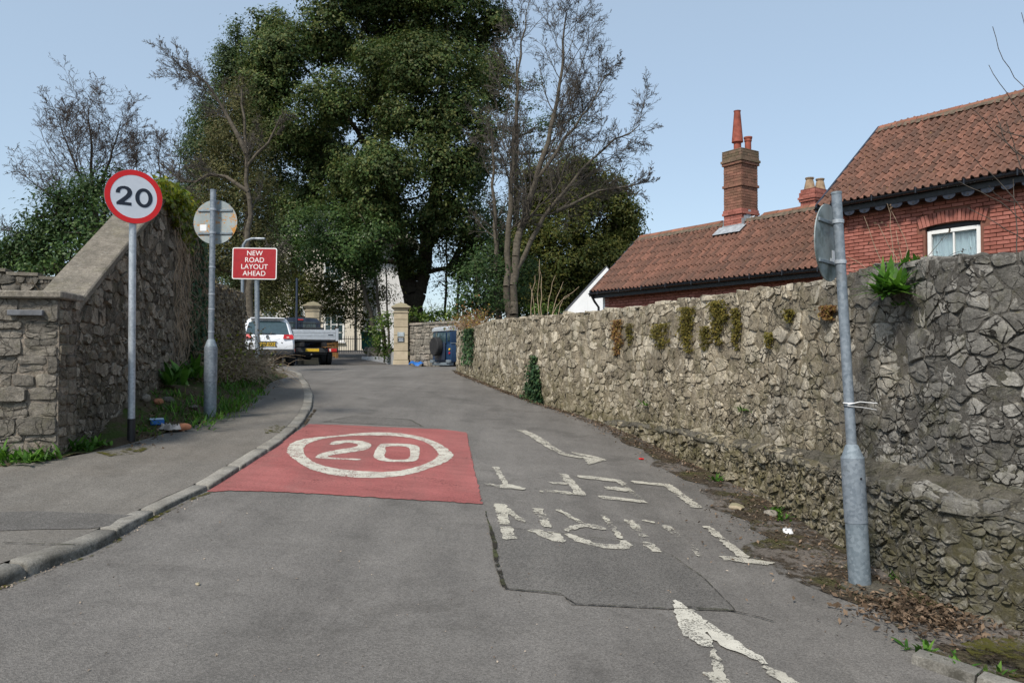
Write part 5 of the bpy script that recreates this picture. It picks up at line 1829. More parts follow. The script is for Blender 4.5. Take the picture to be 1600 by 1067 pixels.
# ---------------------------------------------------------------- gateway at the top of the hill
gr_ = random.Random(17)
def gate_pillar(px, py0, py1, d, label, plaques):
    p = P(px, py0, d); zg = float(g(p.x, d)) 
    t = thing('gate_pillar', label, 'gate pillar', (p.x, p.y, zg), .12, 'stone gate pillars')
    H = P(px, py1, d).z - zg; w = .60
    z = -.1; k = 0
    for h in (.32, .40, .36, .38, .36, .36, .30):
        h = h * (H - .42) / 2.38
        B().box((0, 0, z + h / 2), (w + (.06 if k == 0 else 0), w + (.06 if k == 0 else 0), h - .006), bev=.012).obj('ashlar_block', MAT['ashlar'], t); z += h; k += 1
    B().box((0, 0, z + .03), (w + .07, w + .07, .06), bev=.015).obj('neck_mould', MAT['ashlar'], t); z += .06
    h = H - z - .26
    B().box((0, 0, z + h / 2), (w - .02, w - .02, h), bev=.008).obj('frieze', MAT['ashlar'], t); z += h
    B().box((0, 0, z + .03), (w + .12, w + .12, .055), bev=.015).obj('cornice', MAT['ashlar'], t)
    B().box((0, 0, z + .085), (w + .22, w + .22, .055), bev=.015).obj('cornice', MAT['ashlar'], t)
    cap = B(); r4 = math.sqrt(2)
    cap.lathe([((w + .16) / r4, z + .112), ((w - .1) / r4, z + .19), ((w - .1) / r4, z + .21), (.02, z + .30)], 4)
    cap.v = [tuple(Matrix.Rotation(math.pi / 4, 3, 'Z') @ Vector(v)) for v in cap.v]
    cap.obj('pyramid_cap', MAT['ashlar'], t, 20)
    for (zz, key) in plaques:
        pq = B().box((0, -w / 2 - .012, zz), (.29, .02, .19), bev=.004).obj('plaque', MAT[key], t)
        for j in range(3): B().box((gr_.uniform(-.01, .01), -w / 2 - .0235, zz + .05 - .05 * j), (.2 - .04 * (j % 2), .002, .018)).obj('lettering', MAT['sign_white'], pq)
    return t
gate_pillar(626.5, 573, 474, 33.5, 'golden stone gate pillar with two small plaques, right of the driveway', [(1.28, 'plate_white'), (1.05, 'plaque_dark')])
gate_pillar(489, 573, 472, 34.5, 'golden stone gate pillar rising behind the flatbed truck', [])

# wall to the right of the gate, squared stones
w0, w1 = P(640, 573, 33.4), P(735, 573, 30.6)
gw = thing('roadside_wall', 'grey squared stone wall with flat coping between the gate pillar and the four-wheel drive', 'wall', (w0.x, w0.y, 1.45))
gf = Face([w0.xy, w1.xy], side=-1)
if gf.n[0].y > 0: gf.n = [-q for q in gf.n]
zt3 = P(680, 506, 32).z
bt = [stone_geom(c, gf.place, .010, .022, gr_, 1.2) for c in course_cells(gf.L, 1.0, zt3, gr_, (.14, .26), (.2, .42))]
lay_stones(bt, gw, MAT['gate_stone'], 300)
wall_core(gf, lambda u: 1.1, lambda u: zt3, .4, 10, MAT['gate_mortar'], gw, 'mortar_core', .01, .004, False)
u = 0
while u < gf.L - .1:
    p0, nv = gf.at(u + .006); p1, _ = gf.at(min(u + .9 - .006, gf.L))
    B().loft([[Vector((*(p + nv * a), zt3 + b)) for a, b in ((.06, 0), (.06, .09), (-.45, .11), (-.45, 0))] for p in (p0, p1)]).obj('coping_slab', MAT['gate_stone'], gw, 30, True, gw.location)
    u += .9
# short stub wall left of the left pillar
w0, w1 = P(380, 573, 34.6), P(476, 573, 34.6)
gw2 = thing('roadside_wall', 'short stone wall joining the left gate pillar behind the white car', 'wall', (w0.x, w0.y, 1.45))
gf2 = Face([w0.xy, w1.xy], side=-1)
if gf2.n[0].y > 0: gf2.n = [-q for q in gf2.n]
zt4 = P(470, 507, 34.6).z
bt = [stone_geom(c, gf2.place, .010, .022, gr_, 1.2) for c in course_cells(gf2.L, 1.4, zt4, gr_, (.14, .26), (.2, .42))]
lay_stones(bt, gw2, MAT['gate_stone'], 300)
wall_core(gf2, lambda u: 1.4, lambda u: zt4, .4, 10, MAT['gate_mortar'], gw2, 'mortar_core', .01, .004, False)
B().loft([[Vector((*(p + gf2.n[0] * a), zt4 + b)) for a, b in ((.06, 0), (.06, .09), (-.45, .11), (-.45, 0))] for p in (gf2.p[0], gf2.p[-1])]).obj('coping_slab', MAT['gate_stone'], gw2, 30, True, gw2.location)

# board edging, rockery bank beside the drive
eb = thing('bank_edging', 'pale board edging curving from the drive to the right gate pillar', 'edging', (-5.6, 33.8, 1.5))
pts = [P(565, 556, 40.0), P(590, 560, 37.5), P(607, 564, 35.2), P(614, 566, 33.9)]
for a, b_, h in zip(pts[:-1], pts[1:], (.16, .26, .45)):
    z0 = float(g(a.x, a.y)); z1 = float(g(b_.x, b_.y))
    bb = B(); 
    n_ = Vector((.05, .02, 0))
    bb.add([Vector((a.x, a.y, z0 - .1)), Vector((b_.x, b_.y, z1 - .1)), Vector((b_.x, b_.y, z1 + h + .1)), Vector((a.x, a.y, z0 + h - .02)),
            Vector((a.x, a.y, z0 - .1)) + n_, Vector((b_.x, b_.y, z1 - .1)) + n_, Vector((b_.x, b_.y, z1 + h + .1)) + n_, Vector((a.x, a.y, z0 + h - .02)) + n_],
           [(0, 1, 2, 3), (7, 6, 5, 4), (0, 4, 5, 1), (1, 5, 6, 2), (2, 6, 7, 3), (3, 7, 4, 0)])
    bb.obj('board', MAT['plank_grey'], eb, 30, True, eb.location)
def bank_z(x, y): return g(x, y) + .35 + .1 * np.sin(x * 4) * np.sin(y * 3)
tag(sheet('planted_bank', [[Vector((p.x + .05, p.y)) for p in pts] + [Vector((-4.6, 33.8)), Vector((-3.6, 38)), Vector((-6, 42))]], MAT['earth'], 0, .3, zfun=bank_z), kind='structure')
rock = thing('rockery', 'low rockery of pale rough stones on the planted bank beside the drive', 'rockery', (-6, 38, 1.6))
for k in range(11):
    px = gr_.uniform(562, 606); d = 40.5 - (px - 560) * .125
    p = P(px, 573, d); zz = float(bank_z(p.x + .35, p.y))
    s_ = gr_.uniform(.14, .26)
    b = B(); cells = [(math.cos(a) * s_ * gr_.uniform(.7, 1.1), math.sin(a) * s_ * gr_.uniform(.7, 1.1)) for a in [2 * math.pi * q / 7 for q in range(7)]]
    def plc(u, v, w, p=p, zz=zz): return Vector((p.x + .35 + u, p.y + v, zz + w * 4 - .02))
    sg = stone_geom(cells, plc, .0, .035, gr_, 1.5, 1)
    if sg:
        b.add(*sg); b.obj('stone', MAT['pier_stone'], rock, 60, False, rock.location)

# railings, bins, wooden gate beyond
rl = thing('iron_railing', 'black spiked iron railing in front of the cream house', 'railing', P(540, 553, 47))
rb = P(520, 553, 47); re_ = P(572, 551, 47); nb = 15
for k in range(nb + 1):
    p = rb.lerp(re_, k / nb); zb = float(g(p.x, p.y))
    B().tube([Vector((p.x, p.y, zb)), Vector((p.x, p.y, zb + .95)), Vector((p.x, p.y, zb + 1.06))], [.016, .016, .003], 5).obj('bar', MAT['black'], rl, shift=rl.location)
for h in (.15, .85):
    B().box((rb + re_) / 2 - Vector(rl.location) + Vector((0, 0, h - (rb.z + re_.z) / 2 + float(g(rb.x, 47)))), ((re_ - rb).length, .02, .04), math.atan2(re_.y - rb.y, re_.x - rb.x)).obj('rail', MAT['black'], rl)
for k, (px, lab) in enumerate(((573, 'green wheelie bin in front, left of its twin by the railing'), (588, 'green wheelie bin partly hidden behind the leaning trunk'))):
    p = P(px, 563, 44 + k); zb = float(g(p.x, p.y)) + .3
    t = thing('wheelie_bin', lab, 'bin', (p.x, p.y, zb), .2 * k, 'green bins by the drive')
    B().loft([[Vector((x * s, y * s, z)) for x, y in ((-.27, -.3), (.27, -.3), (.27, .3), (-.27, .3))] for z, s in ((.05, .82), (.9, 1.0), (.94, 1.08))]).obj('body', MAT['green_bin'], t)
    B().box((0, .02, .98), (.62, .7, .08), bev=.03).obj('lid', MAT['green_bin'], t)
    for sx in (-.24, .24): B().lathe([(.1, -.03), (.1, .03)], 14, M=Matrix.Rotation(math.pi / 2, 4, 'Y'), c=(sx, .27, .1)).obj('wheel', MAT['tyre'], t)
wgp = P(517, 560, 41)
t = thing('timber_gate', 'brown timber driveway gate standing open behind the truck', 'gate', (wgp.x, wgp.y, float(g(wgp.x, wgp.y))), .5)
for k in range(8): B().box((-.9 + k * .15, 0, .75), (.142, .03, 1.35 + .0 * k), bev=.005).obj('board', MAT['wood'], t)
for z in (.3, 1.2): B().box((-.38, .035, z), (1.2, .04, .1), bev=.005).obj('ledge', MAT['wood'], t)
B().box((.3, 0, .8), (.16, .16, 1.7), bev=.01).obj('post', MAT['wood'], t)
bp = P(650, 572, 32.6)
tb_ = B(); tv = []; tf = []
for i in range(7):
    for j in range(5): tv.append((i * .1 - .3, j * .08 - .16, .05 + .07 * math.sin(i * 1.3 + j) * math.cos(j * .9) + (.05 if 0 < i < 6 and 0 < j < 4 else -.05)))
for i in range(6):
    for j in range(4): tf.append((i * 5 + j, (i + 1) * 5 + j, (i + 1) * 5 + j + 1, i * 5 + j + 1))
tb_.add(tv, tf); o = tb_.obj('plastic_sheet', MAT['blue_plastic'], None, 60, False); o.location = (bp.x, bp.y, 1.5); tag(o, 'crumpled blue plastic sheet at the foot of the gate wall', 'sheet')

# ---------------------------------------------------------------- cream house among the trees
mh = P(500, 560, 60.0)
MH = thing('cream_house', 'tall cream rendered house with sash windows half hidden by the trees', 'house', (mh.x, mh.y, 2.2))
xa = P(380, 560, 60).x - mh.x; xb = P(567, 560, 60).x - mh.x; xc_ = P(640, 560, 60).x - mh.x; zt5 = P(500, 372, 60).z - 2.2
B().box(((xa + xb) / 2, 3, zt5 / 2), (xb - xa, 6, zt5)).obj('wall', MAT['render_cream'], MH)
B().box(((xb + xc_) / 2, 4.5, zt5 / 2 - .4), (xc_ - xb, 6, zt5 - .8)).obj('wall', MAT['render_pale'], MH)
B().box(((xa + xc_) / 2, 3.4, zt5 + .1), (xc_ - xa + .5, 7.4, .25), bev=.05).obj('cornice', MAT['render_cream'], MH)
b = B(); b.add([(xa, 0, zt5 + .2), (xc_, 0, zt5 + .2), (xc_, 7, zt5 + .2), (xa, 7, zt5 + .2), (xa + 2, 3.5, zt5 + 2), (xc_ - 2, 3.5, zt5 + 2)], [(0, 1, 5, 4), (1, 2, 5), (2, 3, 4, 5), (3, 0, 4), (3, 2, 1, 0)]); b.obj('roof', MAT['slate'], MH)
B().tube([(P(555, 560, 60).x - mh.x, -.08, -.1), (P(555, 560, 60).x - mh.x, -.08, zt5)], .07, 8).obj('drainpipe', MAT['black'], MH)
for px0, px1, py0, py1 in ((508, 536, 482, 532), (452, 474, 482, 532), (412, 432, 482, 530), (508, 534, 405, 450), (452, 474, 405, 450)):
    A_ = P(px0, py1, 60); C_ = P(px1, py0, 60); w = C_.x - A_.x; h = C_.z - A_.z; x0 = A_.x - mh.x; z0 = A_.z - 2.2
    fo = B(); fo.box((x0 + w / 2, -.03, z0 + h / 2), (w + .24, .06, h + .24)); wo_ = fo.obj('window', MAT['white_paint'], MH)
    for i in range(3):
        for j in range(4):
            B().box((x0 + w * (i + .5) / 3, -.066, z0 + h * (j + .5) / 4), (w / 3 - .07, .012, h / 4 - .07)).obj('pane', MAT['car_glass'], wo_)
    B().box((x0 + w / 2, -.1, z0 - .15), (w + .4, .2, .1)).obj('sill', MAT['render_pale'], wo_)
# ---------------------------------------------------------------- vehicles
def wheel(parent, c, r, w, hub='rim', axis='X'):
    R = Matrix.Rotation(math.pi / 2, 4, 'Y') if axis == 'X' else Matrix.Rotation(math.pi / 2, 4, 'X')
    ty = B().lathe([(r * .62, -w / 2), (r * .93, -w / 2), (r, -w * .36), (r, w * .36), (r * .93, w / 2), (r * .62, w / 2)], 26, c, R).obj('wheel', MAT['tyre'], parent)
    B().lathe([(.01, -w * .3), (r * .3, -w * .34), (r * .6, -w * .44), (r * .64, -w * .47), (r * .64, w * .47), (r * .6, w * .44), (r * .3, w * .34), (.01, w * .3)], 20, c, R).obj('rim', MAT[hub], ty)
    return ty

def body_loft(stations, parent, mat, name='body'):
    """stations: y, [(half width, z, dy), ...] from the sill up to the roof"""
    b = B(); rings = []
    for y, pts in stations:
        ring = [Vector((x, y + dy, z)) for x, z, dy in pts] + [Vector((-x, y + dy, z)) for x, z, dy in reversed(pts)]
        rings.append(ring)
    b.loft(rings, cap=False)
    n = len(rings[0]); m = n // 2
    for base, flip in ((0, False), ((len(rings) - 1) * n, True)):
        for k in range(m - 1):
            f = (base + k, base + k + 1, base + n - 2 - k, base + n - 1 - k)
            b.f.append(f if not flip else f[::-1])
    return b.obj(name, mat, parent, 28, True)

def quad_panel(parent, name, mat, pts, th=.012, nrm=(0, -1, 0), bev=0):
    nv = Vector(nrm)
    vs = [Vector(p) for p in pts]; n = len(vs)
    b = B(); b.add(vs + [v + nv * th for v in vs], [tuple(range(n)), tuple(range(2 * n - 1, n - 1, -1))] + [(k, (k + 1) % n, n + (k + 1) % n, n + k) for k in range(n)])
    return b.obj(name, mat, parent, 30, True)

def suv(label, loc, rot, paint_mat, plate_txt):
    t = thing('parked_car', label, 'car', loc, rot)
    def st(y, s=1.0, roof=1.0, rake=0.0, hood=False):
        zr = 1.68 * roof
        pts = [(.80 * s, .36, 0), (.885 * s, .46, 0), (.895 * s, .70, 0), (.885 * s, .92, 0), (.86 * s, 1.02, rake * .10), (.76 * s, 1.40 if not hood else 1.03, rake * .40), (.66 * s, 1.58 if not hood else 1.04, rake * .62), (.45 * s, zr - .04 if not hood else 1.05, rake * .72), (.0, zr if not hood else 1.07, rake * .74)]
        return (y, pts)
    sts = [(0.0, [(.70, .36, .06), (.80, .46, .0), (.83, .70, -.02), (.80, .92, .0), (.76, 1.02, .06), (.66, 1.40, .30), (.58, 1.58, .44), (.40, 1.625, .47), (0, 1.64, .48)]),
           (.10, [(.76, .36, 0), (.86, .46, 0), (.885, .70, -.02), (.86, .92, -.02), (.83, 1.02, .04), (.72, 1.40, .28), (.62, 1.60, .42), (.44, 1.655, .44), (0, 1.67, .45)]),
           st(.45, 1.0, .995, .5), st(1.3, 1.01, 1.0), st(2.2, 1.01, .99),
           (2.75, [(.80, .36, 0), (.885, .46, 0), (.895, .70, 0), (.885, .92, 0), (.86, 1.02, 0), (.78, 1.20, 0), (.70, 1.32, 0), (.5, 1.36, 0), (0, 1.38, 0)]),
           st(3.15, 1.0, 1.0, 0, True), st(3.9, .97, 1.0, 0, True),
           (4.35, [(.62, .38, 0), (.70, .46, 0), (.74, .64, 0), (.72, .78, -.03), (.68, .86, -.08), (.6, .90, -.12), (.5, .92, -.15), (.3, .93, -.17), (0, .94, -.18)])]
    body = body_loft(sts, t, paint_mat)
    quad_panel(t, 'rear_window', MAT['car_glass'], [(-.70, .085, 1.075), (.70, .085, 1.075), (.60, .345, 1.47), (.40, .385, 1.53), (-.40, .385, 1.53), (-.60, .345, 1.47)], .014, (0, -.83, .55))
    for s in (-1, 1):
        quad_panel(t, 'side_window', MAT['car_glass'], [(s * .868, .75, 1.06), (s * .872, 2.6, 1.06), (s * .79, 2.25, 1.40), (s * .79, 1.0, 1.40)], .008, (s, 0, .2))
        tl = quad_panel(t, 'tail_lamp', MAT['tail_red'], [(s * .50, -.02, .93), (s * .83, .03, .91), (s * .845, .08, .99), (s * .80, .12, 1.07), (s * .53, .035, 1.06)], .045, (s * .1, -1, 0))
        quad_panel(tl, 'lens', MAT['tail_clear'], [(s * .62, -.06, .96), (s * .70, -.05, .955), (s * .70, -.045, .985), (s * .62, -.055, .985)], .008)
        quad_panel(t, 'reflector', MAT['tail_red'], [(s * .58, -.055, .52), (s * .80, -.045, .53), (s * .80, -.045, .57), (s * .58, -.055, .56)], .01)
        wheel(t, (s * .78, .95, .345), .345, .235); wheel(t, (s * .78, 3.5, .345), .345, .235)
    B().loft([[Vector((x, y, z)) for x, y, z in ((-w, yy + .25, .34), (w, yy + .25, .34), (w, yy, .40), (w, yy - .015, .56), (-w, yy - .015, .56), (-w, yy, .40))] for w, yy in ((.80, .0), (.86, .02))]).obj('bumper', MAT['car_plastic'], t, 30)
    B().box((0, -.035, .47), (1.66, .10, .20), bev=.03).obj('bumper', MAT['car_plastic'], t)
    B().box((0, .30, .34), (1.5, .5, .12), bev=.03).obj('underbody', MAT['black'], t)
    B().box((0, 2.2, .36), (1.5, 3.6, .16), bev=.03).obj('underbody', MAT['black'], t)
    B().box((0, .385, 1.625), (1.12, .24, .035), bev=.012).obj('spoiler', paint_mat, t)
    pl = B().box((0, -.036, .735), (.53, .02, .125), bev=.005).obj('number_plate', MAT['plate_yellow'], t)
    me = text_mesh(plate_txt, .115, bold=.003, spacing=1.0); me.transform(frame((0, -.0475, .735), (1, 0, 0), (0, 0, 1))); link('lettering', me, MAT['black'], pl)
    B().box((0, -.04, .815), (.62, .03, .03), bev=.008).obj('handle_strip', MAT['car_plastic'], t)
    R = Matrix.Rotation(math.pi / 2, 4, 'X')
    bd = B().lathe([(.058, 0), (.058, .012), (.046, .012), (.046, 0)], 20, (0, -.005, .985), R).obj('badge', MAT['rim'], t)
    B().box((0, .065, 1.095), (.5, .02, .02), rz=.0).obj('wiper', MAT['black'], t)
    for s in (-1, 1): B().tube([(s * .66, .75, 1.66), (s * .66, 1.0, 1.71), (s * .66, 2.3, 1.70), (s * .66, 2.5, 1.62)], .016, 6).obj('roof_rail', MAT['black'], t)
    return t

cp = P(417.5, 572, 26.3)
suv('white four-door SUV parked behind the red sign, seen from the rear', (cp.x, cp.y, float(g(cp.x, cp.y))), .30, MAT['car_white'], 'WJ63 XKN')
cp = P(848, 572, 26.5)
suv('blue car roof just showing above the right wall by the white gable', (cp.x + .6, cp.y, float(terrain_z(cp.x, cp.y))), -.9, MAT['car_blue'], 'WJ63 XKN')

# flatbed tipper truck
tp = P(487, 572, 30.6)
T = thing('flatbed_truck', 'flatbed truck with a silver dropside body and dark cab, parked by the gate', 'truck', (tp.x, tp.y, float(g(tp.x, tp.y))), .40)
W = 2.06
tail = B().box((0, 0, 1.185), (W - .22, .04, .40), bev=.006).obj('tailboard', MAT['alu'], T)
for k in range(3): B().box((0, -.028, 1.055 + k * .13), (W - .24, .018, .118), bev=.008).obj('plank', MAT['alu'], tail)
quad_panel(tail, 'maker_label', MAT['plaque_dark'], [(.62, -.04, 1.165), (.82, -.04, 1.165), (.82, -.04, 1.205), (.62, -.04, 1.205)], .002)
for s in (-1, 1):
    B().box((s * (W / 2 - .055), 0, 1.20), (.11, .07, .50), bev=.01).obj('corner_post', MAT['alu'], T)
    sbd = B().box((s * (W / 2 - .02), 1.55, 1.185), (.04, 3.0, .40), bev=.006).obj('side_board', MAT['alu'], T)
    for k in range(3): B().box((s * (W / 2 + .006), 1.55, 1.055 + k * .13), (.016, 2.95, .118), bev=.006).obj('plank', MAT['alu'], sbd)
    B().box((s * .42, 1.9, .80), (.09, 5.2, .16), bev=.01).obj('chassis_rail', MAT['black'], T)
    for k in (-1, 1): wheel(T, (s * (.72 + .12 * k), 1.2, .36), .36, .21, 'galv_base')
    wheel(T, (s * .82, 4.6, .36), .36, .21, 'galv_base')
    tl = B().box((s * .80, -.02, .585), (.34, .06, .13), bev=.012).obj('tail_lamp', MAT['tail_red'], T)
    B().box((s * .70, -.052, .585), (.07, .01, .11), bev=.004).obj('lens', MAT['tail_clear'], tl)
    B().box((s * .86, 1.2, .80), (.34, .9, .03), bev=.01).obj('mudguard', MAT['black'], T)
B().box((0, 1.55, .955), (W, 3.1, .07), bev=.01).obj('bed_floor', MAT['car_plastic'], T)
B().box((0, .04, .585), (W, .07, .17), bev=.012).obj('light_bar', MAT['car_plastic'], T)
pl = B().box((0.02, -.005, .59), (.52, .015, .115), bev=.004).obj('number_plate', MAT['plate_yellow'], T)
B().box((0, .15, .46), (1.2, .09, .09), bev=.01).obj('tow_bar', MAT['black'], T)
B().lathe([(.0, -.03), (.03, -.02), (.035, 0), (.03, .02), (.0, .03)], 12, (0, .06, .42)).obj('tow_ball', MAT['rim'], T)
B().tube([(-.7, 1.2, .36), (-.2, 1.2, .36), (-.12, 1.2, .36), (.12, 1.2, .36), (.2, 1.2, .36), (.7, 1.2, .36)], [.06, .06, .15, .15, .06, .06], 12).obj('axle', MAT['black'], T)
cab = body_loft([(3.3, [(.86, .55, 0), (.92, .8, 0), (.92, 1.3, 0), (.90, 1.45, 0), (.82, 1.88, 0), (.7, 2.0, .02), (0, 2.04, .02)]), (5.0, [(.86, .55, 0), (.92, .8, 0), (.92, 1.3, 0), (.90, 1.45, 0), (.82, 1.88, -.1), (.7, 2.0, -.15), (0, 2.04, -.15)]),
                 (5.6, [(.86, .55, 0), (.92, .8, 0), (.92, 1.2, 0), (.9, 1.32, 0), (.86, 1.36, 0), (.7, 1.4, 0), (0, 1.42, 0)]), (6.2, [(.8, .5, 0), (.86, .7, 0), (.86, 1.0, 0), (.84, 1.1, 0), (.8, 1.15, -.05), (.6, 1.2, -.05), (0, 1.22, -.05)])], T, MAT['car_navy'], 'cab')
for s in (-1, 1): quad_panel(T, 'cab_window', MAT['car_glass'], [(s * .12, 3.29, 1.5), (s * .68, 3.29, 1.5), (s * .64, 3.29, 1.84), (s * .12, 3.29, 1.84)], .012)
B().box((0.0, 3.27, 1.93), (.26, .02, .05), bev=.005).obj('brake_lamp', MAT['tail_red'], T)
hb = thing_hb = B()
for k in range(9): hb.box((-.95 + 1.9 * k / 8, 3.08, 1.48), (.02, .02, .6))
hb.box((0, 3.08, 1.78), (1.96, .05, .05)); hb.box((0, 3.08, 1.4), (1.96, .05, .4)); hb.obj('headboard', MAT['car_plastic'], T, 30)
ld = P(451, 540, 30.4)

# four-wheel drive with a spare wheel on its back door
lp = P(688, 572, 30.6)
LR = thing('four_wheel_drive', 'blue boxy four-wheel drive with white roof and spare wheel on its rear door', 'car', (lp.x, lp.y, float(g(lp.x, lp.y)) + .0), -1.02)
b = B().box((0, 2.0, .93), (1.66, 3.9, .72), bev=.05).obj('body', MAT['car_blue'], LR)
B().box((0, 1.35, 1.52), (1.58, 2.6, .52), bev=.05).obj('upper_body', MAT['car_blue'], LR)
B().box((0, 3.3, 1.28), (1.5, 1.2, .12), bev=.04).obj('bonnet', MAT['car_blue'], LR)
B().loft([[Vector((x * s, (y - 1.35) * s + 1.35, z)) for x, y in ((-.80, .02), (.80, .02), (.80, 2.7), (-.80, 2.7))] for z, s in ((1.78, 1.0), (1.86, 1.0), (1.96, .93))]).obj('roof', MAT['alu'], LR, 30)
B().box((0, .02, 1.50), (.86, .05, .46), bev=.02).obj('rear_window', MAT['car_glass'], LR)
B().box((0, -.01, 1.0), (.86, .05, .7), bev=.02).obj('rear_door', MAT['car_navy'], LR)  # darker blue than the body, shade on the rear put into the paint
for s in (-1, 1):
    B().box((s * .63, .035, 1.55), (.2, .03, .34), bev=.02).obj('corner_window', MAT['car_glass'], LR)
    quad_panel(LR, 'side_window', MAT['car_glass'], [(s * .791, .3, 1.36), (s * .791, 1.5, 1.36), (s * .791, 1.5, 1.70), (s * .791, .3, 1.70)], .01, (s, 0, 0))
    quad_panel(LR, 'side_window', MAT['car_glass'], [(s * .791, 1.65, 1.36), (s * .791, 2.45, 1.36), (s * .791, 2.35, 1.70), (s * .791, 1.65, 1.70)], .01, (s, 0, 0))
    B().lathe([(.045, 0), (.04, .03), (0, .035)], 12, (s * .72, .04, .92), Matrix.Rotation(math.pi / 2, 4, 'X')).obj('tail_lamp', MAT['tail_red'], LR)
    B().lathe([(.045, 0), (.04, .03), (0, .035)], 12, (s * .72, .04, 1.06), Matrix.Rotation(math.pi / 2, 4, 'X')).obj('indicator', MAT['plate_yellow'], LR)
    wheel(LR, (s * .72, .75, .38), .38, .24); wheel(LR, (s * .72, 3.2, .38), .38, .24)
    B().box((s * .70, .0, .60), (.26, .12, .12), bev=.02).obj('bumperette', MAT['galv_base'], LR)
    B().tube([(s * .84, .02, 1.30), (s * .84, 3.8, 1.30)], .018, 6).obj('waist_trim', MAT['galv'], LR)
sp_ = wheel(LR, (-.05, -.16, 1.18), .37, .24, 'galv_base', 'Y')
B().box((0, .1, .5), (1.5, .2, .12), bev=.02).obj('rear_crossmember', MAT['galv_base'], LR)
B().box((0, 2, .5), (1.2, 3.6, .14), bev=.03).obj('underbody', MAT['black'], LR)
# ---------------------------------------------------------------- trees
def unit(v): return v / np.maximum(np.linalg.norm(v, axis=-1, keepdims=True), 1e-9)

def lobes_from(spec, d):
    """(px, py, rx, ry, depth offset) measured in the photograph -> centres and radii in metres"""
    out = []
    for px, py, rx, ry, dd in spec:
        c = P(px, py, d + dd); k = (d + dd) / F
        out.append((np.array(c), np.array([rx * k, (rx + ry) * .5 * k, ry * k])))
    return out

def billow(lobes, r, k=7, size=.5):
    """break each lobe into smaller billows over its surface"""
    out = []
    for c, rad in lobes:
        for _ in range(k):
            u = r.normal(size=3); u[1] -= .5; u[2] += .25; u /= np.linalg.norm(u)
            s_ = size * r.uniform(.65, 1.25)
            out.append((c + u * rad * r.uniform(.45, .8), rad * np.array([s_, s_, s_ * r.uniform(.7, 1.0)])))
    return out

def foliage(lobes, density, sub_r, per, size, r, flat=.65, shell=.72, droop=0.0, aspect=.55, outn=1.1, core=.55, back=.4):
    """leaf clumps over the surface and some of the inside of each lobe; the far side, out of sight, is thinner"""
    Cs, Ns, Sz = [], [], []
    for c, rad in lobes:
        area = 4 * math.pi * ((rad[0] * rad[1]) ** 1.6 / 3 + (rad[0] * rad[2]) ** 1.6 / 3 + (rad[1] * rad[2]) ** 1.6 / 3) ** (1 / 1.6)
        m = max(6, int(area * density))
        u = unit(r.normal(size=(m, 3)))
        u = u[(u[:, 1] < .35) | (r.random(m) < back)]; m = len(u)
        rr = np.where(r.random(m) < .85, r.uniform(shell, 1.06, m), r.uniform(.3, shell, m))
        sub = c + u * rad * rr[:, None]
        k = r.integers(int(per * .5), int(per * 1.5) + 1, m)
        idx = np.repeat(np.arange(m), k)
        off = r.normal(size=(len(idx), 3)) * np.array([1, 1, flat]) * (sub_r * r.uniform(.6, 1.25, m))[idx, None]
        pts = sub[idx] + off
        if droop: pts[:, 2] -= droop * np.abs(r.normal(size=len(idx)))
        nrm = u[idx] * outn + np.array([0, 0, .5]) + r.normal(size=(len(idx), 3)) * .42 + unit(off) * .35
        Cs.append(pts); Ns.append(nrm); Sz.append(size * r.uniform(.6, 1.3, len(idx)))
        mc = int(area * core / (size * size * 4))  # oversized inner leaves, added to block light and darken the gaps
        if mc:
            uc = unit(r.normal(size=(mc, 3))); Cs.append(c + uc * rad * (r.uniform(.2, .72, mc) ** .6)[:, None]); Ns.append(r.normal(size=(mc, 3)) + np.array([0, 0, .6])); Sz.append(size * r.uniform(1.3, 2.1, mc))
    return np.concatenate(Cs), np.concatenate(Ns), np.concatenate(Sz)

class Wood:
    def __init__(s): s.a = []; s.b = []; s.ra = []; s.rb = []
    def seg(s, p, q, r0, r1): s.a.append(p); s.b.append(q); s.ra.append(r0); s.rb.append(r1)
    def line(s, pts, r0, r1):
        n = len(pts) - 1
        for i in range(n): s.seg(pts[i], pts[i + 1], r0 + (r1 - r0) * i / n, r0 + (r1 - r0) * (i + 1) / n)
    def build(s, name, mat, parent, loc, thick=.045, part='stuff'):
        A = np.array(s.a) - np.array(loc); Bq = np.array(s.b) - np.array(loc); ra = np.array(s.ra); rb = np.array(s.rb)
        big = ra > thick
        Vs, Fs, k = [], [], 0
        for msk, n in ((big, 6), (~big, 3)):
            if msk.any():
                V, Fc = tubes_np(A[msk], Bq[msk], ra[msk], rb[msk], n); Vs.append(V); Fs.append(Fc + k); k += len(V)
        me = mesh_np(name, np.concatenate(Vs), np.concatenate(Fs))
        me.polygons.foreach_set('use_smooth', [True] * len(me.polygons))
        return link(name, me, mat, parent)

def bend_line(pts, r, amt, n=None):
    """resample a polyline and give it small natural kinks"""
    q = resample([Vector(p) for p in pts], n or .6)
    return [np.array(p) + (np.array([r.gauss(0, amt) for _ in range(3)]) if 0 < i < len(q) - 1 else 0) for i, p in enumerate(q)]

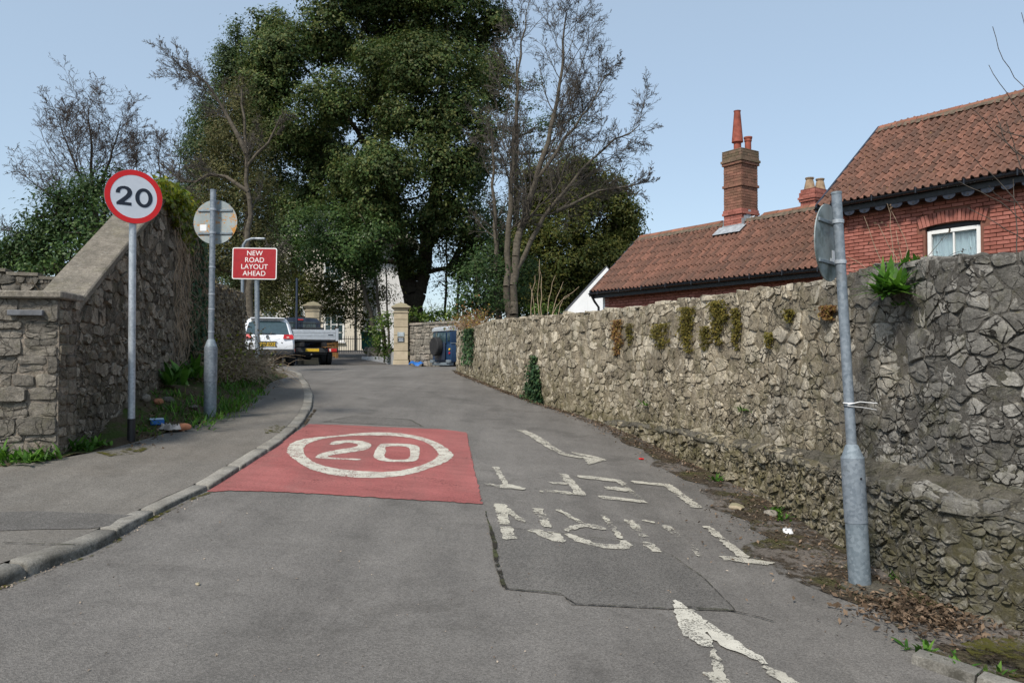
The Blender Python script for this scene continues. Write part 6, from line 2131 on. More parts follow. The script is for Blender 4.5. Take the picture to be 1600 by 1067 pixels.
def branch(wood, p, d, L, rad, lvl, r, cfg):
    """one branch with its side shoots"""
    n = max(2, int(L / cfg['step'][lvl])); sl = L / n
    pts = [p]; dirs = []
    for i in range(n):
        d = d + np.array([r.gauss(0, 1), r.gauss(0, 1), r.gauss(0, 1)]) * cfg['wander'][lvl] + np.array([0, 0, cfg['up'][lvl]])
        d = d / np.linalg.norm(d)
        p = p + d * sl; pts.append(p); dirs.append(d)
    r1 = rad * .35 if lvl < cfg['levels'] else rad * .5
    wood.line(pts, rad, r1)
    if lvl >= cfg['levels']: return
    m = cfg['kids'][lvl]
    k = r.randint(max(1, int(m * .7)), int(m * 1.3) + 1)
    for j in range(k):
        t = .12 + .88 * (j + r.random()) / k
        i = min(int(t * n), n - 1); q = pts[i] + (pts[i + 1] - pts[i]) * (t * n - i)
        ax = np.array([r.gauss(0, 1), r.gauss(0, 1), r.gauss(0, 1)]); ax -= dirs[i] * (ax @ dirs[i]); ax /= np.linalg.norm(ax) + 1e-9
        a = cfg['angle'][lvl] * r.uniform(.65, 1.3)
        nd = dirs[i] * math.cos(a) + ax * math.sin(a)
        ln = L * cfg['ratio'][lvl] * r.uniform(.6, 1.25) * (1.15 - .6 * t)
        branch(wood, q, nd, ln, max(cfg['rmin'], (rad + (r1 - rad) * t) * .55), lvl + 1, r, cfg)

CFG = dict(levels=4, step=[.5, .4, .3, .22, .16], wander=[.08, .14, .18, .2, .22], up=[.03, .06, .07, .06, .04], kids=[8, 8, 6, 4, 0],
           angle=[.8, .75, .7, .65, .6], ratio=[.55, .5, .48, .5, .5], rmin=.006)

def bare_tree(label, base, stems, r, cfg=CFG, mat='twig', tmat='bark', limb=(10, .5), cat='tree', group=None, start=.3, rmin=None, name='bare_tree'):
    """stems: list of (points, r0, r1); limbs spread from each stem above `start`"""
    t = thing(name, label, cat, base, 0, group)
    tr = Wood(); tw = Wood()
    cfg = dict(cfg); 
    if rmin: cfg['rmin'] = rmin
    for pts, r0, r1, nl, ll in stems:
        ln = bend_line(pts, r, .04)
        tr.line(ln, r0, r1); n = len(ln) - 1
        for j in range(nl):
            tt = start + (1 - start) * (j + r.random()) / nl
            i = min(int(tt * n), n - 1); p = ln[i] + (ln[i + 1] - ln[i]) * (tt * n - i)
            tg = ln[i + 1] - ln[i]; tg = tg / np.linalg.norm(tg)
            ax = np.array([r.gauss(0, 1), r.gauss(0, .8), r.gauss(0, .25)]); ax -= tg * (ax @ tg); ax /= np.linalg.norm(ax)
            a = r.uniform(.6, 1.15) * (1.1 - .45 * tt)
            d = tg * math.cos(a) + ax * math.sin(a)
            branch(tw, p, d, ll * r.uniform(.6, 1.2) * (1.1 - .55 * tt), max(.016, (r0 + (r1 - r0) * tt) * .33), 1, r, cfg)
    tr.build('trunk', MAT[tmat], t, base, 0)
    if tw.a: tag(tw.build('branches', MAT[mat], t, base), kind='stuff')
    return t

def ever_tree(name, label, base, lobes, mat, r, nr, trunk=None, tmat='bark_dark', density=2.2, sub_r=.42, per=26, size=.17, flat=.65, cat='tree', droop=0.0, group=None, aspect=.55, shell=.72, limbs=True, core=.5, dens=1.5, bil=None):
    t = thing(name, label, cat, base, 0, group)
    C, N, S = foliage(billow(lobes, nr, *bil) if bil else lobes, density * dens, sub_r, per, size, nr, flat, shell, droop, core=core)

    tag(leaf_obj('crown', C - np.array(base), N, S, nr, MAT[mat], t, aspect), kind='stuff')
    w = Wood()
    if trunk:
        for pts, r0, r1 in trunk: w.line(bend_line(pts, r, .03), r0, r1)
    if limbs and trunk:
        for c, rad in lobes:
            best = None
            for i in range(len(w.b)):
                if w.ra[i] < .06: continue
                dd = np.linalg.norm(np.array(w.b[i]) - c) + abs(w.b[i][2] - (c[2] - rad[2])) * .5
                if best is None or dd < best[0]: best = (dd, i)
            if best is None: continue
            p = np.array(w.b[best[1]]); m = (p + c) / 2 - np.array([0, 0, .1 * np.linalg.norm(c - p)])
            ln = bend_line([p, m, c], r, .06); k = min(.16, w.ra[best[1]] * .5)
            for i in range(len(ln) - 1): w.seg(ln[i], ln[i + 1], k * (1 - .6 * i / len(ln)), k * (1 - .6 * (i + 1) / len(ln)))
            for q in range(7):
                e = c + np.array([r.gauss(0, .5), r.gauss(0, .5), r.gauss(0, .5)]) * rad; w.line(bend_line([ln[len(ln) // 2], (ln[-1] + e) / 2, e], r, .05), k * .35, .012)
    if w.a: w.build('trunk', MAT[tmat], t, base, .0)
    return t

R1 = random.Random(101); N1 = np.random.default_rng(101)
# the great holm oak behind the gate
d = 43.0
ob = P(645, 520, d); ob.z = 2.0
spec = [(470, 95, 75, 62, 0), (430, 150, 45, 55, 0), (545, 45, 80, 55, 1), (620, 20, 80, 55, 2), (700, 25, 80, 55, 1), (765, 60, 45, 52, 1), (505, 165, 70, 52, -2), (455, 215, 48, 45, 0),
        (610, 110, 62, 50, -1), (690, 115, 85, 52, -3), (655, 190, 62, 55, -3), (735, 195, 58, 62, -3), (770, 130, 38, 50, 0), (560, 262, 42, 52, -1), (615, 275, 68, 55, -4), (700, 280, 70, 62, -3), (600, 345, 66, 42, -3), (690, 355, 62, 46, -2),
        (540, 330, 48, 46, 0), (500, 262, 40, 50, 1), (480, 330, 42, 46, 2), (745, 270, 32, 60, 0), (570, -40, 90, 50, 0), (690, -50, 95, 50, 0), (640, 405, 40, 26, -1), (728, 400, 38, 48, 0), (560, 395, 40, 32, 0), (430, 60, 35, 45, 1), (405, 120, 26, 40, 2), (415, 200, 30, 50, 2), (590, 165, 40, 60, 1), (640, 70, 60, 50, 3), (520, 220, 40, 60, 3)]
tk = [([ob + Vector((.15, 0, -.3)), P(645, 470, d), P(628, 400, d), P(612, 330, d), P(600, 200, d), P(590, 60, d)], .62, .12), ([P(648, 475, d), P(660, 430, d), P(672, 350, d), P(690, 230, d), P(700, 60, d)], .48, .10),
      ([P(600, 260, d), P(540, 180, d), P(480, 110, d)], .2, .06), ([P(672, 320, d), P(740, 240, d), P(760, 140, d)], .2, .06)]
ever_tree('holm_oak', 'great evergreen oak with a dark forked trunk filling the middle of the sky', ob, lobes_from(spec, d), 'oak_leaf', R1, N1, tk, density=3.2, sub_r=.22, per=23, size=.17, aspect=.6, dens=1.0, core=.22, bil=(13, .55))

# laurels and small evergreens beside the drive
d = 38.0
spec = [(515, 350, 40, 38, 0), (545, 385, 42, 36, -1), (495, 395, 36, 30, 0), (585, 372, 36, 34, -1), (470, 365, 34, 40, 2), (560, 420, 40, 22, 0)]
b_ = P(570, 560, d); b_.z = 1.9
ever_tree('laurel_tree', 'bright green laurel tree with leaning stems right of the drive', b_, lobes_from(spec, d), 'holly_leaf', R1, N1,
          [([P(592, 562, d), P(582, 500, d), P(566, 440, d), P(555, 380, d)], .15, .05), ([P(603, 560, d), P(596, 500, d), P(585, 430, d), P(580, 370, d)], .11, .04), ([P(608, 560, d), P(606, 500, d), P(603, 420, d)], .07, .03), ([P(566, 440, d), P(530, 400, d)], .08, .03)], 'bark', density=4.2, sub_r=.32, per=28, size=.16)
d = 41.0
spec = [(450, 415, 45, 26, 0), (505, 440, 46, 20, -1), (545, 462, 40, 16, -2), (470, 455, 40, 20, 0), (420, 440, 30, 40, 1), (525, 480, 32, 14, -1), (585, 452, 30, 18, -1), (440, 480, 30, 24, 1), (495, 470, 30, 16, 0), (575, 495, 22, 20, 0)]
b_ = P(466, 560, d); b_.z = 1.8
ever_tree('yew_tree', 'spreading yew with drooping boughs hanging in front of the cream house', b_, lobes_from(spec, d), 'yew_leaf', R1, N1,
          [([P(466, 565, d), P(466, 500, d), P(462, 430, d), P(455, 390, d)], .24, .06), ([P(464, 440, d), P(520, 440, d), P(570, 460, d)], .08, .02)], density=5, sub_r=.26, per=26, size=.15, droop=.28, aspect=.4)
d = 46.0
spec = [(325, 190, 28, 40, 0), (318, 250, 34, 45, 0), (362, 115, 24, 40, 0), (385, 100, 26, 45, 1), (305, 330, 40, 50, 0), (300, 400, 40, 45, 0), (350, 100, 16, 36, 0), (368, 60, 9, 26, 0), (372, 38, 5, 14, 0), (345, 165, 32, 45, 0), (390, 150, 30, 50, 0), (330, 235, 42, 50, 0), (390, 230, 44, 55, 0), (330, 310, 46, 50, 0), (400, 310, 46, 50, 0), (340, 385, 48, 50, 0), (410, 390, 46, 48, 0), (375, 450, 60, 40, 0), (440, 320, 36, 50, 1), (440, 250, 30, 50, 1)]
b_ = P(368, 560, d); b_.z = 2.0
ever_tree('cypress_tree', 'tall dark conifer with a pointed top left of the great oak', b_, lobes_from(spec, d), 'cypress_leaf', R1, N1,
          [([P(368, 565, d), P(368, 300, d), P(371, 40, d)], .35, .03)], density=5.0, sub_r=.26, per=26, size=.16, aspect=.45, droop=.1, core=.5)
d = 33.0
spec = [(372, 150, 26, 40, 0), (350, 205, 36, 45, 0), (392, 225, 40, 50, 0), (345, 265, 42, 45, 0), (395, 290, 44, 45, 0), (310, 330, 34, 40, 0), (330, 330, 45, 45, 0), (300, 395, 40, 40, 0), (350, 400, 45, 40, 0), (400, 360, 45, 50, 1), (430, 420, 40, 40, 2), (400, 455, 40, 30, 1)]
b_ = P(380, 560, d); b_.z = 1.6
ever_tree('olive_conifer', 'thin olive green conifer behind the low wall left of the lamp', b_, lobes_from(spec, d), 'olive_leaf', R1, N1,
          [([P(384, 565, d), P(386, 400, d), P(384, 230, d), P(380, 120, d)], .22, .04)], density=5.0, sub_r=.30, per=24, size=.13, aspect=.35, droop=.2, shell=.5, core=.4)
# yews and a dark mass on the right behind the wall
d = 40.0
spec = [(958, 335, 40, 40, 0), (905, 320, 55, 52, 0), (860, 300, 45, 45, 0), (945, 405, 50, 45, 0), (890, 390, 58, 50, -1), (835, 385, 45, 55, 0), (905, 270, 36, 28, 0), (950, 295, 36, 34, 0), (980, 345, 22, 36, 0), (830, 320, 34, 50, 1), (960, 380, 36, 40, 1), (860, 450, 70, 40, 0), (930, 455, 60, 40, 0), (800, 420, 40, 50, 2)]
b_ = P(900, 560, d); b_.z = 1.6
ever_tree('yew_tree', 'broad dark yew behind the bare trees, above the white gable', b_, lobes_from(spec, d), 'yew_leaf', R1, N1,
          [([P(900, 560, d), P(900, 400, d), P(895, 300, d)], .4, .08)], density=3.2, sub_r=.24, per=24, size=.165, aspect=.5, droop=.05, core=.3, dens=1.1, bil=(13, .55))
d = 52.0
spec = [(815, 130, 40, 12, 0), (800, 165, 48, 12, 0), (835, 200, 50, 12, 0), (880, 190, 50, 10, 0), (790, 205, 40, 12, 0), (850, 235, 60, 14, 0), (800, 260, 50, 20, 0)]
b_ = P(806, 560, d); b_.z = 2.2
ever_tree('cedar_tree', 'flat-layered cedar seen through the bare branches right of the oak', b_, lobes_from(spec, d), 'dark_leaf', R1, N1,
          [([P(806, 560, d), P(806, 300, d), P(808, 90, d)], .4, .05)], density=1.6, sub_r=.34, per=20, size=.15, flat=.3, core=.08)
d = 46.0
spec = [(770, 470, 40, 30, 0), (830, 460, 50, 40, 0), (890, 460, 50, 40, 0), (940, 450, 50, 50, 0), (850, 420, 50, 40, 1), (800, 400, 36, 40, 1), (770, 350, 30, 50, 2)]
b_ = P(850, 560, d); b_.z = 2.0
ever_tree('dark_thicket', 'dark evergreen thicket behind the bare trunks, beyond the right wall', b_, lobes_from(spec, d), 'dark_leaf', R1, N1, [([P(850, 560, d), P(850, 430, d)], .2, .05)], density=3.2, sub_r=.3, per=26, size=.18, core=.6, cat='thicket')
# shrubs at the top of the wall and behind the gate wall
d = 36.0
spec = [(655, 492, 22, 10, 0), (680, 495, 20, 9, 0), (705, 492, 20, 12, 0)]
b_ = P(675, 505, d); b_.z = 2.2
ever_tree('laurel_hedge', 'yellow-green laurel hedge above the squared gate wall', b_, lobes_from(spec, d), 'laurel_leaf', R1, N1, [([P(675, 560, d), P(677, 495, d)], .06, .02)], density=6, sub_r=.18, per=20, size=.14, cat='hedge')
d = 30.0
spec = [(735, 455, 25, 40, 0), (760, 470, 28, 28, 0), (780, 440, 25, 45, 2), (722, 485, 18, 18, 0), (745, 420, 18, 30, 1), (772, 400, 26, 45, 3), (800, 455, 30, 40, 3), (815, 420, 26, 40, 4)]
b_ = P(745, 520, d); b_.z = 1.5
ever_tree('evergreen_shrub', 'dark evergreen shrub at the far end of the right wall', b_, lobes_from(spec, d), 'dark_leaf', R1, N1, [([P(745, 560, d), P(745, 430, d)], .08, .02)], density=4, sub_r=.26, per=24, size=.13, cat='shrub')
d = 34.5
spec = [(592, 520, 12, 28, 0), (603, 540, 9, 20, 0), (603, 500, 8, 20, 0)]
b_ = P(600, 565, d); b_.z = 1.7
ever_tree('evergreen_shrub', 'bright green bush against the left side of the plaqued gate pillar', b_, lobes_from(spec, d), 'laurel_leaf', R1, N1, [([P(600, 566, d), P(600, 510, d)], .04, .015)], density=6, sub_r=.16, per=22, size=.11, cat='shrub')
d = 27.5
spec = [(835, 484, 18, 8, 0), (865, 484, 16, 8, 0)]
b_ = P(850, 500, d); b_.z = 1.5
ever_tree('clipped_hedge', 'low yellow-green hedge behind the wall beside the blue car roof', b_, lobes_from(spec, d + 2), 'laurel_leaf', R1, N1, [([P(850, 560, d + 2), P(850, 490, d + 2)], .05, .02)], density=7, sub_r=.15, per=20, size=.10, cat='hedge')
# left: dark conifer and holly above the pier
d = 19.0
spec = [(150, 295, 24, 26, 0), (165, 280, 14, 20, 0), (118, 325, 32, 30, 0), (75, 360, 34, 30, 0), (40, 390, 36, 28, 0), (60, 385, 50, 32, 0), (20, 410, 40, 30, 1), (110, 355, 45, 36, 0), (60, 340, 24, 22, 0), (90, 315, 22, 28, 0), (130, 300, 22, 30, 1), (10, 385, 22, 15, 0), (150, 345, 30, 40, 1), (-20, 420, 40, 26, 0)]
b_ = P(80, 520, d); b_.z = 2.0
ever_tree('dark_conifer', 'ragged dark conifer above the garden wall at the left edge', b_, lobes_from(spec, d), 'dark_leaf', R1, N1, [([P(95, 520, d), P(92, 400, d), P(92, 300, d)], .16, .03)], density=9, sub_r=.24, per=28, size=.115, aspect=.38, droop=.06, shell=.55, core=.5)
d = 16.0
spec = [(140, 365, 34, 36, 0), (165, 330, 24, 30, 0), (110, 405, 36, 28, 0), (165, 395, 30, 34, 0), (190, 365, 18, 30, 0), (60, 420, 40, 18, 0)]
b_ = P(140, 520, d); b_.z = 2.0
ever_tree('holly_bush', 'glossy mid green holly right behind the sloping coping', b_, lobes_from(spec, d), 'holly_leaf', R1, N1, [([P(140, 520, d), P(142, 380, d)], .1, .03)], density=9, sub_r=.17, per=24, size=.085)

# ---- bare trees
d = 31.0
bb_ = P(800, 520, d); bb_.z = 1.5
cfgR = dict(CFG); cfgR['kids'] = [8, 8, 7, 5, 0]; cfgR['up'] = [.03, .10, .10, .08, .05]
bare_tree('tall bare tree with several pale trunks right of the great oak', bb_,
    [([P(805, 540, d), P(800, 440, d), P(812, 360, d), P(838, 280, d), P(862, 200, d), P(878, 110, d), P(885, 20, d)], .22, .03, 20, 4.4),
     ([P(797, 540, d), P(790, 440, d), P(795, 340, d), P(800, 240, d), P(812, 130, d), P(822, 20, d)], .18, .025, 16, 3.6),
     ([P(808, 420, d), P(850, 340, d), P(905, 270, d), P(960, 220, d), P(1000, 195, d)], .12, .02, 16, 2.8),
     ([P(830, 300, d), P(880, 220, d), P(930, 150, d), P(945, 120, d)], .10, .02, 13, 3.0),
     ([P(870, 330, d), P(930, 300, d), P(985, 290, d), P(1008, 285, d)], .08, .02, 9, 1.7)], R1, cfgR, 'twig', 'bark', rmin=.0082)
bb_ = P(778, 520, 32.0); bb_.z = 1.5
bare_tree('slim bare trunk immediately left of the pale trunks', bb_, [([P(780, 540, 32), P(776, 420, 32), P(772, 300, 32), P(768, 200, 32)], .17, .03, 8, 2.4)], R1, cfgR, 'twig', 'bark', rmin=.006)
d = 48.0
bb_ = P(140, 520, d); bb_.z = 2.2
cfgF = dict(CFG); cfgF['kids'] = [8, 8, 6, 4, 0]; cfgF['up'] = [.05, .09, .08, .07, .05]
bare_tree('large spreading bare tree on the far left skyline', bb_,
    [([P(148, 540, d), P(150, 400, d), P(146, 300, d), P(142, 220, d), P(138, 170, d)], .24, .03, 28, 5.6), ([P(148, 330, d), P(118, 260, d), P(98, 210, d), P(92, 180, d)], .11, .02, 14, 3.8), ([P(150, 310, d), P(175, 240, d), P(188, 190, d)], .11, .02, 14, 3.6),
     ([P(148, 370, d), P(90, 310, d), P(50, 285, d), P(35, 270, d)], .10, .02, 14, 2.6), ([P(150, 380, d), P(60, 370, d), P(15, 360, d)], .09, .02, 12, 2.4), ([P(148, 350, d), P(195, 290, d), P(215, 250, d)], .09, .02, 12, 2.4)], R1, cfgF, 'twig_far', 'bark_dark', rmin=.0115)
d = 55.0
for px, top, lab in ((215, 235, 'thin bare tree just right of the 20 sign, on the skyline'), (250, 215, 'thin bare tree between the 20 sign and the grey post'), (282, 225, 'thin bare tree directly left of the tall conifer')):
    bb_ = P(px, 520, d); bb_.z = 2.2
    bare_tree(lab, bb_, [([P(px, 540, d), P(px + 3, 400, d), P(px - 2, 300, d), P(px, top, d)], .15, .02, 26, 3.2)], R1, cfgF, 'twig_far', 'bark_dark', rmin=.0115, start=.25)
d = 29.0
bb_ = P(388, 520, d); bb_.z = 1.6
bare_tree('crooked bare tree in front of the dark conifer at left', bb_,
    [([P(392, 560, d), P(388, 420, d), P(390, 320, d), P(382, 220, d), P(378, 140, d)], .17, .03, 5, 1.8), ([P(385, 240, d), P(345, 160, d), P(312, 120, d), P(280, 105, d)], .10, .02, 16, 1.9), ([P(388, 300, d), P(340, 270, d), P(290, 290, d), P(268, 270, d)], .09, .02, 10, 1.9), ([P(386, 260, d), P(420, 220, d), P(440, 180, d)], .06, .02, 4, 1.2)], R1, cfgR, 'twig', 'bark', rmin=.007)
d = 60.0
bb_ = P(676, 560, d); bb_.z = 2.4
bare_tree('small distant bare bush in the gap beside the oak trunk', bb_, [([P(676, 560, d), P(676, 520, d), P(674, 475, d)], .08, .02, 14, 1.7), ([P(684, 560, d), P(686, 520, d), P(686, 490, d)], .06, .02, 10, 1.4)], R1, dict(CFG, kids=[4, 4, 3, 0, 0], levels=3), 'twig_far', 'twig_far', rmin=.010, name='bare_bush', cat='bush')
d = 45.0
for px, lab in ((697, 'slim dark conifer stem in the gap right of the oak trunk'), (716, 'second slim dark stem right of the oak trunk, nearer the shrub')):
    bb_ = P(px, 560, d); bb_.z = 2.0
    spec = [(px + (4 if px > 700 else -10), 440, 16, 14, 0), (px + 6, 410, 18, 20, 0), (px - 8, 395, 18, 14, 0), (px, 360, 16, 25, 0)]
    ever_tree('slim_conifer', lab, bb_, lobes_from(spec, d), 'dark_leaf', R1, N1, [([P(px - 1, 565, d), P(px, 450, d), P(px + 2, 330, d)], .10, .05)], density=1.6, sub_r=.4, per=22, size=.16, droop=.4, aspect=.35)

# upright saplings and dead stems on top of the right wall
def stems(label, base, lines, r0, mat, name='sapling', cat='sapling', kink=.02):
    t = thing(name, label, cat, base)
    w = Wood()
    for pts in lines: w.line(bend_line(pts, R1, kink, .25), r0, r0 * .35)
    w.build('stems', MAT[mat], t, base, 0)
    return t
d = 22.0
bb_ = P(850, 500, d)
stems('cluster of pale upright saplings behind the right wall before the white gable', bb_, [[P(x0, 520, d), P(x1, 470, d), P(x2, y2, d)] for x0, x1, x2, y2 in ((828, 830, 836, 430), (842, 840, 842, 420), (845, 846, 843, 405), (852, 858, 868, 430), (858, 866, 880, 440), (862, 878, 905, 448), (836, 834, 828, 445), (850, 872, 890, 462))], .016, 'stem_pale')
# ---------------------------------------------------------------- small plants, litter
R2 = random.Random(202); N2 = np.random.default_rng(202)

def blades(b, n, L, wd, r, spread=.5, base=.03, curl=.6, lean=(0, 0)):
    """arching strap leaves from one crown, in local space"""
    for _ in range(n):
        a = r.uniform(0, 2 * math.pi); e = r.uniform(.1, 1.0) * spread
        l = L * r.uniform(.5, 1.15); w = wd * r.uniform(.6, 1.2)
        o = Vector((r.gauss(0, base), r.gauss(0, base), -.01)); dv = Vector((math.cos(a) * math.sin(e) + lean[0], math.sin(a) * math.sin(e) + lean[1], math.cos(e))).normalized()
        side = Vector((-math.sin(a), math.cos(a), 0)); vs = []; p = o
        for k in range(4):
            t = k / 3; ww = w * (1 - t ** 2.2) * (.55 + .9 * min(1, t * 2.2)) * .5
            if k < 3: vs += [p + side * ww, p - side * ww]
            else: vs.append(p)
            dv = (dv + Vector((math.cos(a) * .35, math.sin(a) * .35, -.5)) * curl * .45).normalized(); p = p + dv * l / 3
        b.add(vs, [(0, 1, 3, 2), (2, 3, 5, 4), (4, 5, 6)])

def weed(name, label, pos, n, L, wd, mat, spread=.9, curl=.7, group=None, cat='weed', lean=(0, 0), base=.04):
    b = B(); blades(b, n, L, wd, R2, spread, base, curl, lean)
    o = b.obj(name, MAT[mat], None, 180, False); o.location = pos
    return tag(o, label, cat, group)

def vz_(x, y): return float(verge_z(np.array([x]), np.array([y]))[0])

# low greenery: one spread of leafy weeds round the pier, one of strap leaves along the verge
def spread(name, label, spots, zf, mat, n, wd, sp, curl, base):
    b = B()
    for px, py, s_ in spots:
        p = G(px, py, .07); c = B(); blades(c, n, s_, wd, R2, sp, base, curl); o_ = Vector((p.x, p.y, zf(p.x, p.y)))
        b.add([Vector(v) + o_ for v in c.v], c.f)
    return tag(b.obj(name, MAT[mat], None, 180, False), label, 'weeds', None, 'stuff')
fz_ = lambda x, y: float(foot_z(x, y))
spread('leafy_weeds', 'fresh green leafy weeds along the foot of the coursed stone pier', [(-12, 712, .24), (8, 712, .19), (24, 716, .14), (40, 715, .16), (55, 714, .19), (70, 712, .2), (86, 703, .22), (98, 698, .22), (108, 696, .18), (122, 698, .13), (140, 692, .13), (156, 690, .11)], fz_, 'weed', 30, .032, 1.15, .8, .08)
vs_ = [(244, 664, .15), (262, 652, .18), (300, 655, .2), (318, 664, .16), (352, 645, .26), (366, 640, .26), (345, 655, .18), (384, 632, .25), (398, 618, .2), (372, 622, .24), (310, 640, .24), (335, 630, .2), (405, 600, .28), (392, 605, .24), (255, 640, .18), (275, 648, .15), (230, 672, .12), (412, 592, .2), (358, 618, .28), (296, 664, .15), (360, 632, .24), (378, 612, .24)]
spread('verge_greenery', 'strap-leaved greenery spread along the left verge below the wall', vs_, vz_, 'weed', 30, .020, .85, .7, .10)
spread('verge_grass', 'paler thin grass mixed through the left verge', [(R2.uniform(235, 415), 0, R2.uniform(.08, .18)) for _ in range(0)] + [(x + R2.uniform(-12, 12), y + R2.uniform(-10, 6), s_ * .7) for x, y, s_ in vs_], vz_, 'grass', 26, .008, .7, .6, .12)
b = B()
for k in range(420):
    x = R2.uniform(-10.5, -5.05); y = R2.uniform(7.45, 11.0)
    if x > float(wall_left_x(y)) - .62: continue
    c = B(); blades(c, 9, R2.uniform(.12, .3), .010, R2, .6, .10, .5); o_ = Vector((x, y, float(terrain_z(np.array(x), np.array(y)))))
    b.add([Vector(v) + o_ for v in c.v], c.f)
tag(b.obj('bank_grass', MAT['grass'], None, 180, False), 'rough grass on the bank left of the stone pier', 'grass', None, 'stuff')
p = G(292, 640, .1); p = Vector((lf.at(3.1)[0].x + .22, lf.at(3.1)[0].y, 0)); p.z = vz_(p.x, p.y) + .1
weed('dock_plant', 'large green dock plant against the brown wall left of the grey post', p, 26, .5, .10, 'weed', .8, .6, base=.08)
p = Vector((lf.at(4.2)[0].x + .2, lf.at(4.2)[0].y, 0)); p.z = vz_(p.x, p.y) + .1
weed('dock_plant', 'smaller green dock plant on the verge hidden behind the grey post', p, 24, .42, .08, 'weed', .8, .6, base=.1)

def cloud(name, label, pts, nrm, size, mat, cat, aspect=.8, group=None, n=N2):
    o = leaf_obj(name, pts, nrm, size, n, MAT[mat], None, aspect)
    return tag(o, label, cat, group)

def on_face(face, u0, u1, z0, z1, n, thick, shape=None):
    """scattered points over part of a wall face"""
    P_, N_ = [], []
    while len(P_) < n:
        a = R2.random(); b = R2.random()
        if shape and not shape(a, b): continue
        u = u0 + (u1 - u0) * a; z = z0 + (z1 - z0) * b; w = abs(R2.gauss(0, thick)) + .02
        q = face.place(u, z, w); _, nv = face.at(u)
        P_.append(q); N_.append((nv.x + R2.gauss(0, .45), nv.y + R2.gauss(0, .45), .45 + R2.gauss(0, .4)))
    return np.array(P_), np.array(N_)

# ivy over the head of the left wall
A_, An = on_face(lf, 2.75, 4.5, 3.35, 4.25, 900, .07, lambda a, b: b > .75 - a * .9 and b < 1.0 and R2.random() < .35 + .65 * b)
top = np.array([np.array(lf.place(R2.uniform(2.9, 5.2), 0, -R2.uniform(-.05, .4))) + np.array([0, 0, 0]) for _ in range(700)])
for k in range(len(top)):
    u = (Vector(top[k][:2]) - lf.p[0]).dot(wd); top[k][2] = l_top(u) + .08 + abs(R2.gauss(0, .10))
cloud('ivy', 'yellow-green ivy spilling over the top of the brown left wall', np.concatenate([A_, top]), np.concatenate([An, N2.normal(size=(700, 3)) * .6 + [0.3, -.3, .9]]), N2.uniform(.05, .105, 1600), 'ivy_bright', 'ivy')
A_, An = on_face(lf, 4.3, 5.8, 1.3, 4.0, 1500, .08, lambda a, b: abs(a - .5) < .5 * (1 - .4 * b) and R2.random() < .8)
cloud('ivy', 'dark ivy hanging behind the grey post on the end of the tall wall', A_, An, N2.uniform(.05, .10, 1500), 'ivy_leaf', 'ivy')
# dead creeper on the tall wall
t = thing('dead_creeper', 'tangle of dead brown creeper stems on the tall left wall', 'creeper', lf.place(4.2, 1.4, .1))
w_ = Wood()
for k in range(150):
    u = R2.uniform(3.5, 5.6); z = R2.uniform(2.2, min(4.1, l_top(u) + .1)); pts = [lf.place(u, z, .05)]
    for q in range(5):
        u += R2.gauss(.0, .06); z -= R2.uniform(.08, .26); pts.append(lf.place(u, z, .04 + abs(R2.gauss(0, .06))))
    w_.line([np.array(v) for v in pts], R2.uniform(.003, .007), .002)
tag(w_.build('stems', MAT['stem_pale'], t, t.location), kind='stuff')
# brambles and dry grass over the low end of the left wall and its bank
def bramble(name, label, centre, rad, n, loc_z, mat='dry', stems_n=160, green=0.0):
    t = thing(name, label, 'bramble', centre)
    C = N2.normal(size=(n, 3)) * np.array(rad) * .5
    C[:, 2] = np.abs(C[:, 2])
    tag(leaf_obj('dead_leaves', C, N2.normal(size=(n, 3)) + [0, -.4, .6], N2.uniform(.03, .09, n), N2, MAT[mat], t, .6), kind='stuff')
    if green:
        m = int(n * green); C = N2.normal(size=(m, 3)) * np.array(rad) * .5; C[:, 2] = np.abs(C[:, 2])
        tag(leaf_obj('green_leaves', C, N2.normal(size=(m, 3)) + [0, -.4, .6], N2.uniform(.04, .09, m), N2, MAT['ivy_bright'], t, .6), kind='stuff')
    w = Wood()
    for k in range(stems_n):
        p = np.array([R2.gauss(0, .4) * rad[0], R2.gauss(0, .4) * rad[1], 0.0]); d = np.array([R2.gauss(0, .7), R2.gauss(0, .7), 1.0])
        pts = [p]
        for q in range(6):
            d = d / np.linalg.norm(d); p = p + d * R2.uniform(.06, .16) * (rad[2] / .5); pts.append(p); d = d + np.array([R2.gauss(0, .25), R2.gauss(0, .25), -.28])
        w.line(pts, .005, .002)
    tag(w.build('stems', MAT['stem_pale'], t, (0, 0, 0)), kind='stuff')
    return t
for i, (u, s, lab) in enumerate(((6.6, 1.0, 'pale dead bramble heap against the low wall right of the grey post'), (7.9, 1.0, 'dry brown bramble bank at the end of the low wall by the white car'), (5.4, .8, 'dry bramble tangle at the foot of the wall behind the grey post'))):
    q = lf.place(u, 0, .30); q.z = vz_(q.x, q.y)
    bramble('dead_bramble', lab, q, (.38 * s, 1.3 * s, .75 * s), 1500, 0, green=.22)
A_, An = on_face(lf, 5.7, 8.9, 1.3, 3.15, 1400, .06, lambda a, b: R2.random() < .5)
cloud('dry_creeper', 'dry brown creeper leaves covering the low end of the left wall', A_, An, N2.uniform(.03, .08, 1400), 'dry', 'creeper')
# bramble at the far end of the right wall
q = upper.place(upper.L - 2.0, r_top(upper.L - 2.0) - .05, -.1)
bramble('dead_bramble', 'reddish dead bramble sprawling on the far end of the right wall', q, (.5, 1.0, .5), 900, 0, 'stonecrop_red', 140, .12)
A_, An = on_face(upper, upper.L - 2.8, upper.L - 1.5, 1.55, 2.5, 700, .06, lambda a, b: R2.random() < .35 + .6 * b)
cloud('ivy', 'dark ivy hanging down the far end of the right wall', A_, An, N2.uniform(.05, .1, 700), 'ivy_leaf', 'ivy')
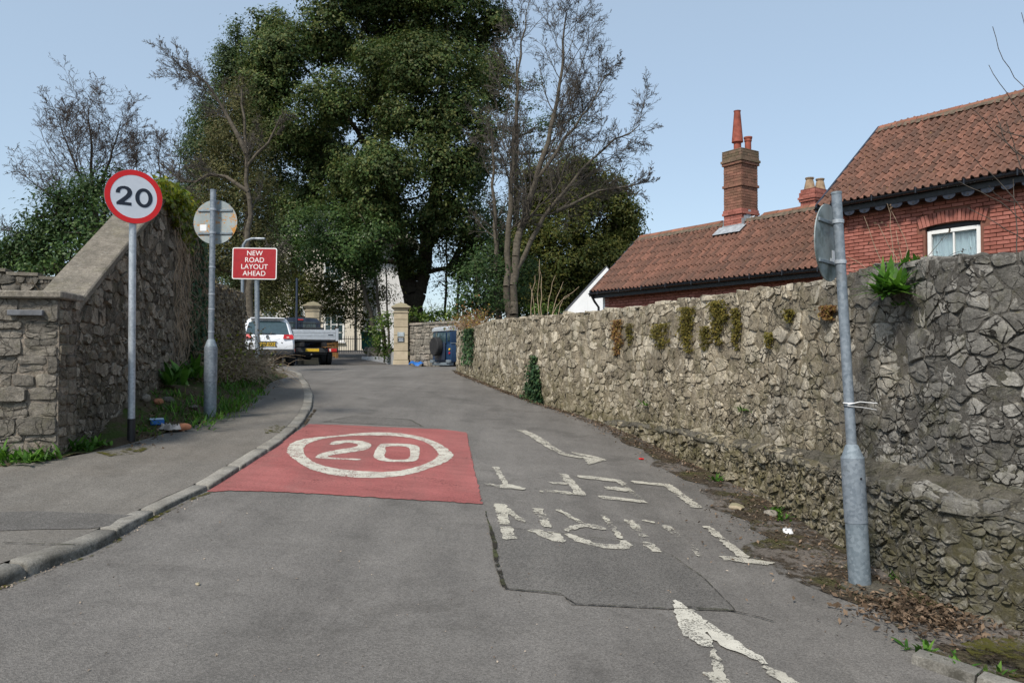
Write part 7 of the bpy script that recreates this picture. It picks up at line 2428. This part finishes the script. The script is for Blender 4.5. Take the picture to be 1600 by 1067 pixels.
# ivy at the foot of the right wall
u_, z_, q_ = upper.find(838, 600)
A_, An = on_face(upper, u_ - .55, u_ + .45, q_.z - .45, q_.z + .55, 1100, .07, lambda a, b: (abs(a - .5) < .5 * (1 - .85 * b)) and R2.random() < .9)
cloud('ivy', 'triangular ivy patch climbing the foot of the right wall', A_, An, N2.uniform(.05, .095, 1100), 'ivy_leaf', 'ivy')

# stonecrop cushions hanging from the wall face
def crop(label, px, py0, py1, w, n, mat='stonecrop'):
    u0, z1, _ = upper.find(px, py0); _, z0, q = upper.find(px, py1); hw = w * q.y / F / .95
    A_, An = on_face(upper, u0 - hw, u0 + hw, z0, z1, n, .028, lambda a, b: R2.random() < 1.15 - 2.1 * abs(a - .5 + .10 * math.sin(b * 9 + px) + .06 * math.sin(b * 23)) / (.5 + .5 * math.sin(min(1, b * 1.15) * math.pi / 2)) and R2.random() < .55 + .6 * b)
    return cloud('stonecrop', label, A_, An, N2.uniform(.016, .036, n), mat, 'stonecrop', .8)
crop('narrow reddish stonecrop streak, leftmost on the right wall', 966, 500, 555, 18, 1100, 'stonecrop_red')
crop('small yellow-green stonecrop tuft second from the left on the wall', 985, 506, 540, 14, 350)
crop('wide low stonecrop cushion left of the tall golden one', 1036, 506, 546, 34, 900)
crop('tall golden stonecrop cushion in the middle of the wall', 1075, 480, 552, 26, 1500)
crop('small stonecrop cushion hanging between the two tall ones', 1104, 510, 548, 16, 500)
crop('tall golden stonecrop cushion right of the middle of the wall', 1127, 470, 540, 26, 1500)
crop('slim stonecrop streak, right of the two tall cushions', 1152, 482, 548, 14, 700)
crop('little stonecrop tuft alone below the tiled wing eaves', 1203, 520, 545, 12, 250)
crop('small stonecrop tuft high on the wall left of the leaning post', 1240, 484, 504, 12, 250)
crop('reddish stonecrop patch just left of the leaning post', 1296, 478, 500, 20, 900, 'stonecrop_red')

# wallflowers on top of the right wall
def leafy(name, label, pos, n, rad, size, mat, cat='plant', dirv=(0, -.4, .6)):
    C = N2.normal(size=(n, 3)) * np.array(rad)
    return cloud(name, label, C + np.array(pos), N2.normal(size=(n, 3)) * .7 + np.array(dirv), N2.uniform(size * .6, size * 1.3, n), mat, cat, .38)
_, _, q_ = upper.find(1394, 452, .06); 
o = weed('wall_plant', 'bright green leafy plant growing from the right wall beside the leaning post', q_ + Vector((0, 0, -.02)), 150, .30, .05, 'weed', 1.6, .7, cat='plant', lean=(-.25, -.35), base=.06)
_, _, q_ = upper.find(1428, 412, -.12)
weed('wall_plant', 'low green plant on top of the right wall below the house window', q_ + Vector((0, 0, -.02)), 80, .16, .035, 'weed', 1.3, .7, cat='plant', base=.08)
for px, py, lab in ((1163, 640, 'small green fern tuft in the wall above the ledge'), (1010, 632, 'small green weed low on the wall near the curved arrow'), (1232, 712, 'tiny green weed on the ledge left of the leaning post'), (1405, 475, 'thin green weed in a joint right of the leaning post')):
    _, _, q_ = upper.find(px, py, .04); weed('wall_weed', lab, q_, 22, .11, .02, 'weed', 1.4, .7, cat='weed', lean=(-.2, -.3))
for px, py, lab in ((1213, 800, 'green weed at the foot of the wall near the white litter'), (1222, 812, 'small weed in the leaves left of the leaning post'), (1407, 908, 'green weed in the corner behind the leaning post base'), (1440, 1022, 'small green weed at the end of the near right kerb'), (1495, 1048, 'green weed behind the near right kerb'), (1118, 752, 'small weed at the wall foot beside the word LEFT'), (1560, 1062, 'tiny weed on the mossy ground at the lower right corner')):
    p = G(px, py); weed('gutter_weed', lab, p + Vector((0, 0, .02)), 22, .11, .025, 'weed', 1.2, .8, base=.04)
# dry flower stalks above the plant
def stalks(label, base_px, d, lines, mat, r0, heads=True, name='dry_stalks'):
    bp = P(*base_px, d); t = thing(name, label, 'dead plant', bp)
    w = Wood(); hp = []
    for ln in lines:
        pts = bend_line([P(x, y, d + R2.uniform(-.05, .05)) for x, y in ln], R2, .006, .12)
        w.line(pts, r0, r0 * .5)
        if heads:
            for _ in range(5): k = R2.randrange(len(pts) // 2, len(pts)) if len(pts) > 3 else 0; hp.append(np.array(pts[k]) + N2.normal(size=3) * .02)
    w.build('stalks', MAT[mat], t, bp, 0)
    if hp: tag(leaf_obj('seed_heads', np.array(hp) - np.array(bp), N2.normal(size=(len(hp), 3)), N2.uniform(.02, .05, len(hp)), N2, MAT['litter'], t, .5), kind='stuff')
dst = 7.6
stalks('pale dry flower stalks rising from the wall in front of the brick house', (1395, 445), dst,
       [[(1400, 445), (1396, 390), (1386, 318)], [(1404, 440), (1420, 385), (1390, 325)], [(1398, 445), (1370, 395), (1350, 338)], [(1390, 450), (1350, 415), (1322, 400)], [(1402, 440), (1408, 400), (1400, 360)], [(1410, 442), (1396, 395), (1372, 350)], [(1385, 445), (1352, 428), (1326, 418)]], 'stem_pale', .004)
stalks('dark dry seed stalks leaning in front of the house window', (1425, 440), dst,
       [[(1412, 440), (1408, 415), (1404, 390)], [(1420, 440), (1450, 400), (1484, 360)], [(1430, 438), (1470, 405), (1510, 390)], [(1440, 438), (1445, 415), (1442, 395)], [(1400, 445), (1395, 420), (1390, 405)], [(1375, 445), (1366, 420), (1362, 405)]], 'twig', .004)
# bare shrub reaching in from the right edge
stalks('thin bare twigs reaching in from the right edge over the house', (1640, 430), 8.4,
       [[(1640, 430), (1610, 150), (1585, 120), (1562, 80), (1551, 42)], [(1640, 430), (1608, 200), (1575, 150), (1556, 125), (1545, 102)], [(1640, 430), (1606, 250), (1560, 215), (1522, 172)], [(1640, 430), (1610, 345), (1568, 290), (1508, 237)],
        [(1640, 430), (1606, 352), (1560, 315), (1498, 284)], [(1590, 412), (1588, 350), (1583, 280)], [(1640, 430), (1604, 378), (1560, 350), (1512, 325)], [(1605, 215), (1570, 208), (1556, 195)], [(1600, 245), (1572, 225), (1556, 180)], [(1640, 430), (1612, 320), (1560, 310), (1545, 290)], [(1640, 430), (1604, 60), (1596, 20)], [(1612, 300), (1590, 250), (1572, 190)]], 'twig', .0065, False, 'bare_twigs')

# dead leaves and grit along the foot of the right wall
n = 10000
us = N2.random(n) * (plinth.L - 1.0); P_ = []; 
for k in range(n):
    p, nv = plinth.at(float(us[k])); 
    if p.y < 2.6: continue
    near = 1.0 if p.y < 7 else max(.18, 1.0 - (p.y - 7) / 10)
    off = .07 + abs(R2.gauss(0, .55 if p.y < 8 else .4)) * near
    clump = .5 + .5 * math.sin(p.y * 2.1 + 1) * math.sin(off * 5 + p.y)
    if R2.random() > .25 + .75 * clump or off > 1.7: continue
    q = p + nv * off; P_.append((q.x, q.y, float(g(q.x, q.y)) + .018 + abs(R2.gauss(0, .008))))
P_ = np.array(P_); m = len(P_)
half = N2.random(m) < .78
for msk, mt, nm, sz in ((half, 'litter', 'brown', (.014, .05)), (~half, 'litter_pale', 'pale', (.012, .035))):
    k = msk.sum()
    tag(leaf_obj('leaf_litter', P_[msk], N2.normal(size=(k, 3)) * .42 + [0, 0, 1], N2.uniform(*sz, k), N2, MAT[mt], None, .5), 'scattered %s dead leaves and litter along the foot of the right wall' % nm, 'leaf litter', None, 'stuff')
# a drift of leaves by the near kerb
pts = []
for _ in range(1100):
    px = R2.gauss(1430, 62); py = 962 + (px - 1440) * .22 + R2.gauss(0, 19)
    if not 1290 < px < 1580: continue
    q = G(px, py); pts.append((q.x, q.y, q.z + .02 + abs(R2.gauss(0, .012))))
pts = np.array(pts); tag(leaf_obj('leaf_drift', pts, N2.normal(size=(len(pts), 3)) * .6 + [0, 0, 1], N2.uniform(.018, .062, len(pts)), N2, MAT['litter'], None, .5), 'drift of brown leaves on the ground right of the large arrow head', 'leaf litter', None, 'stuff')
# litter on the verge and specks on the road
pts = []
for _ in range(900):
    px = R2.uniform(200, 440); py = 690 - (px - 200) * .36 + R2.gauss(-10, 14)
    q = G(px, py, .06); pts.append((q.x, q.y, vz_(q.x, q.y) + .02))
pts = np.array(pts); tag(leaf_obj('leaf_litter', pts, N2.normal(size=(len(pts), 3)) * .5 + [0, 0, 1], N2.uniform(.025, .06, len(pts)), N2, MAT['litter'], None, .5), 'scattered dead leaves on the left verge', 'leaf litter', None, 'stuff')
pts = []
for _ in range(420):
    q = G(R2.uniform(100, 1350), 590 + 470 * R2.random() ** 1.3); pts.append((q.x, q.y, q.z + .006))
for _ in range(220):
    x, y = R2.uniform(0, 320), 0; y = 917 - x * .46 + R2.uniform(2, 12); q = G(x, y); pts.append((q.x, q.y, q.z + .008))
pts = np.array(pts); tag(leaf_obj('road_grit', pts, N2.normal(size=(len(pts), 3)) * .5 + [0, 0, 1], N2.uniform(.006, .02, len(pts)), N2, MAT['litter_pale'], None, .7), 'pale specks of grit scattered over the road', 'grit', None, 'stuff')

# rubbish and stones
def rock(name, label, pos, s, mat, cat='stone', seed=0, flat=.7):
    r = random.Random(seed); bm = bmesh.new(); bmesh.ops.create_icosphere(bm, subdivisions=2, radius=1)
    for v in bm.verts: v.co = Vector((v.co.x * s[0], v.co.y * s[1], v.co.z * s[2])) * r.uniform(.82, 1.12)
    me = bpy.data.meshes.new(name); bm.to_mesh(me); bm.free()
    me.polygons.foreach_set('use_smooth', [True] * len(me.polygons)); me.set_sharp_from_angle(angle=math.radians(40))
    o = link(name, me, mat); o.location = pos + Vector((0, 0, s[2] * flat)); o.rotation_euler = (0, 0, r.uniform(0, 3)); return tag(o, label, cat)
def gp(px, py): p = G(px, py, .06); p.z = vz_(p.x, p.y) if p.y > 7.5 else float(foot_z(p.x, p.y)); return p
rock('broken_brick', 'orange broken brick lying right of the crumpled cloth', gp(287, 671), (.085, .06, .05), MAT['brick_bit'], 'brick', 1)
rock('broken_brick', 'orange brick lump behind the blue box on the verge', gp(247, 651), (.07, .055, .045), MAT['brick_bit'], 'brick', 2)
rock('loose_stone', 'rounded brown stone just right of the 20 sign post', gp(228, 652), (.07, .06, .06), MAT['pier_stone'], 'stone', 3)
rock('loose_stone', 'flat pale stone left of the grey post base', gp(302, 648), (.10, .06, .03), MAT['pier_stone'], 'stone', 4)
rock('loose_stone', 'grey stone on the verge right above the cloth', gp(262, 646), (.09, .06, .05), MAT['gate_stone'], 'stone', 5)
rock('loose_stone', 'pale rough stone in the gutter beside the word LEFT', G(1150, 796), (.085, .06, .04), MAT['ashlar'], 'stone', 6)
rock('loose_stone', 'pale stone at the wall foot near the white litter', G(1204, 806), (.08, .055, .04), MAT['gate_stone'], 'stone', 7)
rock('pebble', 'single pale pebble on the road at lower left', G(309, 914), (.016, .013, .011), MAT['ashlar'], 'pebble', 8)
def crumple(name, label, pos, w, h, hi, mat, cat, seed):
    r = random.Random(seed); b = B(); n = 9; vs = []
    for i in range(n):
        for j in range(n):
            e = min(i, j, n - 1 - i, n - 1 - j); vs.append(((i / (n - 1) - .5) * w + r.gauss(0, .008), (j / (n - 1) - .5) * h + r.gauss(0, .008), (.004 if e == 0 else hi * r.uniform(.2, 1.0))))
    b.add(vs, [(i * n + j, (i + 1) * n + j, (i + 1) * n + j + 1, i * n + j + 1) for i in range(n - 1) for j in range(n - 1)])
    o = b.obj(name, mat, None, 50, False); o.location = pos; o.rotation_euler = (0, 0, r.uniform(0, 3)); return tag(o, label, cat)
crumple('crumpled_cloth', 'crumpled dirty white cloth between the blue box and the brick', gp(266, 671), .24, .17, .08, MAT['cloth'], 'cloth', 1)
crumple('paper_scrap', 'scrap of white litter at the wall foot left of the leaning post', G(1231, 832), .12, .09, .05, MAT['sticker'], 'litter', 2)
p = gp(246, 667)
bx = thing('plastic_box', 'blue plastic box with a pale lid lying on the verge', 'box', p + Vector((0, 0, .0)), .4)
B().box((0, 0, .03), (.15, .11, .06), bev=.008).obj('box_body', MAT['blue_plastic'], bx); B().box((-.01, .0, .068), (.155, .115, .016), bev=.005).obj('lid', MAT['pale_plastic'], bx)
p = G(1002, 718)
o = B().box((0, 0, .012), (.07, .035, .02), bev=.006).obj('plastic_scrap', MAT['sign_red'], None); o.location = p; o.rotation_euler = (0, .1, .5); tag(o, 'small red plastic scrap on the road below the curved arrow', 'litter')
